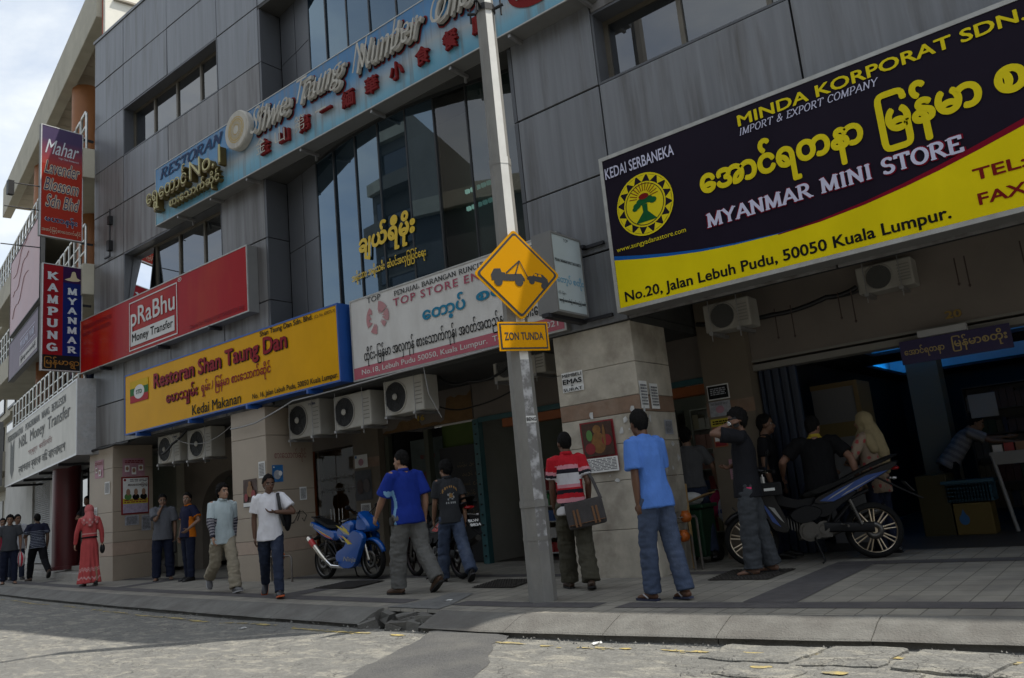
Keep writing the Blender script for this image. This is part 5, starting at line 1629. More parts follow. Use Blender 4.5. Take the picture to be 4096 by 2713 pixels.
def lsign(name, label, u0, u1, v, z0, z1, depth, face, frame, boxm=None):
    r = empty(name, (0, 0, 0), 0, label, 'sign')
    r.location = lb.matrix_world @ Vector((u0, v, z0)) if False else (LBX + math.cos(LBA) * u0 - math.sin(LBA) * v, LBY + math.sin(LBA) * u0 + math.cos(LBA) * v, z0)
    r.rotation_euler.z = LBA
    w, h = u1 - u0, z1 - z0
    def add(n_, g, m): o = g.build(n_, m); o.parent = r; return o
    g = MB(); g.box(0, w, .012, depth, 0, h); add('cabinet', g, boxm or M_SIGNBOX)
    g = MB(); b = .04
    g.box(0, w, -.008, .011, 0, b); g.box(0, w, -.008, .011, h - b, h); g.box(0, b, -.008, .011, b, h - b); g.box(w - b, w, -.008, .011, b, h - b); add('frame', g, frame)
    g = MB(); g.quad((b, 0, b), (w - b, 0, b), (w - b, 0, h - b), (b, 0, h - b)); add('panel', g, face)
    def txt(body, m, x0, x1, z0_, z1_, lift=.006, **kw):
        o = lettering(None, body, m, x0, x1, z0_, z1_, facade(-lift), **kw); o.parent = r; return o
    def sh(n_, pts, m, lift=.006):
        g = MB(); g.poly([(x, -lift, z) for x, z in pts]); return add(n_, g, m)
    return r, txt, sh, add
N_GREY = signcol('sign_weathered_white', (.58, .565, .51), .4, .45, (.33, .32, .28), dscale=.8)
N_INK = signcol('sign_faded_ink', (.12, .125, .12), .5, .3, (.2, .2, .19))
N_RED = signcol('sign_faded_red', (.27, .13, .12), .5)
r, txt, sh, add = lsign('shop_sign', 'long weathered white money transfer sign with grey letters on the balcony building', -10.2, .16, 0, 2.87, 4.59, .5, N_GREY, M_SALU, M_GALV)
txt('PERKHIDMATAN   PENGIRIMAN  WANG  BERLESEN', N_INK, .4, 9.2, 1.35, 1.55, serif=dict(weight=.2, slab=.28))
txt('NBL  Money  Transfer', N_INK, 2.6, 9.7, .86, 1.28, bold=.01)
txt('সম্পূর্ণ  পরিচালিত', N_RED, 4.2, 7.6, .55, .78)
txt('ন্যাশনাল ব্যাংক লিঃ বাংলাদেশ', N_INK, 2.6, 9.2, .14, .50, bold=.012)
for k, z in enumerate((.3, .62, .95)):
    sh('leaf_logo', [(1.0, z + .1), (1.35, z - .14), (1.7, z + .1), (1.7, z + .42), (1.35, z + .18), (1.0, z + .42)], N_INK, .006 + .001 * k)
g = MB()
for x in (1.2, 3.4, 5.8, 8.3): g.box(x, x + .06, .0, 1.1, -.07, -.005)
add('bracket', g, M_BRACKET)
P_BILL = signcol('billboard_pink', (.44, .27, .28), .35, .3, (.40, .33, .38), dscale=.5)
r, txt, sh, add = lsign('billboard', 'large faded pink billboard hung on the balcony railing', -9.9, -4.6, -.02, 7.66, 10.2, .12, P_BILL, M_BRACKET)
g = MB()
for i in range(3):
    pts = [(.6 + .35 * q, -.006, .5 + .62 * i + .14 * math.sin(q * 1.3 + i) + .12 * q) for q in range(9)]
    g.tube(pts, .012, 5)
add('faint_script', g, signcol('billboard_script', (.47, .31, .33), .4))
r, txt, sh, add = lsign('shop_sign', 'slanted purple sign with white lettering below the pink billboard', -9.9, -4.7, -.02, 6.2, 7.46, .15, signcol('sign_mauve', (.11, .065, .10), .4), M_BRACKET)
txt('MYANMAR YWAR', K_LIL, 2.3, 4.6, .62, .86, bold=.012)
sh('white_strip', [(2.2, .12), (5.1, .12), (5.1, .42), (2.2, .42)], signcol('strip_white', (.5, .48, .47), .5))
txt('ြမန်မာရွာ စားေသာက်ဆိုင်', K_INK, 2.4, 4.9, .17, .38, lift=.009, bold=.01)
for a, b, c, d in ((2.2, 4.7, .56, .575), (2.2, 4.7, .93, .945)): sh('white_outline', [(a, c), (b, c), (b, d), (a, d)], K_LIL)
r, txt, sh, add = lsign('shop_sign', 'small white sign panel cut off by the left edge of the photo', -12.2, -10.45, -.25, 2.95, 5.0, .2, N_GREY, M_SALU)
txt('AN', N_RED, 1.35, 1.65, 1.6, 1.75); txt('r', N_INK, 1.5, 1.62, 1.0, 1.15)
for i, c in enumerate('010'): txt(c, N_RED, 1.5, 1.64, .6 - .2 * i, .74 - .2 * i)

# further buildings down the street and across it; heights and dark walls opposite are shaped to hold back light
def plain_block(label, loc, rz, w, d, h, wallm, nfl, nb, tall=1.6, tiles=None):
    r = empty('shophouse', loc, rz, label, 'building')
    def add(n_, g, m, p=r): o = g.build(n_, m); o.parent = p; return o
    g = MB(); g.box(0, w, 0, d, -.3, h); add('wall', g, wallm)
    g = MB(); g.box(-.05, w + .05, -.35, .0, h - .5, h + .25); g.box(-.05, w + .05, -.5, 0, 3.3, 3.6); add('cornice', g, M_CREAM)
    fh = (h - 4) / nfl
    for k in range(nfl):
        for i in range(nb):
            x0 = (w / nb) * i + .45; x1 = (w / nb) * (i + 1) - .45
            z0 = 3.9 + fh * k + .5
            g = MB(); g.box(x0, x1, -.05, -.002, z0, z0 + tall); f_ = add('window', g, M_DARKFR)
            g = MB(); g.quad((x0 + .08, -.056, z0 + .08), (x1 - .08, -.056, z0 + .08), (x1 - .08, -.056, z0 + tall - .08), (x0 + .08, -.056, z0 + tall - .08)); add('pane', g, M_GLASS, f_)
        g = MB(); g.box(.1, w - .1, -.9 if k % 2 == 0 else -.25, -.003, 3.9 + fh * k, 3.9 + fh * k + (.75 if k % 2 == 0 else .14)); add('balcony', g, wallm)
    if tiles:
        g = MB()
        for x in tiles: g.box(x, x + .9, -.42, -.002, 3.7, h - .6)
        add('tile_column', g, mat('mosaic_column', (.13, .15, .15), .5, var=.3, vscale=30))
    g = MB()
    for i in range(nb): g.box((w / nb) * i + .3, (w / nb) * (i + 1) - .3, -.04, -.003, 0, 2.9)
    add('shutter', g, M_SHUT)
    return r
plain_block('pale building further down the street beyond the balcony building', (LBX + math.cos(LBA) * -34 - math.sin(LBA) * 1.2, LBY + math.sin(LBA) * -34 + math.cos(LBA) * 1.2, 0), LBA, 17.4, 9, 10.6, M_CREAM, 3, 6)
M_OPP1 = mat('opposite_render', (.15, .14, .12), .85, var=.1, vscale=1, dirt=.5, dscale=.6, dcol=(.2, .19, .17))
M_OPP2 = mat('opposite_grey', (.10, .10, .10), .8, var=.1, vscale=1, dirt=.4, dscale=.6)
plain_block('low weathered shophouse across the road with a mosaic column', (8, -12.5, -.3), R(180), 14, 10, 14, M_OPP1, 2, 5, 1.7, (3.1, 9.4))
plain_block('low grey shophouse across the road', (-6.2, -12.5, -.3), R(180), 13, 10, 14.5, M_OPP2, 2, 5, 1.7, (5.8,))
plain_block('tall weathered block across the road at the far left with mosaic columns', (-19.4, -12.5, -.3), R(180), 19, 12, 21.0, M_OPP1, 5, 6, 1.9, (2.6, 9.2, 15.6))
plain_block('grey shophouse across the road at the right', (24, -12.5, -.3), R(180), 15, 10, 12.0, M_OPP2, 2, 5, 1.8)

# ------------------------------------------------------------------ air conditioners
M_ACB = mat('ac_beige', (.47, .45, .40), .55, var=.06, vscale=3, dirt=.5, dscale=3, dcol=(.29, .265, .22))
_n, _l = M_ACB.node_tree.nodes, M_ACB.node_tree.links      # each unit has aged its own way
_oi = _n.new('ShaderNodeObjectInfo'); _hs = _n.new('ShaderNodeHueSaturation'); _mr = _n.new('ShaderNodeMapRange'); _mr.inputs['To Min'].default_value = .62; _mr.inputs['To Max'].default_value = 1.05
_b = _n['Principled BSDF']; _o = _b.inputs['Base Color'].links[0].from_socket
_l.new(_oi.outputs['Random'], _mr.inputs['Value']); _l.new(_mr.outputs['Result'], _hs.inputs['Value']); _l.new(_o, _hs.inputs['Color']); _l.new(_hs.outputs['Color'], _b.inputs['Base Color'])
M_ACD = mat('ac_fan_black', (.012, .012, .012), .6)
def make_ac(w, h, d, fan_x, mesh=False, brand=None):
    r = empty('air_conditioner', (0, 0, 0), 0)
    def add(n_, g, m, bevel=0): o = g.build(n_, m, r, bevel=bevel); return o
    g = MB(); g.box(0, w, .02, d, 0, h); 
    add('casing', g, M_ACB, .02)
    fr = min(h * .42, .25); fx, fz = fan_x, h * .5
    g = MB(); g.lathe((fx, .022, fz), (0, -1, 0), [(fr + .02, 0), (fr + .02, .012), (fr, .016), (fr, 0)], 32); add('fan_ring', g, M_ACB)
    g = MB(); g.lathe((fx, .016, fz), (0, -1, 0), [(0, 0), (fr, 0)], 32, closed=False); f = add('fan_opening', g, M_ACD)
    g = MB()
    if mesh:
        for i in range(22):
            z = -fr + 2 * fr * (i + .5) / 22; L = math.sqrt(max(0, fr * fr - z * z)); g.box(fx - L, fx + L, -.002, .004, fz + z - .004, fz + z + .004)
    else:
        for i in range(5):
            q = fr * (i + 1) / 5.4; g.lathe((fx, .004, fz), (0, -1, 0), [(q, 0), (q + .004, 0), (q + .004, .004), (q, .004)], 28)
        for i in range(10):
            a = 2 * PI * i / 10; g.cyl((fx + .05 * math.cos(a), .0, fz + .05 * math.sin(a)), (fx + fr * math.cos(a + .3), .0, fz + fr * math.sin(a + .3)), .004, n=5)
    add('grille', g, M_BLACK if not mesh else mat('ac_grey_grille', (.09, .09, .085), .5))
    if not mesh:
        g = MB(); g.lathe((fx, .0, fz), (0, -1, 0), [(0, .012), (fr * .2, .012), (fr * .22, 0)], 20, closed=False); add('hub', g, M_ACB)
    g = MB()
    for i in range(6):
        g.box(w - .16, w - .03, .012, .021, h * .2 + i * h * .11, h * .2 + i * h * .11 + .012)
    add('vents', g, mat('ac_shadow_line', (.2, .19, .17), .6))
    g = MB(); g.box(.08, .13, -.06, d + .1, -.045, -.005); g.box(w - .16, w - .11, -.06, d + .1, -.045, -.005)
    for x in (.1, w - .13): g.cyl((x, -.03, -.12), (x, -.03, h + .25), .006, n=6)
    add('hanger', g, M_GALV)
    if brand:
        o = lettering(None, brand, signcol('ac_badge', (.03, .04, .12), .5), w - .28, w - .08, h * .84, h * .9, facade(.014), bold=.02); o.parent = r
    return r
ACS = [
 (-16.42, 8.62, 2.42, .86, .58, .34, .28, 0, 'YORK', 'beige air conditioner at the far left end of the row'),
 (-15.22, 8.6, 2.38, .86, .60, .34, .36, 0, None, 'beige air conditioner second from the left, left of the pillar with the white T-shirt'),
 (-11.72, 8.5, 2.38, .86, .62, .36, .27, 0, 'YORK', 'beige air conditioner just right of the middle pillar, under the end of the yellow sign'),
 (-10.48, 8.5, 2.38, .90, .56, .36, .27, 0, None, 'beige air conditioner under the join of the yellow and white signs'),
 (-9.26, 8.5, 2.45, .86, .55, .36, .27, 0, None, 'beige air conditioner under the faded white sign, beside the shop number sixteen'),
 (-7.42, 9.0, 2.72, .95, .40, .36, .25, 1, None, 'partly hidden air conditioner behind the lamp post'),
 (-4.14, 9.25, 2.81, .60, .36, .32, .25, 1, None, 'air conditioner under the end of the big black and yellow sign, near the stained pillar'),
 (-2.44, 9.9, 3.0, .62, .33, .30, .25, 1, None, 'air conditioner hanging under the middle of the big black and yellow sign')]
protos = {}
for (x, y, z, w, h, d, fx, ms, br, lab) in ACS:
    a = make_ac(w, h, d, fx, bool(ms), br)
    a.location = (x, y, z)
    tag(a, lab, 'air conditioner', 'air conditioners hung under the shop signs')

# loose cables and hanger rods under the signs
def cable(name, label, pts, r=.008, m=None, sag=None):
    P = []
    for a, b in zip(pts[:-1], pts[1:]):
        a, b = Vector(a), Vector(b)
        for i in range(10):
            t = i / 10
            p = a.lerp(b, t); p.z -= (sag or .0) * 4 * t * (1 - t); P.append(p)
    P.append(Vector(pts[-1]))
    g = MB(); g.tube(P, r, 6); return tag(g.build(name, m or M_BLACK), label, 'cable', 'loose cables on the shop fronts')
cable('cable', 'grey conduit slung along the bottom of the faded white sign', [(-12.9, 8.14, 2.72), (-12.1, 8.12, 2.73), (-11.0, 8.1, 2.95), (-8.4, 8.1, 2.99), (-6.2, 8.16, 3.03)], .014, M_GALV, .01)
cable('cable', 'thin cable drooping in front of the air conditioners at the left', [(-15.6, 8.45, 2.95), (-13.05, 8.4, 2.95)], .008, M_GALV, .32)
cable('cable', 'thick black pipe hanging below the yellow sign at the left', [(-16.0, 8.5, 2.6), (-15.5, 8.45, 2.75), (-15.0, 8.5, 3.0)], .025, M_BLACK, .03)
cable('cable', 'black cable bundle along the foot of the grey panels above the first pillar', [(-18.9, 8.25, 2.98), (-18.2, 8.22, 2.96), (-17.4, 8.22, 2.98), (-16.9, 8.26, 2.97)], .03, M_BLACK, .02)
cable('cable', 'pale wire dangling below the faded white sign', [(-8.0, 8.16, 3.02), (-7.95, 8.18, 2.6), (-7.85, 8.3, 2.25)], .006, M_GALV, 0)
cable('cable', 'tangle of black cables under the left end of the black and yellow sign', [(-4.4, 9.6, 3.02), (-3.4, 9.6, 2.93), (-2.75, 9.7, 3.02), (-2.45, 9.9, 3.1)], .03, M_BLACK, .03)
cable('cable', 'black cable feeding the air conditioner under the black and yellow sign', [(-3.3, 9.8, 2.98), (-2.8, 9.85, 3.04), (-2.4, 9.95, 3.06)], .014, M_BLACK, .02)
cable('cable', 'black cable loop behind the lamp post under the faded white sign', [(-8.4, 8.9, 2.95), (-7.8, 8.9, 2.8), (-7.0, 8.9, 2.9)], .02, M_BLACK, .08)
cable('cable', 'dark cable looping across the shop front above the number sixteen', [(-9.0, 9.4, 2.62), (-8.3, 9.5, 2.5), (-7.0, 9.4, 2.75)], .012, M_BLACK, .06)
M_ROD = mat('hanger_rod', (.05, .03, .025), .6)
RODS = [(-3.36, 9.6, 2.62, 3.0), (-3.16, 9.6, 2.6, 3.0), (-2.62, 9.7, 2.72, 3.05), (-2.47, 9.7, 2.65, 3.05), (-1.4, 10.0, 2.88, 3.2), (-1.3, 10.0, 2.84, 3.2), (-.75, 9.9, 2.8, 3.2)]
for i, (x, y, a, b) in enumerate(RODS):
    g = MB(); g.cyl((x, y, a), (x, y, b), .007, n=6); g.cyl((x, y, a + .01), (x, y, a + .03), .014, n=6)
    tag(g.build('hanger_rod', M_ROD), 'thin rusty hanger rod dangling under the big black and yellow sign', 'rod', 'empty hanger rods under the black and yellow sign')

# ------------------------------------------------------------------ posters and papers
def quad3(a, b, c, d): g = MB(); g.quad(a, b, c, d); return g
P_RED = mat('poster_red', (.22, .012, .018), .5, var=.1, vscale=9)
P_PINKP = mat('poster_pink', (.42, .22, .27), .6, var=.15, vscale=12)
P_GREYP = mat('poster_grey', (.33, .34, .37), .7, var=.3, vscale=20)
P_BLUEP = mat('poster_blue', (.02, .13, .33), .5)
P_DKBR = mat('poster_dark_brown', (.05, .02, .012), .5, var=.5, vscale=14)
P_GOLD = mat('poster_gold', (.19, .085, .02), .5, var=.3, vscale=18)
P_TEXT = mat('poster_print', (.16, .16, .17), .7)
P_YELP = mat('poster_yellow', (.5, .40, .03), .6)
P_SKIN = mat('poster_skin', (.33, .19, .12), .6)
P_GRN = mat('poster_green', (.08, .20, .05), .6)
def poster(name, label, place, w, h, items, base, cat='poster', group=None, curl=.012):
    """place(u, v, d): u right, v up from the lower left corner, d off the wall."""
    g = MB(); n = 4
    for i in range(n):
        for j in range(n):
            f = lambda i, j: place(w * i / n, h * j / n, .003 + curl * (mnoise.noise((i * .9 + w * 7, j * .9, h * 9)) * .5 + .5 if (i in (0, n) or j in (0, n)) else 0))
            g.quad(f(i, j), f(i + 1, j), f(i + 1, j + 1), f(i, j + 1))
    r = tag(g.build(name, base), label, cat, group)
    d = .003 + curl + .002
    for k, it in enumerate(items):
        kind, u0, u1, v0, v1, m = it[:6]
        dd = d + .0008 * k
        if kind == 'rect': o = quad3(place(u0 * w, v0 * h, dd), place(u1 * w, v0 * h, dd), place(u1 * w, v1 * h, dd), place(u0 * w, v1 * h, dd)).build('print', m)
        elif kind == 'oval':
            g = MB(); g.poly([place(((u0 + u1) / 2 + (u1 - u0) / 2 * math.cos(2 * PI * i / 18)) * w, ((v0 + v1) / 2 + (v1 - v0) / 2 * math.sin(2 * PI * i / 18)) * h, dd) for i in range(18)]); o = g.build('print', m)
        elif kind == 'text': o = lettering(None, it[6], m, u0 * w, u1 * w, v0 * h, v1 * h, lambda x, z, q: place(x, z, dd + q), bold=it[7] if len(it) > 7 else .01); o.name = 'lettering'
        elif kind == 'lines':
            g = MB(); nl = it[6]
            for i in range(nl):
                vv = v0 + (v1 - v0) * (i + .5) / nl; hh = (v1 - v0) / nl * .28
                uu = u0
                while uu < u1 - .02:
                    L = random.uniform(.06, .2); e = min(u1, uu + L); g.quad(place(uu * w, (vv - hh) * h, dd), place(e * w, (vv - hh) * h, dd), place(e * w, (vv + hh) * h, dd), place(uu * w, (vv + hh) * h, dd)); uu = e + .03
            o = g.build('print', m)
        under(o, r)
    return r
def frontal(x, y, z, lean=0): return lambda u, v, d: (x + u + lean * v, y - d, z + v)
def onside(xp, y, z, lean=0): return lambda u, v, d: (xp + d, y + u + lean * v, z + v)
poster('poster', 'white poster reading MEMBELI EMAS with torn lower edge on the stained pillar', frontal(-5.74, 8.34, 2.27), .32, .25, [('text', .05, .95, .76, .92, K_INK, 'MEMBELI', .012), ('text', .05, .95, .40, .66, K_INK, 'EMAS', .025), ('text', .42, .55, .27, .36, K_INK, '&'), ('text', .05, .95, .04, .2, K_INK, 'SURAT', .012)], M_PAPER)
poster('poster', 'red framed calendar poster of a golden figure above white date tables on the stained pillar', frontal(-5.53, 8.34, 1.24, -.03), .49, .62,
       [('rect', .06, .94, .32, .97, P_DKBR), ('oval', .3, .72, .36, .78, P_GOLD), ('oval', .38, .62, .74, .92, P_GOLD), ('oval', .1, .4, .36, .58, P_RED), ('oval', .62, .9, .5, .72, P_RED), ('oval', .66, .74, .5, .92, P_GOLD), ('oval', .18, .36, .62, .84, P_GRN), ('rect', 0, 1, 0, .28, M_PAPER), ('lines', .05, .95, .03, .26, P_TEXT, 8)], P_RED, curl=.02)
poster('poster', 'tall red edged election style poster with three portraits on the side of the first pillar', onside(-17.85, 8.54, 1.47, .0), .62, .82,
       [('rect', .05, .95, .04, .96, M_PAPER), ('lines', .3, .95, .86, .94, P_TEXT, 2), ('rect', .05, .95, .28, .42, P_YELP), ('lines', .1, .9, .3, .4, P_RED, 2), ('rect', .05, .95, .04, .28, mat('poster_mauve', (.35, .30, .40), .6, var=.3, vscale=20)), ('oval', .1, .36, .38, .56, P_GRN), ('oval', .16, .31, .5, .68, P_SKIN), ('oval', .38, .64, .38, .54, K_INK), ('oval', .44, .58, .5, .68, P_SKIN), ('oval', .66, .92, .38, .54, K_INK), ('oval', .72, .86, .5, .68, P_SKIN), ('text', .22, .92, .72, .84, P_RED, 'စာဝေဟာေြပာပွဲ', .02), ('oval', .07, .16, .88, .95, P_RED)], P_RED, curl=.02)
poster('poster', 'pink concert poster with portraits above the election style poster', onside(-17.85, 8.57, 2.3), .5, .40, [('lines', .1, .9, .72, .9, P_RED, 2), ('rect', .1, .3, .25, .6, M_PAPER), ('rect', .4, .6, .1, .5, M_PAPER), ('rect', .7, .92, .3, .62, M_PAPER), ('oval', .43, .57, .2, .45, P_SKIN), ('oval', .13, .27, .32, .55, P_SKIN), ('oval', .74, .88, .36, .56, P_SKIN)], P_PINKP)
poster('poster', 'pink concert poster on the street side of the first pillar', frontal(-18.68, 8.36, 2.33), .42, .4, [('lines', .1, .9, .72, .9, P_RED, 2), ('rect', .15, .35, .3, .6, M_PAPER), ('rect', .5, .75, .1, .45, M_PAPER), ('oval', .55, .7, .18, .4, P_SKIN), ('oval', .18, .32, .36, .56, P_SKIN)], P_PINKP)
def paper(label, place, w, h, base=None, n=9): return poster('notice', label, place, w, h, [('lines', .12, .88, .1, .9, P_TEXT, n)], base or M_PAPER, 'notice', 'paper notices on the pillars')
paper('white notice low on the side of the first pillar, left of its neighbour', onside(-17.85, 8.62, 1.24), .31, .21, P_GREYP)
paper('greyish notice on the side of the first pillar near its inner edge', onside(-17.85, 8.99, 1.1), .21, .34, P_GREYP)
paper('small white notice at the street corner of the first pillar', frontal(-18.2, 8.36, 1.95), .24, .27)
paper('narrow white notice halfway up the street face of the first pillar', frontal(-18.75, 8.36, 1.33), .2, .37)
paper('left one of two torn leaflets on the side of the stained pillar', onside(-4.67, 8.28 + .07, 1.93), .19, .33, None, 7)
paper('right one of two torn leaflets on the side of the stained pillar', onside(-4.67, 8.6, 1.93), .2, .31, None, 7)
paper('grey leaflet behind the head of the man in the blue T-shirt', onside(-4.67, 8.86, 1.62), .21, .18, P_GREYP)
paper('pale notice low on the side of the middle pillar', onside(-11.97, 8.87, 1.35), .15, .23)
poster('poster', 'small blue poster on the side of the middle pillar', onside(-11.97, 8.32, 1.69), .22, .29, [('oval', .1, .8, .15, .7, P_GREYP), ('oval', .55, .9, .35, .65, M_PAPER), ('oval', .08, .2, .82, .92, M_PAPER)], P_BLUEP)
poster('poster', 'dark devotional poster on the street face of the middle pillar', frontal(-12.68, 8.22, 1.31), .42, .48, [('oval', .3, .7, .35, .8, P_GOLD), ('oval', .4, .6, .75, .93, P_GOLD), ('oval', .1, .35, .2, .5, P_RED), ('oval', .6, .9, .3, .6, P_RED), ('rect', .03, .97, .02, .16, M_PAPER)], P_DKBR)
paper('white leaflet with an orange head by the corner of the middle pillar', frontal(-12.2, 8.22, 1.78), .2, .28)
T_ = under(lettering(None, 'စားေသာက်ဆိုင်', mat('faint_red_print', (.22, .07, .06), .7), 8.38, 9.05, 2.02, 2.26, sideways(-11.965)), bld)
py = WY - .165
poster('notice', 'dark framed notice at the top of the inner pier right of the phone shop door', frontal(-4.58, py, 2.05), .31, .2, [('rect', .05, .95, .08, .92, K_INK), ('lines', .15, .85, .3, .8, P_GREYP, 4)], M_PAPER, 'notice', 'paper notices on the pillars')
poster('notice', 'white notice with a red map on the inner pier', frontal(-4.58, py, 1.83), .3, .2, [('oval', .3, .7, .2, .7, P_PINKP), ('lines', .1, .9, .75, .9, P_TEXT, 2)], P_GREYP, 'notice', 'paper notices on the pillars')
poster('notice', 'yellow notice strip on the inner pier', frontal(-4.59, py, 1.7), .28, .1, [('lines', .1, .9, .2, .8, K_INK, 2)], P_YELP, 'notice', 'paper notices on the pillars')
poster('notice', 'red and white notice on the inner pier beside the phone man', frontal(-4.58, py, 1.43), .19, .26, [('rect', .1, .9, .3, .9, M_PAPER), ('oval', .25, .75, .4, .8, P_RED), ('rect', .1, .9, .05, .25, P_RED)], mat('notice_orange', (.35, .12, .05), .6), 'notice', 'paper notices on the pillars')
paper('pink paper notice low on the inner pier', frontal(-4.42, py, 1.0), .24, .26, P_PINKP)
py = WY - .125
poster('notice', 'white notice with a red map on the pier beside the brown glass doors', frontal(-11.85, py, 1.85), .36, .24, [('oval', .3, .7, .15, .7, P_PINKP), ('rect', .05, .2, .75, .95, P_BLUEP)], M_PAPER, 'notice', 'paper notices on the pillars')
poster('poster', 'dark film poster on the pier beside the brown glass doors', frontal(-11.87, py, 1.25), .46, .55, [('oval', .1, .5, .2, .7, P_DKBR), ('oval', .5, .9, .25, .7, mat('poster_dim', (.10, .085, .08), .6))], mat('poster_night', (.05, .05, .055), .5, var=.4, vscale=14))
paper('white sheet at the foot of the pier behind the blue motorcycle', frontal(-11.75, py, .92), .28, .27)
poster('banner', 'grey green cloth banner hanging in the dark doorway of number sixteen', frontal(-10.72, WY + .25, .95), .82, 1.28, [('oval', .3, .62, .2, .55, mat('banner_dim_red', (.10, .03, .03), .7)), ('lines', .3, .75, .7, .8, mat('banner_dim_red', (.10, .03, .03), .7), 1)], mat('banner_cloth', (.065, .085, .08), .7, var=.4, vscale=3), 'banner')
poster('notice', 'no smoking notice inside the market left of the lamp post', frontal(-8.05, WY + .02, 1.55), .42, .62, [('oval', .2, .8, .55, .95, P_RED), ('oval', .26, .74, .59, .91, P_GREYP), ('lines', .2, .8, .08, .5, P_TEXT, 5)], P_GREYP, 'notice', 'paper notices on the pillars')

# ------------------------------------------------------------------ stand pipes, bin, spade, shop goods
M_PIPE = mat('stand_pipe', (.17, .155, .14), .5, metal=.7, var=.2, vscale=14, dirt=.5, dscale=8, dcol=(.14, .08, .04))
M_METER = mat('meter_orange', (.42, .10, .01), .45, var=.15, vscale=9)
def standpipe(label, xa, ya, xb, yb, z, zb):
    r = empty('stand_pipe', (xa, ya, gz(xa)), 0, label, 'pipe')
    g = MB()
    g.tube([(xa, ya, gz(xa)), (xa, ya, z - .03), (xa + (xb - xa) * .06, ya + (yb - ya) * .06, z), (xb, yb, z), (xb, yb, zb)], .017, 8)
    under(g.build('pipe', M_PIPE), r)
    mx, my = (xa + xb) / 2, (ya + yb) / 2
    g = MB(); g.lathe((mx, my, z), (xb - xa, yb - ya, 0), [(0, -.05), (.045, -.05), (.062, -.03), (.062, .03), (.045, .05), (0, .05)], 18, closed=False); g.cyl((mx, my, z), (mx, my, z + .075), .045, n=16)
    under(g.build('meter', M_METER), r)
    g = MB(); g.cyl((xb, yb, z), (xb, yb, z + .06), .012, n=8); g.box(xb - .04, xb + .04, yb - .008, yb + .008, z + .06, z + .075); under(g.build('tap', M_PIPE), r)
standpipe('water stand pipe with an orange meter beside the middle pillar', -11.3, 8.16, -11.85, 8.16, .46, .06)
standpipe('upper water pipe with orange meter behind the man in the blue T-shirt', -4.48, 9.0, -4.62, 8.75, .62, .05)
standpipe('lower water pipe with orange meter behind the man in the blue T-shirt', -4.55, 8.95, -4.62, 8.72, .40, .05)
g = MB(); g.tube([(-4.72, 9.3, 1.0), (-4.56, 8.95, .02)], .02, 8)
tag(g.build('broom_handle', mat('bamboo', (.35, .22, .08), .6, var=.2, vscale=8)), 'bamboo pole leaning against the stained pillar by the water pipes', 'pole')
b = empty('rubbish_bin', (-4.75, 9.75, 0), 0, 'dark green wheeled bin by the shop door behind the stained pillar', 'bin')
g = MB(); g.prism([(-5.06, 9.55, .08), (-4.68, 9.55, .08), (-4.68, 9.95, .08), (-5.06, 9.95, .08)], (0, 0, .6)); under(g.build('body', mat('bin_green', (.008, .045, .018), .55), bevel=.02), b)
g = MB(); g.box(-5.1, -4.64, 9.52, 9.98, .68, .73); under(g.build('lid', mat('bin_green', (.008, .045, .018), .55), bevel=.012), b)
g = MB(); g.cyl((-5.07, 9.95, .1), (-5.03, 9.95, .1), .1); g.cyl((-4.71, 9.95, .1), (-4.67, 9.95, .1), .1); under(g.build('wheel', M_BLACK), b)
g = MB(); g.ball((-4.9, 9.75, .80), (.17, .16, .09), 14, 8)
tag(g.build('rubbish_bag', M_PAPER), 'white rubbish bag on top of the green bin', 'bag')
g = MB(); g.prism([(-4.82, 9.5, .76), (-4.58, 9.5, .84), (-4.56, 9.8, .86), (-4.82, 9.8, .78)], (0, 0, .02)); tag(g.build('cardboard_piece', mat('cardboard', (.32, .2, .08), .8)), 'flap of brown cardboard lying across the green bin', 'cardboard')

# goods shelves of no. 18
M_SHELFD = mat('shaded_shelf', (.03, .03, .03), .6)  # shelf frame colour darkened to stand for shade indoors
GOODSD = [mat('shaded_goods_%d' % i, c, .6) for i, c in enumerate(((.05, .012, .012), (.06, .05, .03), (.012, .035, .016), (.03, .02, .01), (.06, .045, .01), (.06, .06, .055), (.012, .018, .04), (.05, .03, .03)))]  # the goods colours again, with the shade of the back rooms put in
M_SHELF = mat('white_shelf', (.5, .5, .48), .5)
GOODS = [mat('goods_%s' % n, c, .5) for n, c in (('red', (.30, .03, .03)), ('cream', (.45, .40, .28)), ('green', (.05, .20, .07)), ('brown', (.2, .1, .05)), ('yellow', (.45, .33, .04)), ('pale', (.5, .48, .46)), ('blue', (.05, .10, .25)), ('pink', (.40, .2, .18)))]
def shelf(label, x0, x1, y0, y1, z0, levels, lh, seed, back=True):
    rnd = random.Random(seed)
    r = empty('shelf', (x0, y0, z0), 0, label, 'shelf')
    g = MB()
    for k in range(levels + 1): g.box(x0, x1, y0, y1, z0 + lh * k, z0 + lh * k + .02)
    g.box(x0 - .02, x0, y0, y1, z0, z0 + lh * levels + .02); g.box(x1, x1 + .02, y0, y1, z0, z0 + lh * levels + .02); g.box(x0, x1, y1, y1 + .015, z0, z0 + lh * levels)
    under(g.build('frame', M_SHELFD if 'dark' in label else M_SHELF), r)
    g = MB()
    for k in range(levels):
        x = x0 + .01
        while x < x1 - .06:
            w = rnd.uniform(.05, .13); h = rnd.uniform(.45, .85) * lh; c = rnd.randrange(8)
            for q in range(rnd.choice((1, 2, 3))):
                if x + w > x1: break
                g.box(x, x + w - .006, y0 + .01 + rnd.uniform(0, .03), y1 - .02, z0 + lh * k + .02, z0 + lh * k + .02 + h, c); x += w
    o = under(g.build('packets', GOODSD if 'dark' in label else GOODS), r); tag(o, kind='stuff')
    return r
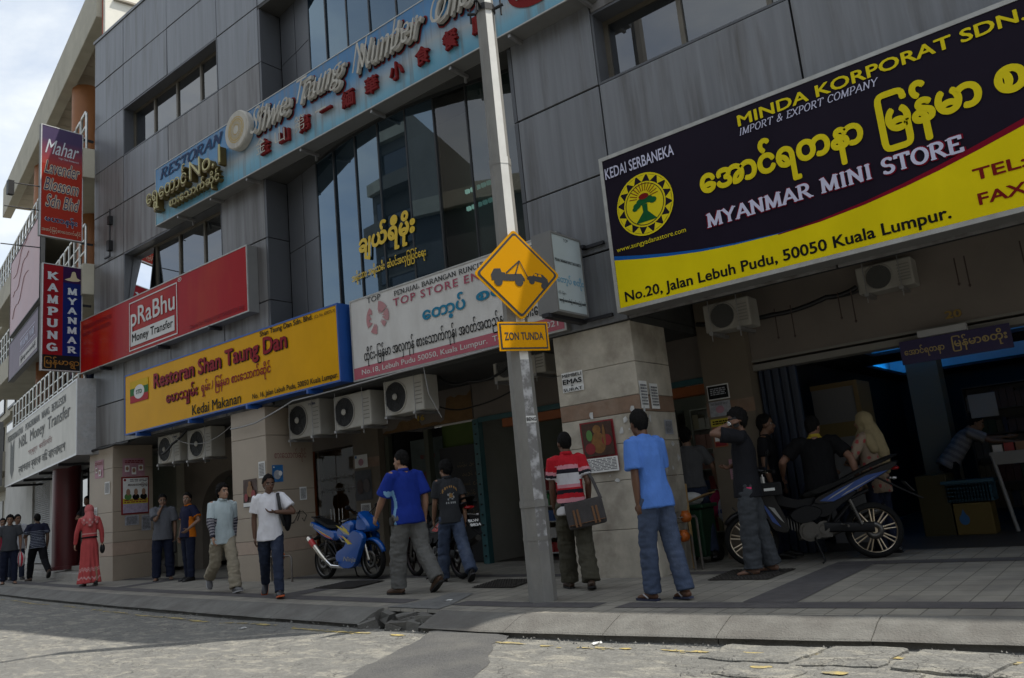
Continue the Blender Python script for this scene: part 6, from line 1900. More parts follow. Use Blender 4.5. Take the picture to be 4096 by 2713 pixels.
shelf('glass front counter of packets left of the lamp post', -8.38, -7.2, 10.9, 11.3, .08, 4, .25, 1)
shelf('shelf of packets right of the lamp post behind the man in stripes', -7.1, -5.9, 11.2, 11.5, .08, 4, .27, 2)
shelf('tall shelf of goods in the dark at the back of the market', -8.6, -6.6, 13.0, 13.3, .1, 6, .36, 3)
shelf('tall shelf of goods at the back behind the stained pillar', -6.5, -4.8, 13.4, 13.7, .1, 6, .36, 4)
g = MB(); g.box(-8.1, -7.8, 10.85, 10.9, 1.1, 1.45); tag(g.build('display_rack', P_RED, bevel=.01), 'small red display box standing on the packet counter left of the lamp post', 'display')

# dark store furnishings
s = empty('display_fridge', (-3.4, 11.5, 0), 0, 'pale upright fridge with wooden edge inside the dark store', 'fridge')
g = MB(); g.box(-3.7, -3.12, 11.5, 12.1, 0, 2.15); under(g.build('body', mat('fridge_grey', (.16, .16, .165), .4), bevel=.01), s)
g = MB(); g.box(-3.12, -3.06, 11.48, 12.1, 0, 2.17); g.box(-3.7, -3.12, 11.48, 11.499, 2.1, 2.17); under(g.build('edge', mat('fridge_wood', (.16, .11, .045), .5)), s)
g = MB(); g.box(-3.7, -3.13, 11.485, 11.499, 1.42, 1.62); under(g.build('label_strip', mat('fridge_label', (.16, .12, .045), .5)), s)
g = MB(); g.box(-2.72, -2.3, 12.9, 13.3, 0, 2.6); part('inner_column', g, mat('store_column', (.12, .125, .10), .7))
g = MB(); g.box(-2.68, -2.3, 12.0, 12.6, 0, .8); tag(g.build('crate', mat('crate_olive', (.035, .028, .004), .6), bevel=.01), 'olive yellow crate standing in the dark store behind the rear wheel', 'crate')
s = empty('plastic_basket', (-2.05, 12.0, .4), 0, 'blue plastic basket stacked on the drinks carton in the dark store', 'basket')
g = MB()
for i in range(14):
    for j in range(5):
        g.box(-2.32 + .037 * i, -2.305 + .037 * i, 11.98, 11.99, .42 + .0 * j, .68)
for j in range(5): g.box(-2.33, -1.79, 11.985, 11.995, .44 + .05 * j, .46 + .05 * j)
g.box(-2.37, -1.75, 11.96, 12.4, .66, .70); g.box(-2.33, -1.79, 11.99, 12.36, .42, .44); g.box(-2.33, -1.79, 12.34, 12.36, .42, .66)
under(g.build('basket_body', mat('basket_blue', (.008, .06, .10), .5)), s)
s = empty('carton', (-2.05, 12.0, 0), 0, 'yellow drinks carton with a blue drop logo under the blue basket', 'carton')
g = MB(); g.box(-2.28, -1.84, 11.98, 12.36, .005, .405); under(g.build('box', mat('carton_yellow', (.11, .075, .014), .7), bevel=.008), s)
g = MB(); g.poly([(-2.17 + .06 * math.cos(2 * PI * i / 16), 11.976, .2 + .07 * math.sin(2 * PI * i / 16)) for i in range(16)]); g.poly([(-2.2, 11.9755, .26), (-2.14, 11.9755, .26), (-2.17, 11.9755, .33)]); under(g.build('drop_logo', mat('carton_blue', (.02, .10, .25), .6)), s)
s = empty('display_table', (-1.3, 12.0, 0), 0, 'white framed stall table at the right edge inside the dark store', 'table')
g = MB()
g.tube([(-1.72, 12.0, 1.0), (-1.6, 12.0, .02)], .025, 6); g.tube([(-.6, 12.0, 1.0), (-.55, 12.0, .02)], .025, 6); g.box(-1.74, -.3, 11.97, 12.6, .98, 1.02); g.box(-1.72, -.3, 11.98, 12.0, .86, .98)
under(g.build('frame', mat('stall_white', (.22, .22, .22), .5)), s)
g = MB(); rr = random.Random(5)
for i in range(10): x = -1.7 + .13 * i; g.box(x, x + .11, 12.05, 12.4, 1.02, 1.02 + rr.uniform(.04, .12), rr.randrange(8))
under(tag(g.build('packets', GOODS), kind='stuff'), s)
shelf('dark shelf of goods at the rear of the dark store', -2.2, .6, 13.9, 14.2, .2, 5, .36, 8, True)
g = MB(); g.box(-1.95, -1.62, 12.6, 12.63, 1.5, 1.82); tag(g.build('notice', mat('store_notice', (.2, .2, .19), .6)), 'square white notice hanging inside the dark store', 'notice', 'paper notices on the pillars')
# ------------------------------------------------------------------ people
def fuse(mb, voxel, smooth=4):
    """Union of the closed shapes in mb as one skin: voxel remesh, then a little smoothing."""
    o = mb.build('fuse', [M_BLACK])
    md = o.modifiers.new('r', 'REMESH'); md.mode = 'VOXEL'; md.voxel_size = voxel; md.adaptivity = 0
    if smooth:
        s = o.modifiers.new('s', 'SMOOTH'); s.factor = .5; s.iterations = smooth
    dg = bpy.context.evaluated_depsgraph_get()
    me = bpy.data.meshes.new_from_object(o.evaluated_get(dg))
    old = o.data
    bpy.data.objects.remove(o); bpy.data.meshes.remove(old)
    me.materials.clear()
    return me

def finish(name, me, mats, idx, parent):
    for m in mats: me.materials.append(m)
    if idx is not None: me.polygons.foreach_set('material_index', np.asarray(idx, dtype=np.int32))
    me.polygons.foreach_set('use_smooth', np.ones(len(me.polygons), dtype=bool))
    me.name = name
    me.update()
    o = bpy.data.objects.new(name, me); COL.objects.link(o); o.parent = parent
    return o

def centers(me):
    c = np.empty(len(me.polygons) * 3); me.polygons.foreach_get('center', c); return c.reshape(-1, 3)

def wrinkle(me, amp, fx, fz, seed):
    n = len(me.vertices)
    co = np.empty(n * 3); me.vertices.foreach_get('co', co); co = co.reshape(-1, 3)
    no = np.array([v.normal for v in me.vertices])
    d = np.array([mnoise.noise((p[0] * fx + seed, p[1] * fx, p[2] * fz)) + .5 * mnoise.noise((p[0] * fx * 2.1, p[1] * fx * 2.1 + seed, p[2] * fz * 2.3)) for p in co])
    co += no * (d * amp)[:, None]
    me.vertices.foreach_set('co', co.ravel()); me.update()

def loft(mb, secs, lean, x0=0, n=22, z0=.95, power=2.2, side=0):
    """secs: (z, half depth, half width[, forward shift]); stacked rounded sections along a leaning spine."""
    rings = []
    for s in secs:
        z, rx, ry = s[:3]; sh = s[3] if len(s) > 3 else 0
        cx = x0 + (z - z0) * math.sin(lean) + sh * math.cos(lean); cz = z0 + (z - z0) * math.cos(lean) - sh * math.sin(lean)
        cy = side * (z - z0)
        r = []
        for j in range(n):
            a = 2 * PI * j / n; ca, sa = math.cos(a), math.sin(a)
            px = rx * math.copysign(abs(ca) ** (2 / power), ca); py = ry * math.copysign(abs(sa) ** (2 / power), sa)
            r.append((cx + px * math.cos(lean), cy + py, cz - px * math.sin(lean)))
        rings.append(r)
    vs = [p for r in rings for p in r]; k = len(rings)
    fs = [(i * n + j, i * n + (j + 1) % n, (i + 1) * n + (j + 1) % n, (i + 1) * n + j) for i in range(k - 1) for j in range(n)]
    fs += [tuple(range(n - 1, -1, -1)), tuple((k - 1) * n + j for j in range(n))]
    mb.add(vs, fs, 0, True)

def limb(mb, pts, rad, n=14, end=True):
    mb.tube(pts, rad, n)
    mb.ball(pts[0], rad[0] * .99, 12, 8)
    if end: mb.ball(pts[-1], rad[-1] * .99, 12, 8)

SKINS = {}
def skin(c):
    k = 'skin_%02d_%02d_%02d' % tuple(int(q * 100) for q in c)
    return mat(k, c, .5, var=.08, vscale=14, bump=.04, bscale=120, spec=.35)
def cloth(name, c, rough=.85, var=.1, wear=None):
    m = mat('cloth_' + name, c, rough, var=var, vscale=7, bump=.55, bscale=15, bstretch=(1.6, 1.6, .7), spec=.2, **(wear or {}))
    return m
M_HAIR = mat('black_hair', (.008, .0075, .0075), .8, spec=.12, var=.3, vscale=60, vstretch=(1, 1, .3), bump=.5, bscale=90)
M_EYE = mat('dark_eye', (.012, .009, .008), .3)
M_EYEW = mat('eye_white', (.45, .42, .38), .4)

def person(label, xy, psi, H=1.70, tone=(.22, .12, .075), build=1.0, belly=0, lean=0, legs=None, arms=None, head=(0, 0), top=None, bottom=None, shoes=None,
           hair='short', voxel=.0085, group=None, z=None, seat=None, dress=None, scarf=None, bust=0, fingers=True, side=0):
    """legs: for (left, right): (thigh pitch, knee bend, abduction, foot pitch); arms: (pitch, abduction, elbow bend) or ('to', (x, y, z), pole)."""
    s = H / 1.72
    X, Y = xy
    zb = (gz(X) + .002) if z is None else z
    root = empty('person', (X, Y, zb), psi, label, 'person', group)
    root.scale = (s, s, s)
    rnd = random.Random(int(abs(X * 971 + Y * 373)))
    legs = legs or ((3, 3, 3, 0), (-2, 2, 3, 0)); arms = arms or ((4, 8, 14), (-4, 8, 14))
    ln = R(lean)
    pel = Vector((0, 0, .95))
    def spine(zz, fw=0, lat=0):
        d = zz - .95
        return Vector((d * math.sin(ln) + fw * math.cos(ln), lat + side * d, .95 + d * math.cos(ln) - fw * math.sin(ln)))
    J = {}
    low = 9
    for k, (sg, L) in enumerate(((1, legs[0]), (-1, legs[1]))):
        tp, kb, ab, fp = [R(q) for q in L[:4]]
        toe = R(L[4]) if len(L) > 4 else R(8)
        h = Vector((0, sg * .088 * build, .90))
        kn = h + Vector((math.sin(tp) * math.cos(ab), sg * math.sin(ab), -math.cos(tp) * math.cos(ab))) * .42
        sp = tp - kb
        an = kn + Vector((math.sin(sp), sg * math.sin(ab) * .4, -math.cos(sp))).normalized() * .42
        fd = Vector((math.cos(fp) * math.cos(toe), sg * math.cos(fp) * math.sin(toe), -math.sin(fp)))
        up = Vector((math.sin(fp), 0, math.cos(fp)))
        J['leg', k] = (h, kn, an, fd, up)
        for q in (-.075, .19):
            low = min(low, (an + fd * q - up * .075).z)
    dz = -low if seat is None else 0
    if seat is not None: dz = seat / s - .86
    for k in (0, 1):
        h, kn, an, fd, up = J['leg', k]; o = Vector((0, 0, dz)); J['leg', k] = (h + o, kn + o, an + o, fd, up)
    off = Vector((0, 0, dz))
    for k, (sg, A) in enumerate(((1, arms[0]), (-1, arms[1]))):
        S0 = spine(1.415, -.005, sg * .170 * build)
        la, lb_ = .295, .255
        if A[0] == 'to':
            Tt = Vector(A[1]) - off * 0
            d = Tt - S0; D = min(d.length, la + lb_ - .005); dn = d.normalized()
            c = (la * la + D * D - lb_ * lb_) / (2 * la * D); c = max(-1, min(1, c))
            pole = Vector(A[2]); pole = (pole - dn * pole.dot(dn)).normalized()
            E = S0 + dn * (la * c) + pole * (la * math.sqrt(max(0, 1 - c * c))); Wp = S0 + dn * D
        else:
            p, ab, eb = [R(q) for q in A[:3]]
            inn = R(A[3]) if len(A) > 3 else R(6)
            E = S0 + Vector((math.sin(p) * math.cos(ab), sg * math.sin(ab), -math.cos(p) * math.cos(ab))) * la
            q = p + eb
            Wp = E + Vector((math.sin(q) * math.cos(inn), sg * (math.sin(ab) * .6 - math.sin(inn)), -math.cos(q) * math.cos(inn))).normalized() * lb_
        J['arm', k] = (S0, E, Wp)
    # ---- body
    g = MB()
    fat = 1 + (build - 1) * .9
    loft(g, [(.84, .085, .13), (.95, .09, .135), (1.05, .085, .125), (1.2, .095, .14), (1.33, .098, .15), (1.42, .07, .14), (1.465, .05, .07), (1.49, .045, .05)], ln, side=side)
    hb = spine(1.53, .012); hc = spine(1.595, .03)
    limb(g, [spine(1.43), spine(1.50, .005), hb], [.062 * fat, .056 * fat, .056])
    yw, pt = R(head[0]), R(head[1])
    HM = Matrix.Rotation(yw, 3, 'Z') @ Matrix.Rotation(-pt, 3, 'Y')
    hp = lambda x, y, z_: hc + HM @ Vector((x, y, z_))
    g.ball(hp(-.006, 0, .03), (.096, .076, .104), 20, 14, 0, HM)
    g.ball(hp(.022, 0, -.035), (.070, .060, .080), 18, 12, 0, HM)
    g.ball(hp(.055, 0, -.084), (.034, .034, .026), 12, 8, 0, HM)
    g.ball(hp(.072, 0, .034), (.022, .052, .014), 12, 8, 0, HM)
    g.tube([hp(.082, 0, .022), hp(.098, 0, -.008), hp(.110, 0, -.026)], [.009, .012, .015], 10); g.ball(hp(.105, 0, -.027), (.014, .017, .011), 10, 8, 0, HM)
    g.ball(hp(.085, 0, -.06), (.012, .024, .013), 10, 8, 0, HM)
    for sg in (1, -1):
        g.ball(hp(-.004, sg * .077, .0), (.019, .010, .032), 10, 8, 0, HM)
        g.ball(hp(.062, sg * .034, -.028), (.022, .022, .022), 10, 8, 0, HM)
    for k, sg in ((0, 1), (1, -1)):
        S0, E, Wp = J['arm', k]
        d = (Wp - E).normalized()
        limb(g, [S0, S0.lerp(E, .4), E], [.054 * fat, .047 * fat, .038 * fat]); limb(g, [E, E.lerp(Wp, .3), Wp], [.038 * fat, .040 * fat, .026])
        # hand: thumb side faces forward, palm faces the body
        th = Vector((1, 0, .15)) if abs(d.x) < .8 else Vector((0, 0, 1))
        th = (th - d * th.dot(d)).normalized()
        pn = d.cross(th) * (1 if sg > 0 else -1)
        if pn.y * sg > 0 and abs(pn.y) > .1: pn = -pn
        J['hand', k] = (Wp + d * .05, d, th, pn)
        B = Matrix((d, th, pn)).transposed()
        g.ball(Wp + d * .048, (.052, .040, .017), 14, 10, 0, B)
        if fingers:
            for q, (o_, L) in enumerate(((.028, .070), (.010, .080), (-.009, .074), (-.027, .058))):
                b0 = Wp + d * (.088 - abs(o_) * .2) + th * o_
                c1, c2 = R(16 + 5 * q), R(48 + 7 * q)
                m1 = b0 + (d * math.cos(c1) + pn * math.sin(c1)) * L * .5; m2 = m1 + (d * math.cos(c2) + pn * math.sin(c2)) * L * .5
                limb(g, [b0 - d * .012, b0, m1, m2], [.0092, .009, .0085, .0075], 8)
            b0 = Wp + d * .03 + th * .032
            m1 = b0 + (d * .6 + th * .7 + pn * .25).normalized() * .038; m2 = m1 + (d * .9 + th * .2 + pn * .35).normalized() * .03
            limb(g, [b0 - th * .012, m1, m2], [.012, .0105, .0085], 8)
        else:
            g.ball(Wp + d * .11 + pn * .012, (.05, .034, .016), 10, 8, 0, B)
    for k in (0, 1):
        h, kn, an, fd, up = [q - off if i < 3 else q for i, q in enumerate(J['leg', k])]
        limb(g, [h, h.lerp(kn, .5), kn], [.082 * fat, .07 * fat, .05]); limb(g, [kn, kn.lerp(an, .3), an], [.05, .052, .036])
        lat = up.cross(fd)
        g.tube([an + fd * a - up * (.07 - r) for a, r in ((-.055, .022), (-.03, .035), (.03, .034), (.1, .026), (.15, .018), (.175, .010))], [(r, w) for r, w in ((.022, .022), (.035, .03), (.034, .035), (.026, .04), (.018, .04), (.010, .026))], 12)
    me = fuse(g, voxel, 3)
    c = centers(me)
    Hi = np.array(HM.transposed()); q = (c - np.array(hc)) @ Hi.T
    fx, fy, fz = q[:, 0], q[:, 1], q[:, 2]
    idx = np.zeros(len(c), int)
    ay = np.abs(fy)
    front = (fx > .045) & (fx < .14) & (np.abs(fz) < .1) & (ay < .06)
    idx[front & (ay > .016) & (ay < .049) & (np.abs(fz - .012) < .0075)] = 2
    idx[front & (ay > .023) & (ay < .040) & (np.abs(fz - .012) < .0075)] = 1
    idx[front & (ay > .012) & (ay < .052) & (fz > .0255) & (fz < .0375)] = 3
    idx[front & (ay < .024) & (fz < -.052) & (fz > -.070)] = 4
    sk = skin(tone)
    body = finish('body', me, [sk, M_EYE, M_EYEW, M_HAIR, skin((tone[0] * .95, tone[1] * .72, tone[2] * .72))], idx, root)
    body.location.z = dz
    # ---- hair
    if hair and hair != 'covered':
        g = MB()
        n, m = 52, 34
        vs = []
        for i in range(m + 1):
            t = PI * i / m
            for j in range(n):
                a = 2 * PI * j / n
                d = Vector((math.sin(t) * math.cos(a), math.sin(t) * math.sin(a), math.cos(t)))
                az = abs(math.degrees(math.atan2(d.y, d.x)))
                p = Vector((d.x * .102 - .010, d.y * .085, d.z * (.116 if d.z > 0 else .13) + .034))
                hl = .088 if az < 38 else (.088 - (az - 38) / 42 * .075 if az < 80 else (.013 - (az - 80) / 12 * .03 if az < 92 else (.012 if az < 108 else (-.04 if az < 125 else -.075))))
                if hair == 'thick': hl -= .012
                k_ = 1.0
                wv = .007 * mnoise.noise((p.x * 28 + X * 5, p.y * 28, p.z * 28)) + .006 * mnoise.noise((p.x * 75, p.y * 75 + X, p.z * 60))
                hl += .012 * mnoise.noise((d.x * 9 + X, d.y * 9, 3))
                if hair == 'thick': wv = .010 + 1.6 * wv
                if hair == 'cropped': wv = -.004 + .4 * wv
                if p.z < hl: k_ = .80; wv = 0
                vs.append(hp(p.x * k_ + d.x * wv, p.y * k_ + d.y * wv, (p.z - .034) * k_ + .034 + d.z * wv))
        fs = [(i * n + j, (i + 1) * n + j, (i + 1) * n + (j + 1) % n, i * n + (j + 1) % n) for i in range(m) for j in range(n)]
        g.add(vs, fs, 0, True)
        o = g.build('hair', M_HAIR, root); o.location.z = dz
    # ---- top
    if top:
        e = top.get('ease', .012); hem = top.get('hem', .84); bw = build
        g = MB()
        secs = [(hem, .126 + e + belly * .045, .164 * bw + e + .012), (.93, .117 + e + belly * .06, .157 * bw + e + .008), (1.03, .104 + e + belly * .075, .144 * bw + e, belly * .02), (1.14, .102 + e + belly * .06, .144 * bw + e, belly * .016), (1.27, .108 + e + bust * .03, .156 * bw + e, bust * .012), (1.36, .098 + e * .7, .158 * bw + e * .6), (1.415, .080 + e * .4, .150 * bw + e * .3), (1.45, .064, .108), (1.475, .058, .074), (1.487, .055, .064)]
        loft(g, [q for q in secs if q[0] >= hem], ln, side=side)
        sl = top.get('sleeve', 'short'); fl = top.get('flare', .012)
        for k in (0, 1):
            S0, E, Wp = J['arm', k]
            base = S0 + (spine(1.415) - S0) * .22
            if sl == 'short':
                P_ = S0.lerp(E, top.get('slen', .72))
                limb(g, [base, S0, S0.lerp(P_, .5), P_], [.062 * fat + e * .4, .062 * fat + e * .5, .058 * fat + e * .6 + fl * .5, .056 * fat + e * .5 + fl], 16, False)
            elif sl == 'long':
                limb(g, [base, S0, S0.lerp(E, .5), E], [.062 * fat, .060 * fat + e * .4, .053 * fat + e * .7, .047 * fat + e * .6]); limb(g, [E, E.lerp(Wp, .5), Wp], [.047 * fat + e * .6, .044 * fat + e * .4, .036 + e * .2], 14, False)
            elif sl == 'cap' : limb(g, [base, S0, S0.lerp(E, .3)], [.06, .06, .056])
        me = fuse(g, max(voxel * 1.25, .0095), 5)
        wrinkle(me, top.get('wr', .0085), 10, 4, X * 3)
        idx = None
        mats = top['mats']
        if top.get('paint'):
            c = centers(me)
            armt = np.full(len(c), -1.0)
            for k in (0, 1):
                S0, E, Wp = [np.array(v) for v in J['arm', k]]
                ax = E - S0; t = ((c - S0) @ ax) / (ax @ ax); dist = np.linalg.norm(c - (S0 + np.clip(t, 0, 1)[:, None] * ax), axis=1)
                sel = (dist < .095) & (t > .22); armt[sel] = t[sel]
                if sl == 'long':
                    ax = Wp - E; t = ((c - E) @ ax) / (ax @ ax); dist = np.linalg.norm(c - (E + np.clip(t, 0, 1)[:, None] * ax), axis=1)
                    sel = (dist < .075) & (t > .0); armt[sel] = 1 + t[sel]
            # undo the lean so that bands run level round the chest
            d = c - np.array(pel); c0 = c.copy()
            c0[:, 0] = d[:, 0] * math.cos(ln) - d[:, 2] * math.sin(ln); c0[:, 2] = .95 + d[:, 0] * math.sin(ln) + d[:, 2] * math.cos(ln)
            idx = top['paint'](c0, armt)
        o = finish(top.get('name', 'shirt'), me, mats, idx, root); o.location.z = dz
        if top.get('collar'):
            g = MB()
            g.lathe(tuple(spine(1.478, .004)), tuple(spine(1.6) - spine(1.4)), [(.060, -.012), (.074, -.014), (.069, .022), (.062, .028)], 20)
            if not isinstance(top['collar'], bool): cm = top['collar']
            else: cm = mats[0]
            o = g.build('collar', cm, root); o.location.z = dz
    # ---- trousers
    if bottom:
        g = MB(); e = bottom.get('ease', .012)
        loft(g, [(.80, .098 + e * .8, .142 * build + e * .8), (.88, .104 + e * .8 + belly * .03, .148 * build + e * .7), (.96, .094 + e * .3 + belly * .045, .138 * build + e * .2), (1.0, .088 + belly * .05, .13 * build)], ln * .5, side=side * .3)
        for k in (0, 1):
            h, kn, an, fd, up = [q - off if i < 3 else q for i, q in enumerate(J['leg', k])]
            w = bottom.get('wide', 0)
            end = kn.lerp(an, bottom.get('len', 1.02))
            limb(g, [h, h.lerp(kn, .5), kn], [.090 * fat + e * .8, .083 * fat + e, .066 * fat + e + w * .4])
            g.tube([kn, kn.lerp(end, .35), kn.lerp(end, .75), end], [.066 * fat + e + w * .4, .063 * fat + e + w * .6, .057 + e + w * .8, .055 + e + w], 14); g.ball(kn, .066 * fat + e + w * .4, 12, 8)
        me = fuse(g, max(voxel * 1.25, .0095), 4)
        wrinkle(me, bottom.get('wr', .008), 8, 14, Y * 3)
        idx = None
        if bottom.get('paint'): idx = bottom['paint'](centers(me))
        o = finish('trousers', me, bottom['mats'], idx, root); o.location.z = dz
    if dress:
        g = MB()
        loft(g, dress['secs'], ln * .6, power=2.1, n=30)
        me = fuse(g, .012, 6)
        co = np.empty(len(me.vertices) * 3); me.vertices.foreach_get('co', co); co = co.reshape(-1, 3)
        a = np.arctan2(co[:, 1], co[:, 0]); k_ = np.clip((1.0 - co[:, 2]) / 1.0, 0, 1) * .018
        f_ = np.sin(a * 11 + 2 * co[:, 2]) * k_ + np.sin(a * 5 + 1 - 3 * co[:, 2]) * k_ * .8
        co[:, 0] += np.cos(a) * f_; co[:, 1] += np.sin(a) * f_
        me.vertices.foreach_set('co', co.ravel()); me.update()
        c = centers(me)
        o = finish('skirt', me, dress['mats'], dress['paint'](c) if dress.get('paint') else None, root); o.location.z = dz
    if scarf:
        g = MB()
        g.ball(hp(-.014, 0, .022), (.115, .097, .122), 22, 14, 0, HM)
        g.ball(hp(-.01, 0, -.07), (.095, .085, .08), 18, 12, 0, HM)
        for q in scarf['drape']:
            limb(g, [spine(*p) for p in q[0]], q[1], 12)
        me = fuse(g, .010, 5); wrinkle(me, .006, 12, 7, 3)
        # open the cloth in front of the face
        co = np.empty(len(me.vertices) * 3); me.vertices.foreach_get('co', co); co = co.reshape(-1, 3)
        q = (co - np.array(hc)) @ np.array(HM.transposed()).T
        sel = (q[:, 0] > .03) & (np.abs(q[:, 1]) < .06) & (q[:, 2] < .075) & (q[:, 2] > -.105)
        co[sel] -= (np.array(HM @ Vector((1, 0, 0)))) * (np.clip(q[sel, 0] - .03, 0, 1) * 1.0)[:, None]
        me.vertices.foreach_set('co', co.ravel()); me.update()
        o = finish('headscarf', me, scarf['mats'], scarf['paint'](centers(me)) if scarf.get('paint') else None, root); o.location.z = dz
    # ---- shoes
    if shoes:
        for k in (0, 1):
            h, kn, an, fd, up = [q - off if i < 3 else q for i, q in enumerate(J['leg', k])]
            sole = shoes.get('sole', M_BLACK)
            g = MB()
            if shoes['kind'] == 'sandal':
                rows = [(-.07, .026), (-.03, .036), (.05, .036), (.12, .044), (.17, .040), (.195, .022)]
                lat = up.cross(fd).normalized()
                L_ = [an + fd * a - up * .079 + lat * w for a, w in rows] + [an + fd * a - up * .079 - lat * w for a, w in reversed(rows)]
                g.prism([tuple(p) for p in L_], tuple(up * .018), 0)
                for sg in (1, -1):
                    g.tube([an + fd * .02 - up * .055 + lat * sg * .04, an + fd * .08 - up * .025 + lat * sg * .028, an + fd * .13 - up * .035], .008, 6, 1)
                o = g.build('sandal', [sole, shoes['mat']], root)
            else:
                b = 1.0 if shoes['kind'] == 'shoe' else 1.08
                sec = [(-.075, .026, .026), (-.055, .042, .036), (0, .048, .041), (.06, .042, .044), (.12, .033, .047), (.17, .026, .043), (.2, .014, .026)]
                g.tube([an + fd * a - up * (.077 - r * b) for a, r, w in sec], [(r * b, w * b) for a, r, w in sec], 16)
                if shoes['kind'] == 'boot': g.tube([an - up * .03, an + up * .06], [.05, .052], 14)
                lat = up.cross(fd).normalized()
                rows = [(-.079, .026), (-.03, .04), (.05, .044), (.12, .05), (.18, .042), (.205, .02)]
                L_ = [an + fd * a - up * .081 + lat * w for a, w in rows] + [an + fd * a - up * .081 - lat * w for a, w in reversed(rows)]
                g.prism([tuple(p) for p in L_], tuple(up * .02), 1)
                if shoes.get('lace'):
                    for q in range(4):
                        p = an + fd * (.03 + .03 * q) - up * (.0 + .012 * q - .012)
                        g.tube([p + lat * .03 - up * .012, p + up * .004, p - lat * .03 - up * .012], .006, 5, 2)
                o = g.build('shoe', [shoes['mat'], sole, shoes.get('lace', sole)], root)
            o.location.z = dz
    J['off'] = off; J['root'] = root; J['spine'] = spine; J['hp'] = hp; J['s'] = s; J['psi'] = psi; J['dz'] = dz
    J['world'] = lambda v: Vector((X, Y, zb)) + Matrix.Rotation(psi, 3, 'Z') @ ((Vector(v) + off) * s)
    return J

def child(J, name, g, m):
    o = g.build(name, m, J['root']); o.location.z = J['dz']; return o

def stripes(bands, default=0):
    """bands: list of (z0, z1, material index)."""
    def f(c, armt):
        idx = np.full(len(c), default, int)
        for z0, z1, m in bands: idx[(armt < 0) & (c[:, 2] >= z0) & (c[:, 2] < z1)] = m
        return idx
    return f

JEANS = cloth('denim', (.055, .075, .125), .85, .22, dict(dirt=.7, dscale=2.6, dcol=(.13, .155, .20), dlo=.52, dhi=.72))
JEAND = cloth('dark_denim', (.022, .03, .055), .85, .2, dict(dirt=.6, dscale=3, dcol=(.075, .09, .13), dlo=.52, dhi=.75))
JEANG = cloth('grey_denim', (.05, .055, .062), .85, .2, dict(dirt=.6, dscale=3, dcol=(.09, .10, .115), dlo=.52, dhi=.75))
NAVY = cloth('navy', (.012, .016, .035)); BLACKC = cloth('black', (.007, .007, .009)); DARKC = cloth('charcoal', (.03, .032, .036))
KHAKI = cloth('khaki', (.30, .265, .20)); CARGO = cloth('grey_cargo', (.125, .125, .12)); OLIVE = cloth('olive', (.062, .058, .042))
SOLEW = mat('sole_white', (.4, .4, .4), .7); SOLED = mat('sole_dark', (.02, .02, .02), .8)
SH_BLK = dict(kind='shoe', mat=mat('black_shoe', (.015, .014, .014), .4))
SH_BRN = dict(kind='boot', mat=mat('brown_boot', (.075, .04, .022), .6, var=.2, vscale=9))
SANDAL = dict(kind='sandal', mat=mat('sandal_strap', (.03, .025, .022), .6))
D = math.radians

# 1 man in the blue T-shirt, walking away on the right
TEE = cloth('sky_blue', (.08, .19, .54))
person('man seen from behind walking in a bright blue T-shirt, faded jeans and flip-flops', (-3.76, 6.76), D(158), 1.74, (.125, .062, .038), .94, 0, 6,
       ((10, 6, 0, 0), (-9, 5, 0, 4)), ((-8, 6, 12), (12, 7, 16)), (-10, 2), dict(mats=[TEE], hem=.80, ease=.016, flare=.028, slen=.86, wr=.010), dict(mats=[JEANS], ease=.016, wide=.012, wr=.012),
       dict(kind='sandal', mat=mat('strap_white', (.5, .5, .52), .6), sole=mat('flipflop_navy', (.02, .025, .06), .6)), 'short', .0068)
# 2 man in the red striped polo shirt with the bag
REDC = cloth('red', (.42, .012, .022)); PINKC = cloth('pink', (.58, .25, .29)); WHITEC = cloth('white', (.60, .59, .61)); BLKS = cloth('black_stripe', (.015, .014, .02))
def redpolo(c, armt):
    z = c[:, 2]; idx = np.zeros(len(c), int)
    for z0, z1, m in ((1.30, 1.345, 1), (1.255, 1.30, 3), (1.13, 1.255, 2), (1.095, 1.13, 1), (1.085, 1.092, 0), (1.03, 1.075, 3), (.93, .98, 1), (.89, .93, 3), (.7, .89, 2)): idx[(armt < 0) & (z >= z0) & (z < z1)] = m
    for a, b, m in ((.42, .55, 1), (.55, .66, 3), (.66, .80, 2)): idx[(armt >= a) & (armt < b)] = m
    return idx
J = person('man seen from behind in a red striped polo shirt right of the lamp post', (-5.22, 7.5), D(132), 1.70, (.12, .062, .04), .95, 0, 3,
       ((14, 10, 1, 0), (-12, 8, 1, 8)), ((8, 6, 16), (-16, 9, 46)), (12, 0), dict(mats=[REDC, PINKC, WHITEC, BLKS], hem=.80, ease=.016, flare=.016, paint=redpolo, collar=True), dict(mats=[OLIVE], ease=.028, wide=.016, wr=.014), SH_BLK | dict(mat=mat('brown_shoe', (.06, .035, .022), .6)), 'cropped', .0068)
w = J['world']
M_BAG = mat('bag_canvas', (.055, .05, .05), .8, var=.2, vscale=9, bump=.2, bscale=60); M_LEATH = mat('bag_leather', (.16, .075, .03), .6)
bag = empty('shoulder_bag', tuple(w((-.2, -.12, .80))), D(128), 'dark canvas messenger bag with brown leather straps worn by the striped polo man', 'bag')
bag.rotation_euler = (R(-8), R(4), D(128) - R(6))
g = MB(); g.box(-.055, .055, -.21, .21, -.14, .14); g.build('bag_body', M_BAG, bag, bevel=.03, segs=3)
g = MB(); g.box(-.072, -.052, -.205, .205, -.10, .145); g.build('flap', M_BAG, bag, bevel=.008)
g = MB()
for y in (-.13, -.09, .08, .12): g.box(-.08, -.073, y - .012, y + .012, -.125, .06)
g.tube([(-.074, -.2, -.095), (-.074, .2, -.095)], .004, 5); g.build('leather_strap', M_LEATH, bag)
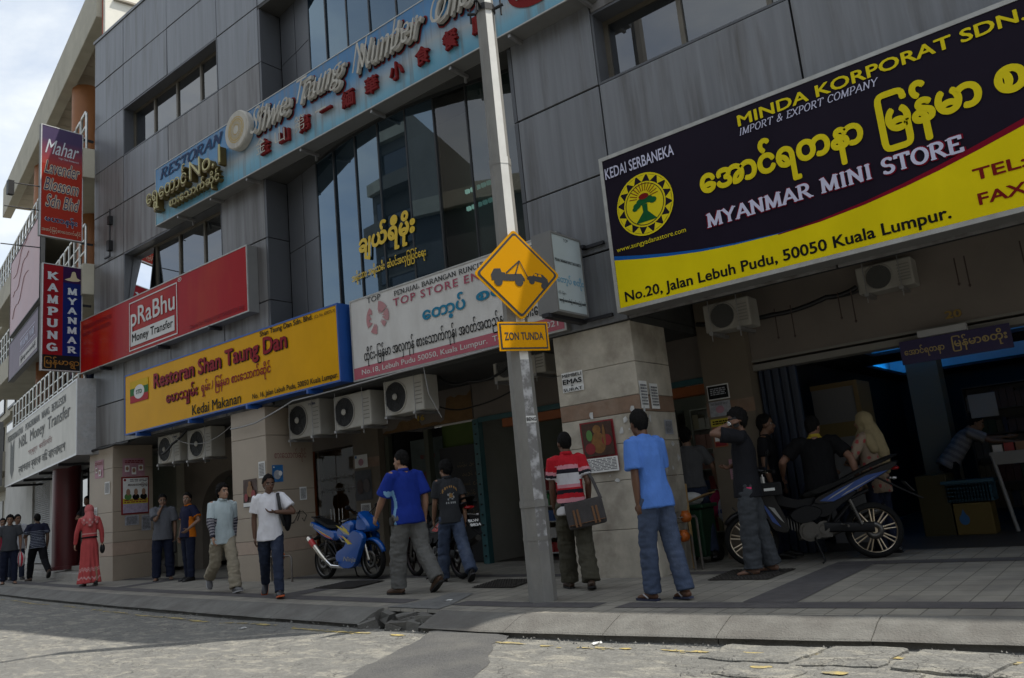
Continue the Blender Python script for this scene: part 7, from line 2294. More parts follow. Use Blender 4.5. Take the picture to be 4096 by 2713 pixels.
g = MB(); g.tube([(0, -.2, .12), (.08, -.16, .35), (.17, -.07, .62), (.25, -.06, .66), (.28, -.0, .55), (.24, .1, .3), (.08, .2, .12)], [(.004, .018)] * 7, 8); g.build('shoulder_strap', M_BAG, bag)
# 3 heavy man in the royal blue polo
ROYAL = cloth('royal_blue', (.010, .03, .24)); PALEB = cloth('pale_blue_piping', (.18, .35, .55))
def royal(c, armt):
    idx = np.zeros(len(c), int)
    w_ = .012 * np.sin(c[:, 2] * 22)
    idx[(armt < 0) & (c[:, 1] > .1) & (np.abs(c[:, 0] + .012 - w_) < .028) & (c[:, 2] < 1.24)] = 1
    return idx
J = person('heavy man seen from behind in a royal blue polo shirt, cargo trousers and brown boots', (-7.42, 7.1), D(172), 1.72, (.30, .165, .105), 1.16, .75, 3,
       ((13, 8, 1, 0), (-15, 20, 1, 30)), ((26, 12, 10), (-14, 10, 22)), (18, 2), dict(mats=[ROYAL, PALEB], hem=.82, ease=.018, flare=.028, slen=.88, paint=royal, collar=True, wr=.009), dict(mats=[CARGO], ease=.022, wide=.02, wr=.014), SH_BRN, 'short', .0072)
w = J['world']
g = MB(); g.box(-.03, .03, -.02, .02, -.05, .05); p = g.build('belt_pouch', mat('pouch_black', (.02, .018, .016), .6), None, bevel=.012); p.location = w((.02, .235, .87)); p.rotation_euler.z = D(164); tag(p, 'small dark belt pouch on the hip of the heavy man in royal blue', 'pouch')
# 4 man in the black printed shirt beyond him
GREYP = cloth('back_print_gold', (.30, .17, .06)); GREYW = cloth('back_print_grey', (.30, .31, .31))
def backprint(c, armt):
    idx = np.zeros(len(c), int)
    b = (armt < 0) & (c[:, 0] < -.05)
    y, z = c[:, 1], c[:, 2]
    r = np.hypot(y, z - 1.21)
    idx[b & (r > .115) & (r < .145) & (z > 1.255) & (np.sin(y * 190) > -.3)] = 1
    idx[b & (np.abs(y) < .05) & (z > 1.15) & (z < 1.25) & (np.sin(y * 110) * np.cos(z * 95) > 0)] = 2
    idx[b & (np.abs(y) < .028) & (z > 1.18) & (z < 1.24)] = 1
    idx[b & (np.abs(y) < .08) & (z > 1.10) & (z < 1.125) & (np.sin(y * 200) > -.4)] = 2
    return idx
person('slim man from behind in a black shirt with a printed back and blue jeans', (-7.6, 8.06), D(150), 1.62, (.24, .13, .08), .92, 0, 5,
       ((20, 6, 2, 0), (-24, 14, 2, 26)), ((10, 8, 18), (-12, 10, 14)), (22, 0), dict(mats=[cloth('shirt_black', (.03, .032, .036)), GREYP, GREYW], hem=.83, ease=.015, flare=.016, paint=backprint, collar=True), dict(mats=[JEANS], ease=.018, wide=.02, wr=.012), SH_BLK, 'thick', .0075)
# 5 man in the white T-shirt
J = person('young man in a white T-shirt and dark jeans with bright orange laced trainers', (-9.76, 6.72), D(-34), 1.68, (.125, .068, .045), .98, .4, 2,
       ((30, 12, 0, -8), (-22, 26, 0, 34)), (('to', (.17, .08, 1.20), (0, 1, -.6)), (-14, 9, 16)), (18, -8), dict(mats=[cloth('white_tee', (.72, .72, .76))], hem=.82, ease=.014, flare=.022, slen=.7, wr=.007), dict(mats=[JEAND], ease=.010, wide=0, wr=.010), dict(kind='shoe', mat=mat('trainer_black', (.02, .02, .025), .5), sole=mat('trainer_orange', (.55, .10, .02), .6), lace=mat('trainer_orange', (.55, .10, .02), .6)), 'short', .0068)
w = J['world']
g = MB(); sp = J['spine']
pts = [sp(1.40, -.10, .11), sp(1.475, -.02, .125), sp(1.45, .10, .12), sp(1.3, .145, .135), sp(1.12, .15, .16), sp(1.0, .06, .2)]
g.tube([w(p) for p in pts], [(.006, .022)] * 6, 8)
pk = tag(g.build('backpack', M_BLACK), 'black backpack with its strap over the left shoulder of the white T-shirt man', 'backpack')
g = MB(); M_ = Matrix.Translation(w(sp(1.12, -.03, .24))) @ Matrix.Rotation(D(-38), 4, 'Z'); g.T = M_; g.ball((0, 0, 0), (.14, .06, .2), 14, 10); g.T = None; under(g.build('pack_body', BLACKC), pk)
# 6 man in the pale blue shirt with striped arm covers
SLV = [cloth('pale_shirt', (.45, .53, .55)), cloth('sleeve_navy', (.03, .03, .045)), cloth('sleeve_grey', (.24, .23, .25))]
def armcover(c, armt):
    idx = np.zeros(len(c), int)
    a = armt > .78
    idx[a] = np.where(np.sin(armt[a] * 34) > .1, 1, 2)
    idx[(armt > 1.86)] = 1
    return idx
person('man in a pale blue short sleeved shirt over striped sleeves and khaki trousers', (-11.36, 6.98), D(-16), 1.66, (.34, .20, .135), .95, .1, 3,
       ((30, 14, 0, -8), (-20, 40, 0, 44)), ((-18, 8, 14), (14, 9, 12)), (24, 4), dict(mats=SLV, hem=.80, ease=.022, sleeve='long', flare=.02, paint=armcover, collar=SLV[0], wr=.011), dict(mats=[KHAKI], ease=.022, wide=.014, wr=.013), dict(kind='shoe', mat=mat('grey_trainer', (.12, .12, .125), .6), sole=SOLEW), 'thick', .0075)
# 7 grey shirted man with hand at his mouth
J = person('man in a grey short sleeved shirt standing with one hand at his mouth', (-15.85, 8.42), D(-30), 1.66, (.17, .095, .06), 1.06, .35, 0,
       ((2, 2, 4, 0), (-2, 3, 4, 0)), ((3, 10, 12), ('to', (.12, -.03, 1.43), (.1, -.8, -1))), (4, -10), dict(mats=[cloth('grey_shirt', (.105, .11, .125))], hem=.80, ease=.022, flare=.026, slen=.85, collar=True), dict(mats=[NAVY], ease=.02, wide=.012), dict(kind='sandal', mat=SANDAL['mat']), 'short', .0085)
hc_, d_, _, _ = J['hand', 0]
g = MB(); g.box(-.1, .1, -.03, .03, -.24, 0); p = g.build('handbag', M_BLACK, None, bevel=.02); p.location = J['world'](hc_ + d_ * .07); p.rotation_euler.z = D(-30); tag(p, 'small black bag hanging from the hand of the grey shirted man', 'bag')
# 8 orange and navy polo
ORG = [cloth('navy_polo', (.012, .014, .04)), cloth('orange', (.62, .17, .01))]
def orgp(c, armt):
    idx = np.zeros(len(c), int)
    idx[(armt < 0) & (np.abs(c[:, 1]) > .10) & (c[:, 0] > -.10) & (c[:, 0] < .07) & (c[:, 2] < 1.25)] = 1
    idx[(armt > .66)] = 1
    return idx
person('young man in a navy polo shirt with bright orange side panels and collar', (-14.8, 8.36), D(-88), 1.62, (.22, .125, .08), .98, .1, -2,
       ((2, 2, 3, 0), (-3, 3, 3, 0)), ((-8, 30, 60, 30), (2, 8, 12)), (32, 2), dict(mats=ORG, hem=.84, ease=.016, flare=.018, paint=orgp, collar=ORG[1]), dict(mats=[NAVY], ease=.014), SH_BLK, 'short', .0085)
person('dim figure in a dark red shirt in the arched alley behind the orange sided polo', (-14.75, 9.5), D(-40), 1.66, (.16, .09, .06), 1, .2, 0, None, None, (0, 0), dict(mats=[cloth('dark_red', (.10, .012, .02))], hem=.8), dict(mats=[JEAND]), SH_BLK, 'short', .012, None, fingers=False)
# 9 woman in the long red dress
RD = [cloth('coral_dress', (.46, .075, .075)), cloth('coral_lace', (.56, .30, .29)), BLACKC]
def dresspaint(c):
    idx = np.zeros(len(c), int)
    a = np.arctan2(c[:, 1], c[:, 0])
    for zz, aa in ((.16, .02), (.32, .012), (.36, .012)):
        idx[np.abs(c[:, 2] - zz - .02 * np.sin(a * 16)) < aa] = 1
    return idx
def bodice(c, armt):
    idx = np.zeros(len(c), int); idx[(armt < 0) & (c[:, 2] < 1.035) & (c[:, 2] > 1.0)] = 2; idx[(armt < 0) & (np.abs(c[:, 2] - 1.1) < .012)] = 1; return idx
J = person('woman walking away in a long coral red dress and matching headscarf', (-17.4, 7.68), D(168), 1.60, (.36, .22, .15), .95, 0, 2,
       ((8, 8, 1, 0), (-8, 8, 1, 6)), ((6, 16, 12), (-6, 16, 14)), (0, 0), dict(mats=RD, hem=1.0, ease=.012, sleeve='long', paint=bodice, bust=.4, name='bodice'), None, SH_BLK, 'covered', .0095,
       dress=dict(mats=RD, paint=dresspaint, secs=[(.045, .20, .23), (.1, .19, .225), (.3, .165, .2), (.6, .14, .18), (.85, .135, .175), (.98, .11, .145), (1.03, .105, .14)]),
       scarf=dict(mats=[cloth('coral_scarf', (.50, .13, .13)), RD[1]], paint=lambda c: ((c[:, 2] < 1.42) & (np.sin(c[:, 1] * 60) * np.sin(c[:, 2] * 55) > .25)).astype(int),
                  drape=[(((1.52, -.03, 0), (1.40, -.10, 0), (1.28, -.13, .01)), [.09, .085, .05]), (((1.48, .03, .02), (1.38, .10, .0), (1.3, .13, .02)), [.08, .08, .04]), (((1.46, -.02, .06), (1.40, -.06, .13), (1.32, -.09, .12)), [.06, .06, .04]), (((1.46, -.02, -.06), (1.40, -.06, -.13), (1.33, -.09, -.12)), [.06, .06, .04])]))
h_ = J['hand', 1]
g = MB(); g.ball((0, 0, 0), (.06, .05, .10), 14, 10); p = g.build('purse', M_BLACK); p.location = J['world'](h_[0] + h_[1] * .08); tag(p, 'small black purse in the hand of the woman in coral red', 'bag')
# 10-14 the group at the far left
J = person('man in a grey T-shirt at the left edge carrying a striped bag', (-22.3, 7.95), D(-18), 1.62, (.25, .14, .09), 1.05, .4, 0, ((6, 4, 3, 0), (-6, 6, 3, 0)), ((-4, 12, 14), (4, 12, 12)), (-8, 0), dict(mats=[cloth('slate_tee', (.055, .058, .065))], hem=.82, ease=.016, flare=.02), dict(mats=[NAVY], ease=.014), SANDAL, 'thick', .011)
h_ = J['hand', 0]
def carrier(label, pos, size, mats, paint=None, rz=0):
    g = MB()
    g.ball((0, 0, -.5 * size[2]), (size[0] * .5, size[1] * .5, size[2] * .5), 14, 10); g.tube([(0, 0, -.25 * size[2]), (0, 0, .02)], [size[0] * .22, .02], 8)
    me = fuse(g, .01, 3); wrinkle(me, .008, 14, 10, pos[0])
    o = finish('carrier_bag', me, mats, paint(centers(me)) if paint else None, None); o.location = pos; o.rotation_euler.z = rz
    return tag(o, label, 'bag')
carrier('red and white striped carrier bag hanging from the hand at the left edge', J['world'](h_[0] + h_[1] * .06), (.26, .16, .36), [cloth('bag_white', (.5, .48, .48)), cloth('bag_red', (.42, .03, .05))], lambda c: (np.sin(np.arctan2(c[:, 0], c[:, 1]) * 7) > .1).astype(int), .4)
person('man in a white shirt far down the pavement at the left', (-23.9, 8.7), D(-14), 1.66, (.2, .11, .07), .98, 0, 0, ((8, 6, 3, 0), (-8, 8, 3, 0)), None, (20, 0), dict(mats=[cloth('far_white', (.52, .53, .56))], hem=.80, ease=.02), dict(mats=[JEAND]), SH_BLK, 'short', .012)
person('person in a red top half hidden between the far pedestrians at the left', (-24.6, 8.6), D(-30), 1.6, (.2, .11, .07), .95, 0, 0, None, None, (10, 0), dict(mats=[cloth('far_red', (.28, .02, .05))], hem=.82), dict(mats=[NAVY]), SH_BLK, 'short', .012, fingers=False)
STR = [cloth('stripe_navy', (.02, .022, .045)), cloth('stripe_pale', (.2, .22, .26))]
person('man from behind in a dark striped polo shirt striding left', (-22.2, 8.55), D(176), 1.64, (.12, .07, .045), 1.06, .3, 5, ((22, 14, 2, 0), (-26, 22, 2, 34)), (('to', (.26, .1, 1.28), (0, .6, -1)), (-10, 10, 20)), (6, 0), dict(mats=STR, hem=.83, ease=.016, flare=.02, paint=lambda c, a: ((np.sin(c[:, 2] * 150) > .45) & (c[:, 2] < 1.3)).astype(int)), dict(mats=[BLACKC], ease=.016), SH_BRN, 'cropped', .0105)
person('man in a dark shirt and beige trousers standing beside the dark red column', (-21.6, 9.5), D(-70), 1.66, (.2, .11, .07), 1.0, .2, 0, None, (('to', (.2, .02, 1.2), (0, 1, -.5)), ('to', (.2, -.02, 1.17), (0, -1, -.5))), (0, 0), dict(mats=[cloth('night_shirt', (.02, .02, .022))], hem=.82, ease=.016), dict(mats=[KHAKI], ease=.016), SH_BLK, 'short', .011, None, .42)
# 15 man on the phone
PINKT = cloth('pink_tag', (.6, .05, .15))
J = person('man in a black T-shirt and dark jeans holding a phone to his ear', (-3.56, 8.46), D(198), 1.74, (.16, .085, .055), .95, .05, -2,
       ((5, 3, 1, 0), (-7, 4, 1, 0)), (('to', (.055, .125, 1.575), (.9, .7, -.7)), ('to', (.16, -.14, 1.12), (0, -.6, -1))), (6, -4), dict(mats=[cloth('tee_black', (.012, .0125, .016)), PINKT], hem=.78, ease=.022, flare=.022, paint=lambda c, a: ((a < 0) & (c[:, 1] > .1) & (np.abs(c[:, 2] - .87) < .018) & (np.abs(c[:, 0] + .03) < .025)).astype(int)), dict(mats=[JEANG], ease=.026, wide=.016, wr=.013), SANDAL, 'thick', .0068)
S_, E_, W_ = J['arm', 0]; dd = (W_ - E_).normalized()
g = MB(); g.lathe(tuple(W_ - dd * .03), tuple(dd), [(.031, -.01), (.036, -.01), (.036, .01), (.031, .01)], 18); g.cyl(tuple(W_ - dd * .03 + Vector((0, .03, 0))), tuple(W_ - dd * .03 + Vector((0, .042, 0))), .018, n=14); child(J, 'watch', g, M_STEEL)
h_ = J['hand', 0]
g = MB(); g.box(-.03, .03, -.006, .006, -.055, .055); p = g.build('phone', M_BLACK, None, bevel=.004); p.location = J['world']((.02, .10, 1.58)); p.rotation_euler = (.1, .3, D(200)); tag(p, 'black phone held at the ear of the man in the black T-shirt', 'phone')
# 16 man sitting on the motorcycle, back to the street
person('man in a black polo shirt sitting sideways on the motorcycle, seen from behind', (-3.14, 9.62), D(108), 1.70, (.20, .105, .07), 1.14, .3, 8,
       ((78, 80, 12, 0), (74, 78, 10, 0)), ((-8, 46, 60, 20), ('to', (-.02, -.40, .93), (-.7, -1, .2))), (-24, -4), dict(mats=[cloth('polo_black', (.005, .005, .006)), cloth('collar_gold', (.38, .28, .03))], hem=.84, ease=.016, flare=.016, paint=lambda c, a: ((a < 0) & (c[:, 2] > 1.455) & (np.abs(c[:, 1]) < .085)).astype(int), collar=cloth('collar_gold', (.38, .28, .03))), dict(mats=[JEAND], ease=.014), SH_BLK, 'short', .008, None, 0, seat=.80)
# 17, 18 men standing behind the motorcycle
person('man in a dark jacket behind the phone man, facing right', (-3.86, 9.95), D(15), 1.74, (.15, .08, .05), 1.0, .1, 0, None, None, (8, 0), dict(mats=[BLACKC], hem=.8), dict(mats=[NAVY]), SH_BLK, 'short', .0095, fingers=False)
person('man in a white striped shirt half hidden behind the seated man', (-3.75, 10.6), D(60), 1.70, (.10, .055, .035), 1.0, .1, 4, None, ((20, 20, 40), (10, 20, 50)), (0, -8), dict(mats=[cloth('dim_white', (.32, .32, .34)), cloth('dim_stripe', (.2, .2, .23))], hem=.8, paint=lambda c, a: (np.sin(c[:, 2] * 220) > .3).astype(int)), dict(mats=[NAVY]), SH_BLK, 'short', .0095, fingers=False)
# 19 woman with the cream headscarf
FLO = [cloth('cream_blouse', (.26, .2, .15)), cloth('blouse_flower', (.32, .06, .06))]
person('woman in a cream headscarf and flowered blouse facing left behind the motorcycle', (-2.66, 10.05), D(172), 1.62, (.30, .17, .11), .98, .25, 0, None, (('to', (.25, .05, 1.12), (0, 1, -.5)), ('to', (.25, -.03, 1.1), (0, -1, -.5))), (0, 0),
       dict(mats=FLO, hem=.72, ease=.024, sleeve='long', bust=.6, paint=lambda c, a: (np.sin(c[:, 0] * 47 + 3) * np.sin(c[:, 1] * 53) * np.sin(c[:, 2] * 45) > .45).astype(int)), dict(mats=[NAVY], ease=.02), SH_BLK, 'covered', .0095,
       scarf=dict(mats=[cloth('cream_scarf', (.27, .22, .125))], drape=[(((1.52, -.03, 0), (1.38, -.09, 0), (1.2, -.14, .0), (.98, -.16, 0)), [.10, .10, .09, .045]), (((1.48, .03, .02), (1.40, .09, .0), (1.33, .11, .02)), [.08, .08, .05]), (((1.46, -.02, .06), (1.40, -.05, .13), (1.25, -.1, .13)), [.06, .07, .06])]))
# 20 shopper behind the stained pillar with carrier bags
J = person('man from behind in a grey shirt and jeans entering the shop with carrier bags', (-4.92, 9.9), D(126), 1.72, (.20, .115, .075), 1.02, .1, 0, ((10, 6, 2, 0), (-14, 10, 2, 14)), ((4, 8, 14), (6, 30, 20)), (-8, 0), dict(mats=[cloth('dim_grey_shirt', (.085, .085, .088))], hem=.93, ease=.018), dict(mats=[JEAND], ease=.014, wide=.01), SH_BLK, 'short', .0085)
h_ = J['hand', 1]; b0 = J['world'](h_[0] + h_[1] * .05)
carrier('dark pink carrier bag in the hand of the shopper by the pier', b0 + Vector((-.04, -.03, 0)), (.24, .17, .34), [cloth('bag_pink', (.22, .01, .05))])
carrier('white carrier bag with blue print beside the pink one', b0 + Vector((.07, -.06, -.06)), (.24, .16, .36), [cloth('bag_pale', (.34, .34, .36)), cloth('bag_blue', (.05, .07, .2))], lambda c: ((np.abs(c[:, 2] + .2) < .03) & (np.sin(c[:, 0] * 120) > 0)).astype(int))
# 21 bending shopper deep in the dark store
BST = [cloth('store_grey', (.22, .21, .21)), cloth('store_stripe', (.15, .145, .145))]
person('man in a pale striped shirt bending over inside the dark store', (-2.35, 12.75), D(20), 1.70, (.2, .12, .08), 1.02, .1, 38, ((8, 10, 4, 0), (-8, 12, 4, 0)), ((70, 10, 20), (60, 12, 20)), (0, -20), dict(mats=BST, hem=.84, ease=.018, paint=lambda c, a: (np.sin(c[:, 2] * 75) > .1).astype(int)), dict(mats=[BLACKC]), SH_BLK, 'short', .011, fingers=False)
# people leaning on the first floor balcony of the left building
def lbw(u, v): return (LBX + math.cos(LBA) * u - math.sin(LBA) * v, LBY + math.sin(LBA) * u + math.cos(LBA) * v)
for lab, u, c, ps in (('person in a dark top leaning on the steel balcony railing nearest the vertical signs', -2.2, (.03, .03, .04), -70), ('person in a mauve top leaning on the steel balcony railing', -4.0, (.2, .14, .17), -100), ('person in black at the steel railing furthest left on the balcony', -5.6, (.02, .02, .022), -110)):
    person(lab, lbw(u, .75), D(ps) + LBA, 1.66, (.2, .12, .08), 1.0, .1, 18, None, (('to', (.34, .1, 1.16), (0, 1, -.6)), ('to', (.34, -.1, 1.14), (0, -1, -.6))), (0, -6), dict(mats=[cloth('balcony_%d' % int(-u * 10), c)], hem=.84, ease=.016, sleeve='short'), dict(mats=[NAVY]), SH_BLK, 'thick', .012, z=4.5, fingers=False)
# ------------------------------------------------------------------ motorcycles
M_TYRE = mat('tyre_rubber', (.010, .010, .010), .85, spec=.2, var=.2, vscale=20, bump=.2, bscale=80)
M_ALLOY = mat('polished_alloy', (.62, .58, .50), .28, metal=.95, var=.08, vscale=10)
M_ALLOYD = mat('dull_alloy', (.13, .125, .118), .4, metal=.9, var=.2, vscale=14, dirt=.3, dscale=9, dcol=(.07, .06, .05))
M_BLKPL = mat('black_plastic', (.008, .008, .009), .55, spec=.25)
M_SEAT = mat('seat_vinyl', (.007, .007, .007), .65, spec=.2, bump=.1, bscale=60)
M_LENSR = mat('red_lens', (.30, .01, .012), .15)
M_LENSC = mat('clear_lens', (.5, .5, .5), .1, metal=.6)
M_PLATE = mat('plate_black', (.012, .012, .012), .4)
M_CHROME = mat('chrome', (.75, .75, .75), .12, metal=1)

def wheel(root, cx, r, rimm, spokes, disc=.135, w=.045):
    c = (cx, 0, r)
    g = MB(); k = 12
    prof = [(r - .046 + .046 * math.sin(PI * i / k) ** .6 if 0 < i < k else r - .046, -w + 2 * w * i / k) for i in range(k + 1)] + [(r - .06, w * .7), (r - .06, -w * .7)]
    g.lathe(c, (0, 1, 0), prof, 44)
    t = g.build('wheel', M_TYRE, root)
    g = MB(); g.lathe(c, (0, 1, 0), [(r - .043, -w * .7), (r - .043, w * .7), (r - .064, w * .62), (r - .07, 0), (r - .064, -w * .62)], 44)
    g.cyl((cx, -.05, r), (cx, .05, r), .042, n=18); g.cyl((cx, -.07, r), (cx, .07, r), .014, n=10)
    ro = r - .06
    for i in range(spokes):
        a = 2 * PI * i / spokes + .2
        for da in (-.10, .10):
            p0 = (cx + .036 * math.cos(a + da * 2.2), 0, r + .036 * math.sin(a + da * 2.2)); p1 = (cx + ro * math.cos(a + da), 0, r + ro * math.sin(a + da))
            g.tube([p0, p1], [(.012, .013), (.008, .011)], 7)
    under2(g.build('rim', rimm), t)
    if disc:
        g = MB(); g.lathe((cx, .052, r), (0, 1, 0), [(disc - .06, 0), (disc, 0), (disc, .005), (disc - .06, .005)], 36); g.lathe((cx, -.057, r), (0, 1, 0), [(disc - .06, 0), (disc, 0), (disc, .005), (disc - .06, .005)], 36)
        for i in range(6):
            a = PI * i / 3
            for y in (.054, -.054): g.tube([(cx + .03 * math.cos(a), y, r + .03 * math.sin(a)), (cx + .08 * math.cos(a + .4), y, r + .08 * math.sin(a + .4))], .008, 6) if disc > .1 else None
        under2(g.build('brake_disc', M_ALLOYD), t)
    return t
def under2(o, p): o.parent = p; return o
def slab2(poly, y0, y1, taper=0.0):
    """Side panel: an outline in x-z between y0 and y1 with bulged, slightly smaller outer face."""
    cx = sum(p[0] for p in poly) / len(poly); cz = sum(p[1] for p in poly) / len(poly)
    n = len(poly); g = MB()
    a = [(x, y0, z) for x, z in poly]; k = 1 - taper
    b = [(cx + (x - cx) * k, y1, cz + (z - cz) * k) for x, z in poly]
    mid = [(cx + (x - cx) * (1 - taper * .25), y0 + (y1 - y0) * .7, cz + (z - cz) * (1 - taper * .25)) for x, z in poly]
    vs = a + mid + b
    fs = [(i, (i + 1) % n, n + (i + 1) % n, n + i) for i in range(n)] + [(n + i, n + (i + 1) % n, 2 * n + (i + 1) % n, 2 * n + i) for i in range(n)] + [tuple(range(n))[::-1], tuple(range(2 * n, 3 * n))]
    g.add(vs, fs); return g
def smooth_poly(p, k=4):
    """Round an outline with Catmull-Rom."""
    n = len(p); out = []
    for i in range(n):
        p0, p1, p2, p3 = [p[(i + j - 1) % n] for j in range(4)]
        for q in range(k):
            t = q / k
            out.append(tuple(.5 * (2 * p1[a] + (p2[a] - p0[a]) * t + (2 * p0[a] - 5 * p1[a] + 4 * p2[a] - p3[a]) * t * t + (3 * p1[a] - p0[a] - 3 * p2[a] + p3[a]) * t ** 3) for a in (0, 1)))
    return out
def both(root, name, poly, y0, y1, m, taper=.06, rnd=True):
    """the same panel on both flanks, joined as one part"""
    pl = smooth_poly(poly) if rnd else poly
    g = slab2(pl, y0, y1, taper); h = slab2(pl, -y0, -y1, taper); 
    o = len(g.v); g.v += h.v; g.f += [tuple(o + i for i in f[::-1]) for f in h.f]; g.m += h.m; g.s += h.s
    return g.build(name, m, root)

def engine_and_frame(root, tilt=0):
    g = MB()
    g.cyl((.02, -.11, .33), (.02, .11, .33), .105, n=22); g.cyl((-.13, -.09, .34), (-.13, .1, .34), .085, n=20); g.cyl((.02, .11, .33), (.02, .135, .33), .075, n=20); g.cyl((-.13, .1, .34), (-.13, .12, .34), .05, n=16)
    g.cyl((.02, -.135, .33), (.02, -.11, .33), .08, n=20)
    for i in range(6):
        x = .1 + .028 * i; z = .38 + .012 * i; g.box(x, x + .016, -.075, .075, z - .065, z + .065)
    g.box(-.2, .12, -.08, .08, .25, .33)
    g.build('engine', M_ALLOYD, root, bevel=.006)
    g = MB()
    g.tube([(.44, 0, .78), (.3, 0, .62), (.0, 0, .52), (-.25, 0, .56)], .028, 10)
    for y in (.09, -.09):
        g.tube([(-.15, y, .36), (-.25, y, .56), (-.62, y * .9, .70)], .016, 8); g.tube([(-.2, y, .36), (-.45, y, .60)], .012, 8)
    g.build('frame', M_BLKPL, root)
    g = MB()
    for y in (.085, -.085): g.tube([(-.2, y, .33), (-.62, y * .95, .29)], [(.028, .014), (.022, .012)], 8)
    g.build('swingarm', M_ALLOYD, root)
    g = MB()
    for y in (.1, -.1):
        g.tube([(-.50, y, .36), (-.42, y, .62)], .02, 8); 
        for i in range(8): g.lathe((-.49 + .01 * i, y, .40 + .024 * i), (.3, 0, 1), [(.022, -.004), (.031, 0), (.022, .004)], 12)
    g.build('shock_absorber', M_ALLOYD, root)
    g = MB(); g.tube([(-.05, -.2, .27), (-.05, .2, .27)], .012, 7)
    for y in (.2, -.2): g.cyl((-.05, y - .04, .275), (-.05, y + .04, .275), .02, n=8)
    g.tube([(-.3, .14, .38), (-.36, .17, .36), (-.36, .2, .36)], .012, 7); g.tube([(-.3, -.14, .38), (-.36, -.17, .36), (-.36, -.2, .36)], .012, 7)
    g.build('foot_peg', M_ALLOYD, root)
    g = MB(); g.tube([(-.02, .1, .26), (-.08, .2, .03), (-.05, .22, .012)], .011, 7); g.build('side_stand', M_BLKPL, root)

def front_end(root, R_, bar_z=.98, fend=None, mudm=None, bars='low'):
    g = MB()
    for y in (.075, -.075):
        g.tube([(.62, y, R_), (.53, y, .56)], .023, 10); g.tube([(.53, y, .56), (.43, y, .82)], .016, 8)
    g.build('fork', M_ALLOY if bars == 'low' else M_ALLOYD, root)
    g = MB()
    for y in (1, -1): g.tube([(.42, 0, bar_z - .03), (.42, y * .12, bar_z), (.36, y * .24, bar_z + .02), (.30, y * .34, bar_z)], .012, 8)
    hb = g.build('handlebar', M_BLKPL, root)
    g = MB()
    for y in (1, -1): g.cyl((.335, y * .27, bar_z + .012), (.295, y * .355, bar_z), .018, n=10)
    under2(g.build('grip', M_SEAT), hb)
    g = MB()
    for y in (1, -1): g.tube([(.37, y * .23, bar_z + .02), (.40, y * .3, bar_z + .0), (.36, y * .35, bar_z - .005)], .006, 6)
    under2(g.build('lever', M_ALLOY), hb)
    # front mudguard
    g = MB(); n = 14; R1 = R_ + .025
    sec = []
    for i in range(n + 1):
        a = R(fend[0] + (fend[1] - fend[0]) * i / n)
        w = .055 * (1 - .35 * abs(2 * i / n - 1) ** 2)
        sec.append([(.62 + (R1 - .03) * math.cos(a), -w, R_ + (R1 - .03) * math.sin(a)), (.62 + R1 * math.cos(a), -w * .8, R_ + R1 * math.sin(a)), (.62 + (R1 + .018) * math.cos(a), 0, R_ + (R1 + .018) * math.sin(a)), (.62 + R1 * math.cos(a), w * .8, R_ + R1 * math.sin(a)), (.62 + (R1 - .03) * math.cos(a), w, R_ + (R1 - .03) * math.sin(a))])
    vs = [p for s in sec for p in s]; fs = [(i * 5 + j, i * 5 + j + 1, (i + 1) * 5 + j + 1, (i + 1) * 5 + j) for i in range(n) for j in range(4)]
    g.add(vs, fs, 0, True); o = g.build('front_mudguard', mudm, root); sm = o.modifiers.new('t', 'SOLIDIFY'); sm.thickness = .006
    return hb

def cables(root):
    g = MB()
    for y, q in ((.1, .0), (-.1, .02), (.05, .04)): g.tube([(.40, y * 2, .98), (.52, y * 1.6, .94 + q), (.54, y * .6, .80), (.46, y * .3, .66), (.3, y, .52), (.1, y, .44)], .006, 5)
    g.build('control_cable', M_BLKPL, root)
    g = MB(); g.tube([(-.13, .115, .36), (-.4, .1, .34), (-.62, .09, .325)], [(.05, .008)] * 3, 8); g.build('chain_guard', M_BLKPL, root)
def plate(root, text, x, z, tilt, facing=-1, w=.17, h=.12, lines=None):
    """number plate facing backwards (facing=-1) or forwards"""
    M = Matrix.Translation((x, 0, z)) @ Matrix.Rotation(tilt * facing, 4, 'Y')
    g = MB(); g.T = M; g.box(-.004, .004, -w / 2, w / 2, -h / 2, h / 2); g.T = None
    p = g.build('number_plate', M_PLATE, root)
    ls = lines or [text]
    for i, t in enumerate(ls):
        hh = h / len(ls)
        z1 = h / 2 - hh * i - hh * .16; z0 = z1 - hh * .66
        o = lettering(None, t, M_PAPER, -w * .42, w * .42, z0, z1, (lambda u, v, d: tuple(M @ Vector((-.0055 - d, -u, v)))) if facing < 0 else (lambda u, v, d: tuple(M @ Vector((.0055 + d, u, v)))), bold=.03)
        under2(o, p)

# --- the blue sports machine in the middle, nose to the right
BLUE = mat('gloss_blue', (.004, .075, .33), .25, coat=.3, var=.04, vscale=3)
DECY = mat('decal_yellow', (.60, .45, .02), .35); DECR = mat('decal_red', (.45, .03, .03), .35); DECW = mat('decal_white', (.28, .28, .27), .35)
bk = empty('motorcycle', (-10.2, 8.43, gz(-10.2)), D(-4), 'blue sports motorcycle with yellow flame decals parked behind the heavy man', 'motorcycle')
Rw = .29
wheel(bk, -.62, Rw, M_ALLOYD, 5); wheel(bk, .62, Rw, M_ALLOYD, 5); cables(bk)
engine_and_frame(bk); front_end(bk, Rw, .90, (20, 150), BLUE)
f1 = both(bk, 'fairing', [(.52, .72), (.62, .62), (.50, .40), (.34, .20), (.05, .18), (-.10, .30), (-.08, .42), (.12, .50), (.22, .62), (.36, .74)], .10, .175, BLUE, .05)
g = MB(); g.add(*[[(p) for p in []], []]) if False else None
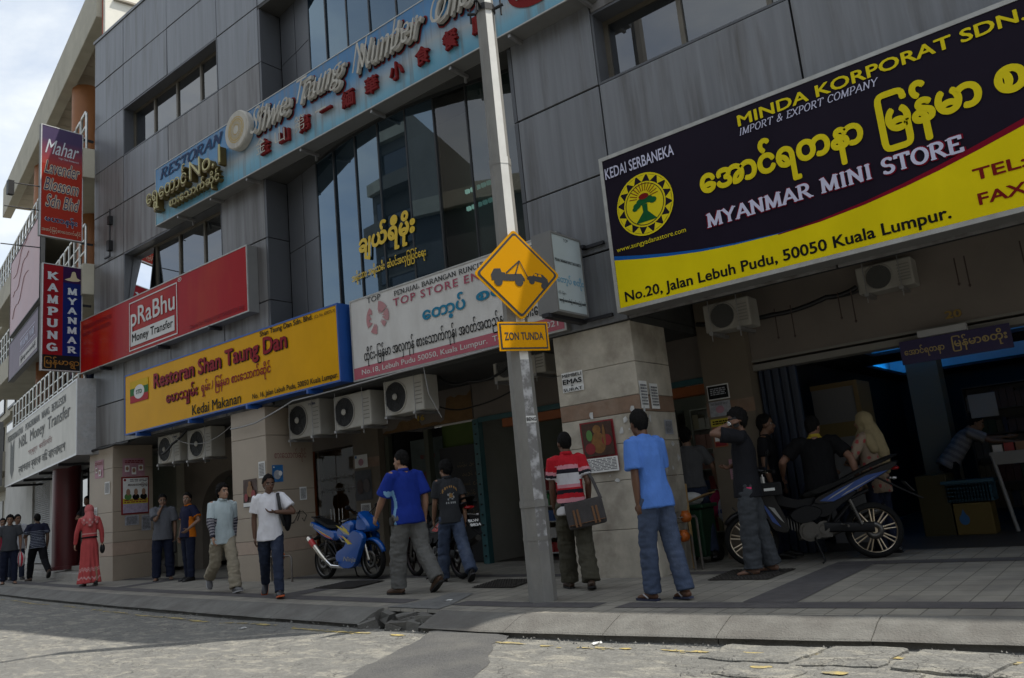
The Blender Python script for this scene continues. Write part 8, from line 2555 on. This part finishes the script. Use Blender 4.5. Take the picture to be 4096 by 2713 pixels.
top = both(bk, 'upper_fairing', [(.36, .74), (.50, .70), (.68, .70), (.72, .78), (.62, .90), (.50, .98), (.44, 1.02), (.40, .92)], .0, .13, BLUE, .3)
tk = both(bk, 'fuel_tank', [(.32, .74), (.34, .84), (.22, .90), (.02, .86), (-.14, .74), (-.10, .62), (.10, .58), (.26, .62)], .0, .15, BLUE, .28)
tl = both(bk, 'tail_fairing', [(-.14, .74), (-.10, .62), (-.30, .60), (-.62, .72), (-.86, .86), (-.88, .93), (-.66, .88), (-.36, .78)], .0, .12, BLUE, .25)
st = both(bk, 'seat', [(-.02, .82), (-.12, .775), (-.38, .80), (-.64, .905), (-.80, .945), (-.78, .975), (-.60, .945), (-.36, .85), (-.14, .83)], .0, .105, M_SEAT, .2)
g = MB(); g.tube([(-.62, .09, .93), (-.84, .08, 1.0), (-.9, 0, .99), (-.84, -.08, 1.0), (-.62, -.09, .93)], .012, 8); g.build('grab_rail', M_BLKPL, bk)
def decal(root, name, poly, y, m):
    g = MB()
    for s_ in (1, -1): g.poly([(x, s_ * y, z) for x, z in (poly if s_ < 0 else poly[::-1])])
    return g.build(name, m, root)
decal(bk, 'flame_decal', [(-.08, .84), (.06, .74), (.28, .70), (.10, .78)], .152, DECY); decal(bk, 'flame_decal', [(.06, .84), (.16, .72), (.30, .64), (.20, .76)], .153, DECY)
decal(bk, 'flame_decal', [(-.02, .80), (.12, .70), (.30, .66), (.16, .72)], .154, DECW)
decal(bk, 'flame_decal', [(.0, .70), (.2, .60), (.34, .58), (.16, .64)], .178, DECR); decal(bk, 'flame_decal', [(.02, .66), (.1, .58), (.26, .56), (.12, .60)], .1785, DECW); decal(bk, 'flame_decal', [(.1, .68), (.24, .54), (.36, .54), (.22, .62)], .179, DECY)
decal(bk, 'flame_decal', [(-.34, .68), (-.7, .82), (-.5, .72), (-.24, .64)], .122, DECY); decal(bk, 'flame_decal', [(-.3, .66), (-.6, .76), (-.42, .67), (-.22, .62)], .123, DECR)
def flank_text(root, body, x0, x1, z0, z1, y, m, slope=0, **kw):
    o = lettering(None, body, m, x0, x1, z0, z1, lambda u, v, d: (u, -(y + d), v + slope * (u - x0)), **kw); under2(o, root); return o
flank_text(bk, 'Ninja', .10, .42, .27, .36, .178, DECW, -.05, shear=.3, bold=.01)
flank_text(bk, 'RR', -.84, -.74, .86, .92, .125, DECW, -.3, shear=.3, bold=.02)
g = MB(); g.ball((.66, 0, .76), (.06, .10, .055), 14, 10); g.build('headlight', M_LENSC, bk)
g = MB(); g.tube([(.22, -.12, .24), (.05, -.15, .20), (-.22, -.17, .22), (-.34, -.18, .30)], [.022, .026, .03, .03], 12); e_ = g.build('exhaust', M_CHROME, bk)
g = MB(); g.tube([(-.34, -.18, .30), (-.44, -.19, .38), (-.76, -.20, .66), (-.78, -.20, .68)], [.03, .042, .046, .036], 14); under2(g.build('silencer', M_ALLOY), e_)
g = MB(); g.tube([(-.62, -.2, .535), (-.72, -.2, .625)], [.0475, .0475], 14); under2(g.build('silencer_band', DECR), e_)
g = MB(); g.prism([(-.70, -.06, .70), (-.95, -.05, .62), (-.95, .05, .62), (-.70, .06, .70)], (0, 0, .012)); g.build('rear_mudguard', M_BLKPL, bk)
g = MB(); g.tube([(.30, .0, .97), (.46, .12, .96)], .01, 6)
for y in (1, -1): g.tube([(.46, y * .1, .98), (.44, y * .26, 1.08)], .008, 6); g.ball((.43, y * .28, 1.09), (.012, .05, .032), 10, 8)
g.build('mirror', M_BLKPL, bk)

# --- underbone machines
def underbone(loc, rz, sc, label, main, accent, rimm, spokes, redtop=None, front_text=None, rear_lines=None, logo=None):
    b = empty('motorcycle', loc, rz, label, 'motorcycle'); b.scale = (sc, sc, sc)
    r = .285
    wheel(b, -.62, r, rimm, spokes, .09, .038); wheel(b, .62, r, rimm, spokes, .08, .034); cables(b)
    engine_and_frame(b); hb = front_end(b, r, .98, (35, 165), main if redtop is None else redtop, 'high')
    both(b, 'leg_shield', [(.46, .86), (.50, .70), (.44, .52), (.36, .36), (.22, .34), (.24, .50), (.30, .66), (.36, .82)], .07, .15, main, .06)
    both(b, 'side_cover', [(.20, .52), (.12, .42), (-.06, .44), (-.14, .54), (.02, .60)], .08, .13, M_BLKPL, .1)
    both(b, 'spine_cover', [(.40, .76), (.30, .62), (.06, .56), (-.12, .60), (-.10, .68), (.08, .66), (.28, .74), (.38, .84)], .0, .075, M_BLKPL, .1)
    both(b, 'tail_panel', [(-.08, .66), (-.06, .60), (-.22, .60), (-.46, .70), (-.78, .84), (-.96, .95), (-.90, .97), (-.60, .87), (-.30, .75)], .05, .125, main, .07)
    both(b, 'under_panel', [(-.06, .62), (-.02, .50), (-.16, .46), (-.34, .58), (-.52, .70), (-.40, .70)], .05, .115, M_BLKPL, .07)
    if logo is not None:
        decal(b, 'stripe_decal', [(-.12, .63), (-.26, .615), (-.55, .74), (-.84, .885), (-.62, .85), (-.34, .74)], .127, logo); decal(b, 'stripe_decal', [(-.40, .70), (-.34, .66), (-.58, .77), (-.74, .85)], .1285, DECW); decal(b, 'stripe_decal', [(-.24, .66), (-.20, .63), (-.40, .73), (-.50, .80)], .1285, DECW)
        decal(b, 'stripe_decal', [(.40, .62), (.30, .48), (.26, .44), (.34, .60)], .153, DECW); decal(b, 'stripe_decal', [(.46, .66), (.38, .46), (.30, .40), (.42, .62)], .1525, logo)
    both(b, 'seat', [(.06, .70), (-.02, .66), (-.30, .76), (-.60, .90), (-.86, .985), (-.98, 1.04), (-.86, 1.03), (-.60, .935), (-.30, .81), (-.06, .75)], .0, .12, M_SEAT, .25)
    g = MB(); g.ball((.50, 0, .90), (.09, .11, .10), 16, 10); g.ball((.43, 0, 1.0), (.09, .12, .05), 14, 8); g.build('cowl', main, b)
    g = MB(); g.ball((.565, 0, .90), (.035, .075, .055), 14, 8); g.build('headlight', M_LENSC, b)
    g = MB(); g.prism([(-.72, -.06, .82), (-1.0, -.055, .64), (-1.14, -.03, .56), (-1.14, .03, .56), (-1.0, .055, .64), (-.72, .06, .82)], (0, 0, .016)); g.build('rear_mudguard', M_BLKPL, b)
    g = MB(); g.ball((-.92, 0, .90), (.05, .08, .024), 12, 8); g.build('tail_light', M_LENSR, b)
    g = MB()
    for y in (1, -1): g.ball((-.88, y * .14, .80), (.03, .03, .018), 10, 6); g.tube([(-.86, 0, .82), (-.88, y * .13, .80)], .006, 5)
    g.build('indicator', M_LENSC, b)
    if rear_lines: plate(b, '', -1.02, .70, R(-38), -1, .19, .13, rear_lines)
    if front_text: plate(b, front_text, .76, .62, R(40), 1, .2, .055)
    g = MB(); g.tube([(.14, -.1, .36), (.12, -.13, .24), (-.15, -.15, .24), (-.4, -.17, .34), (-.80, -.18, .50)], [.016, .018, .022, .04, .045], 12); g.build('exhaust', M_ALLOYD, b)
    g = MB()
    for y in (1, -1): g.tube([(.36, y * .22, 1.0), (.33, y * .28, 1.16)], .007, 6); g.ball((.32, y * .30, 1.18), (.012, .055, .034), 10, 8)
    under2(g.build('mirror', M_BLKPL), hb)
    return b
BK = mat('gloss_black', (.006, .006, .008), .3, spec=.3, coat=.12)
REDG = mat('gloss_red', (.34, .015, .02), .25, coat=.5)
BLU2 = mat('metallic_blue', (.008, .045, .20), .3, coat=.2)
underbone((-8.36, 8.52, gz(-8.4)), D(164), 1.05, 'black and red motorcycle parked behind the slim man in the black shirt', BK, BK, mat('black_rim', (.03, .02, .02), .4, metal=.4), 5, REDG, 'BLW', ['BLW', '8824'], DECR)
b20 = underbone((-3.28, 9.40, 0), D(203), 1.07, 'black and blue motorcycle with gold ten spoke wheels outside the dark store', BK, BLU2, mat('gold_spoke_alloy', (.66, .56, .42), .28, metal=.95), 9, BK, 'WXC', ['WXC', '7'], BLU2)
s = empty('carrier_box', (-3.62, 9.2, .78), D(204), 'black box with a small label on the front of the blue motorcycle', 'box')
g = MB(); g.box(-.14, .14, -.16, .16, 0, .15); under2(g.build('box_body', M_BLKPL, bevel=.012), s)
g = MB(); g.box(-.06, .06, .161, .164, .06, .09); under2(g.build('label_strip', M_PAPER), s)
g = MB(); g.cyl((-3.66, 9.16, .93), (-3.66, 9.16, 1.0), .026, n=12); g.cyl((-3.66, 9.16, 1.0), (-3.66, 9.16, 1.03), .012, n=10)
tag(g.build('bottle', M_LENSC), 'small clear water bottle standing on the black box on the motorcycle', 'bottle')
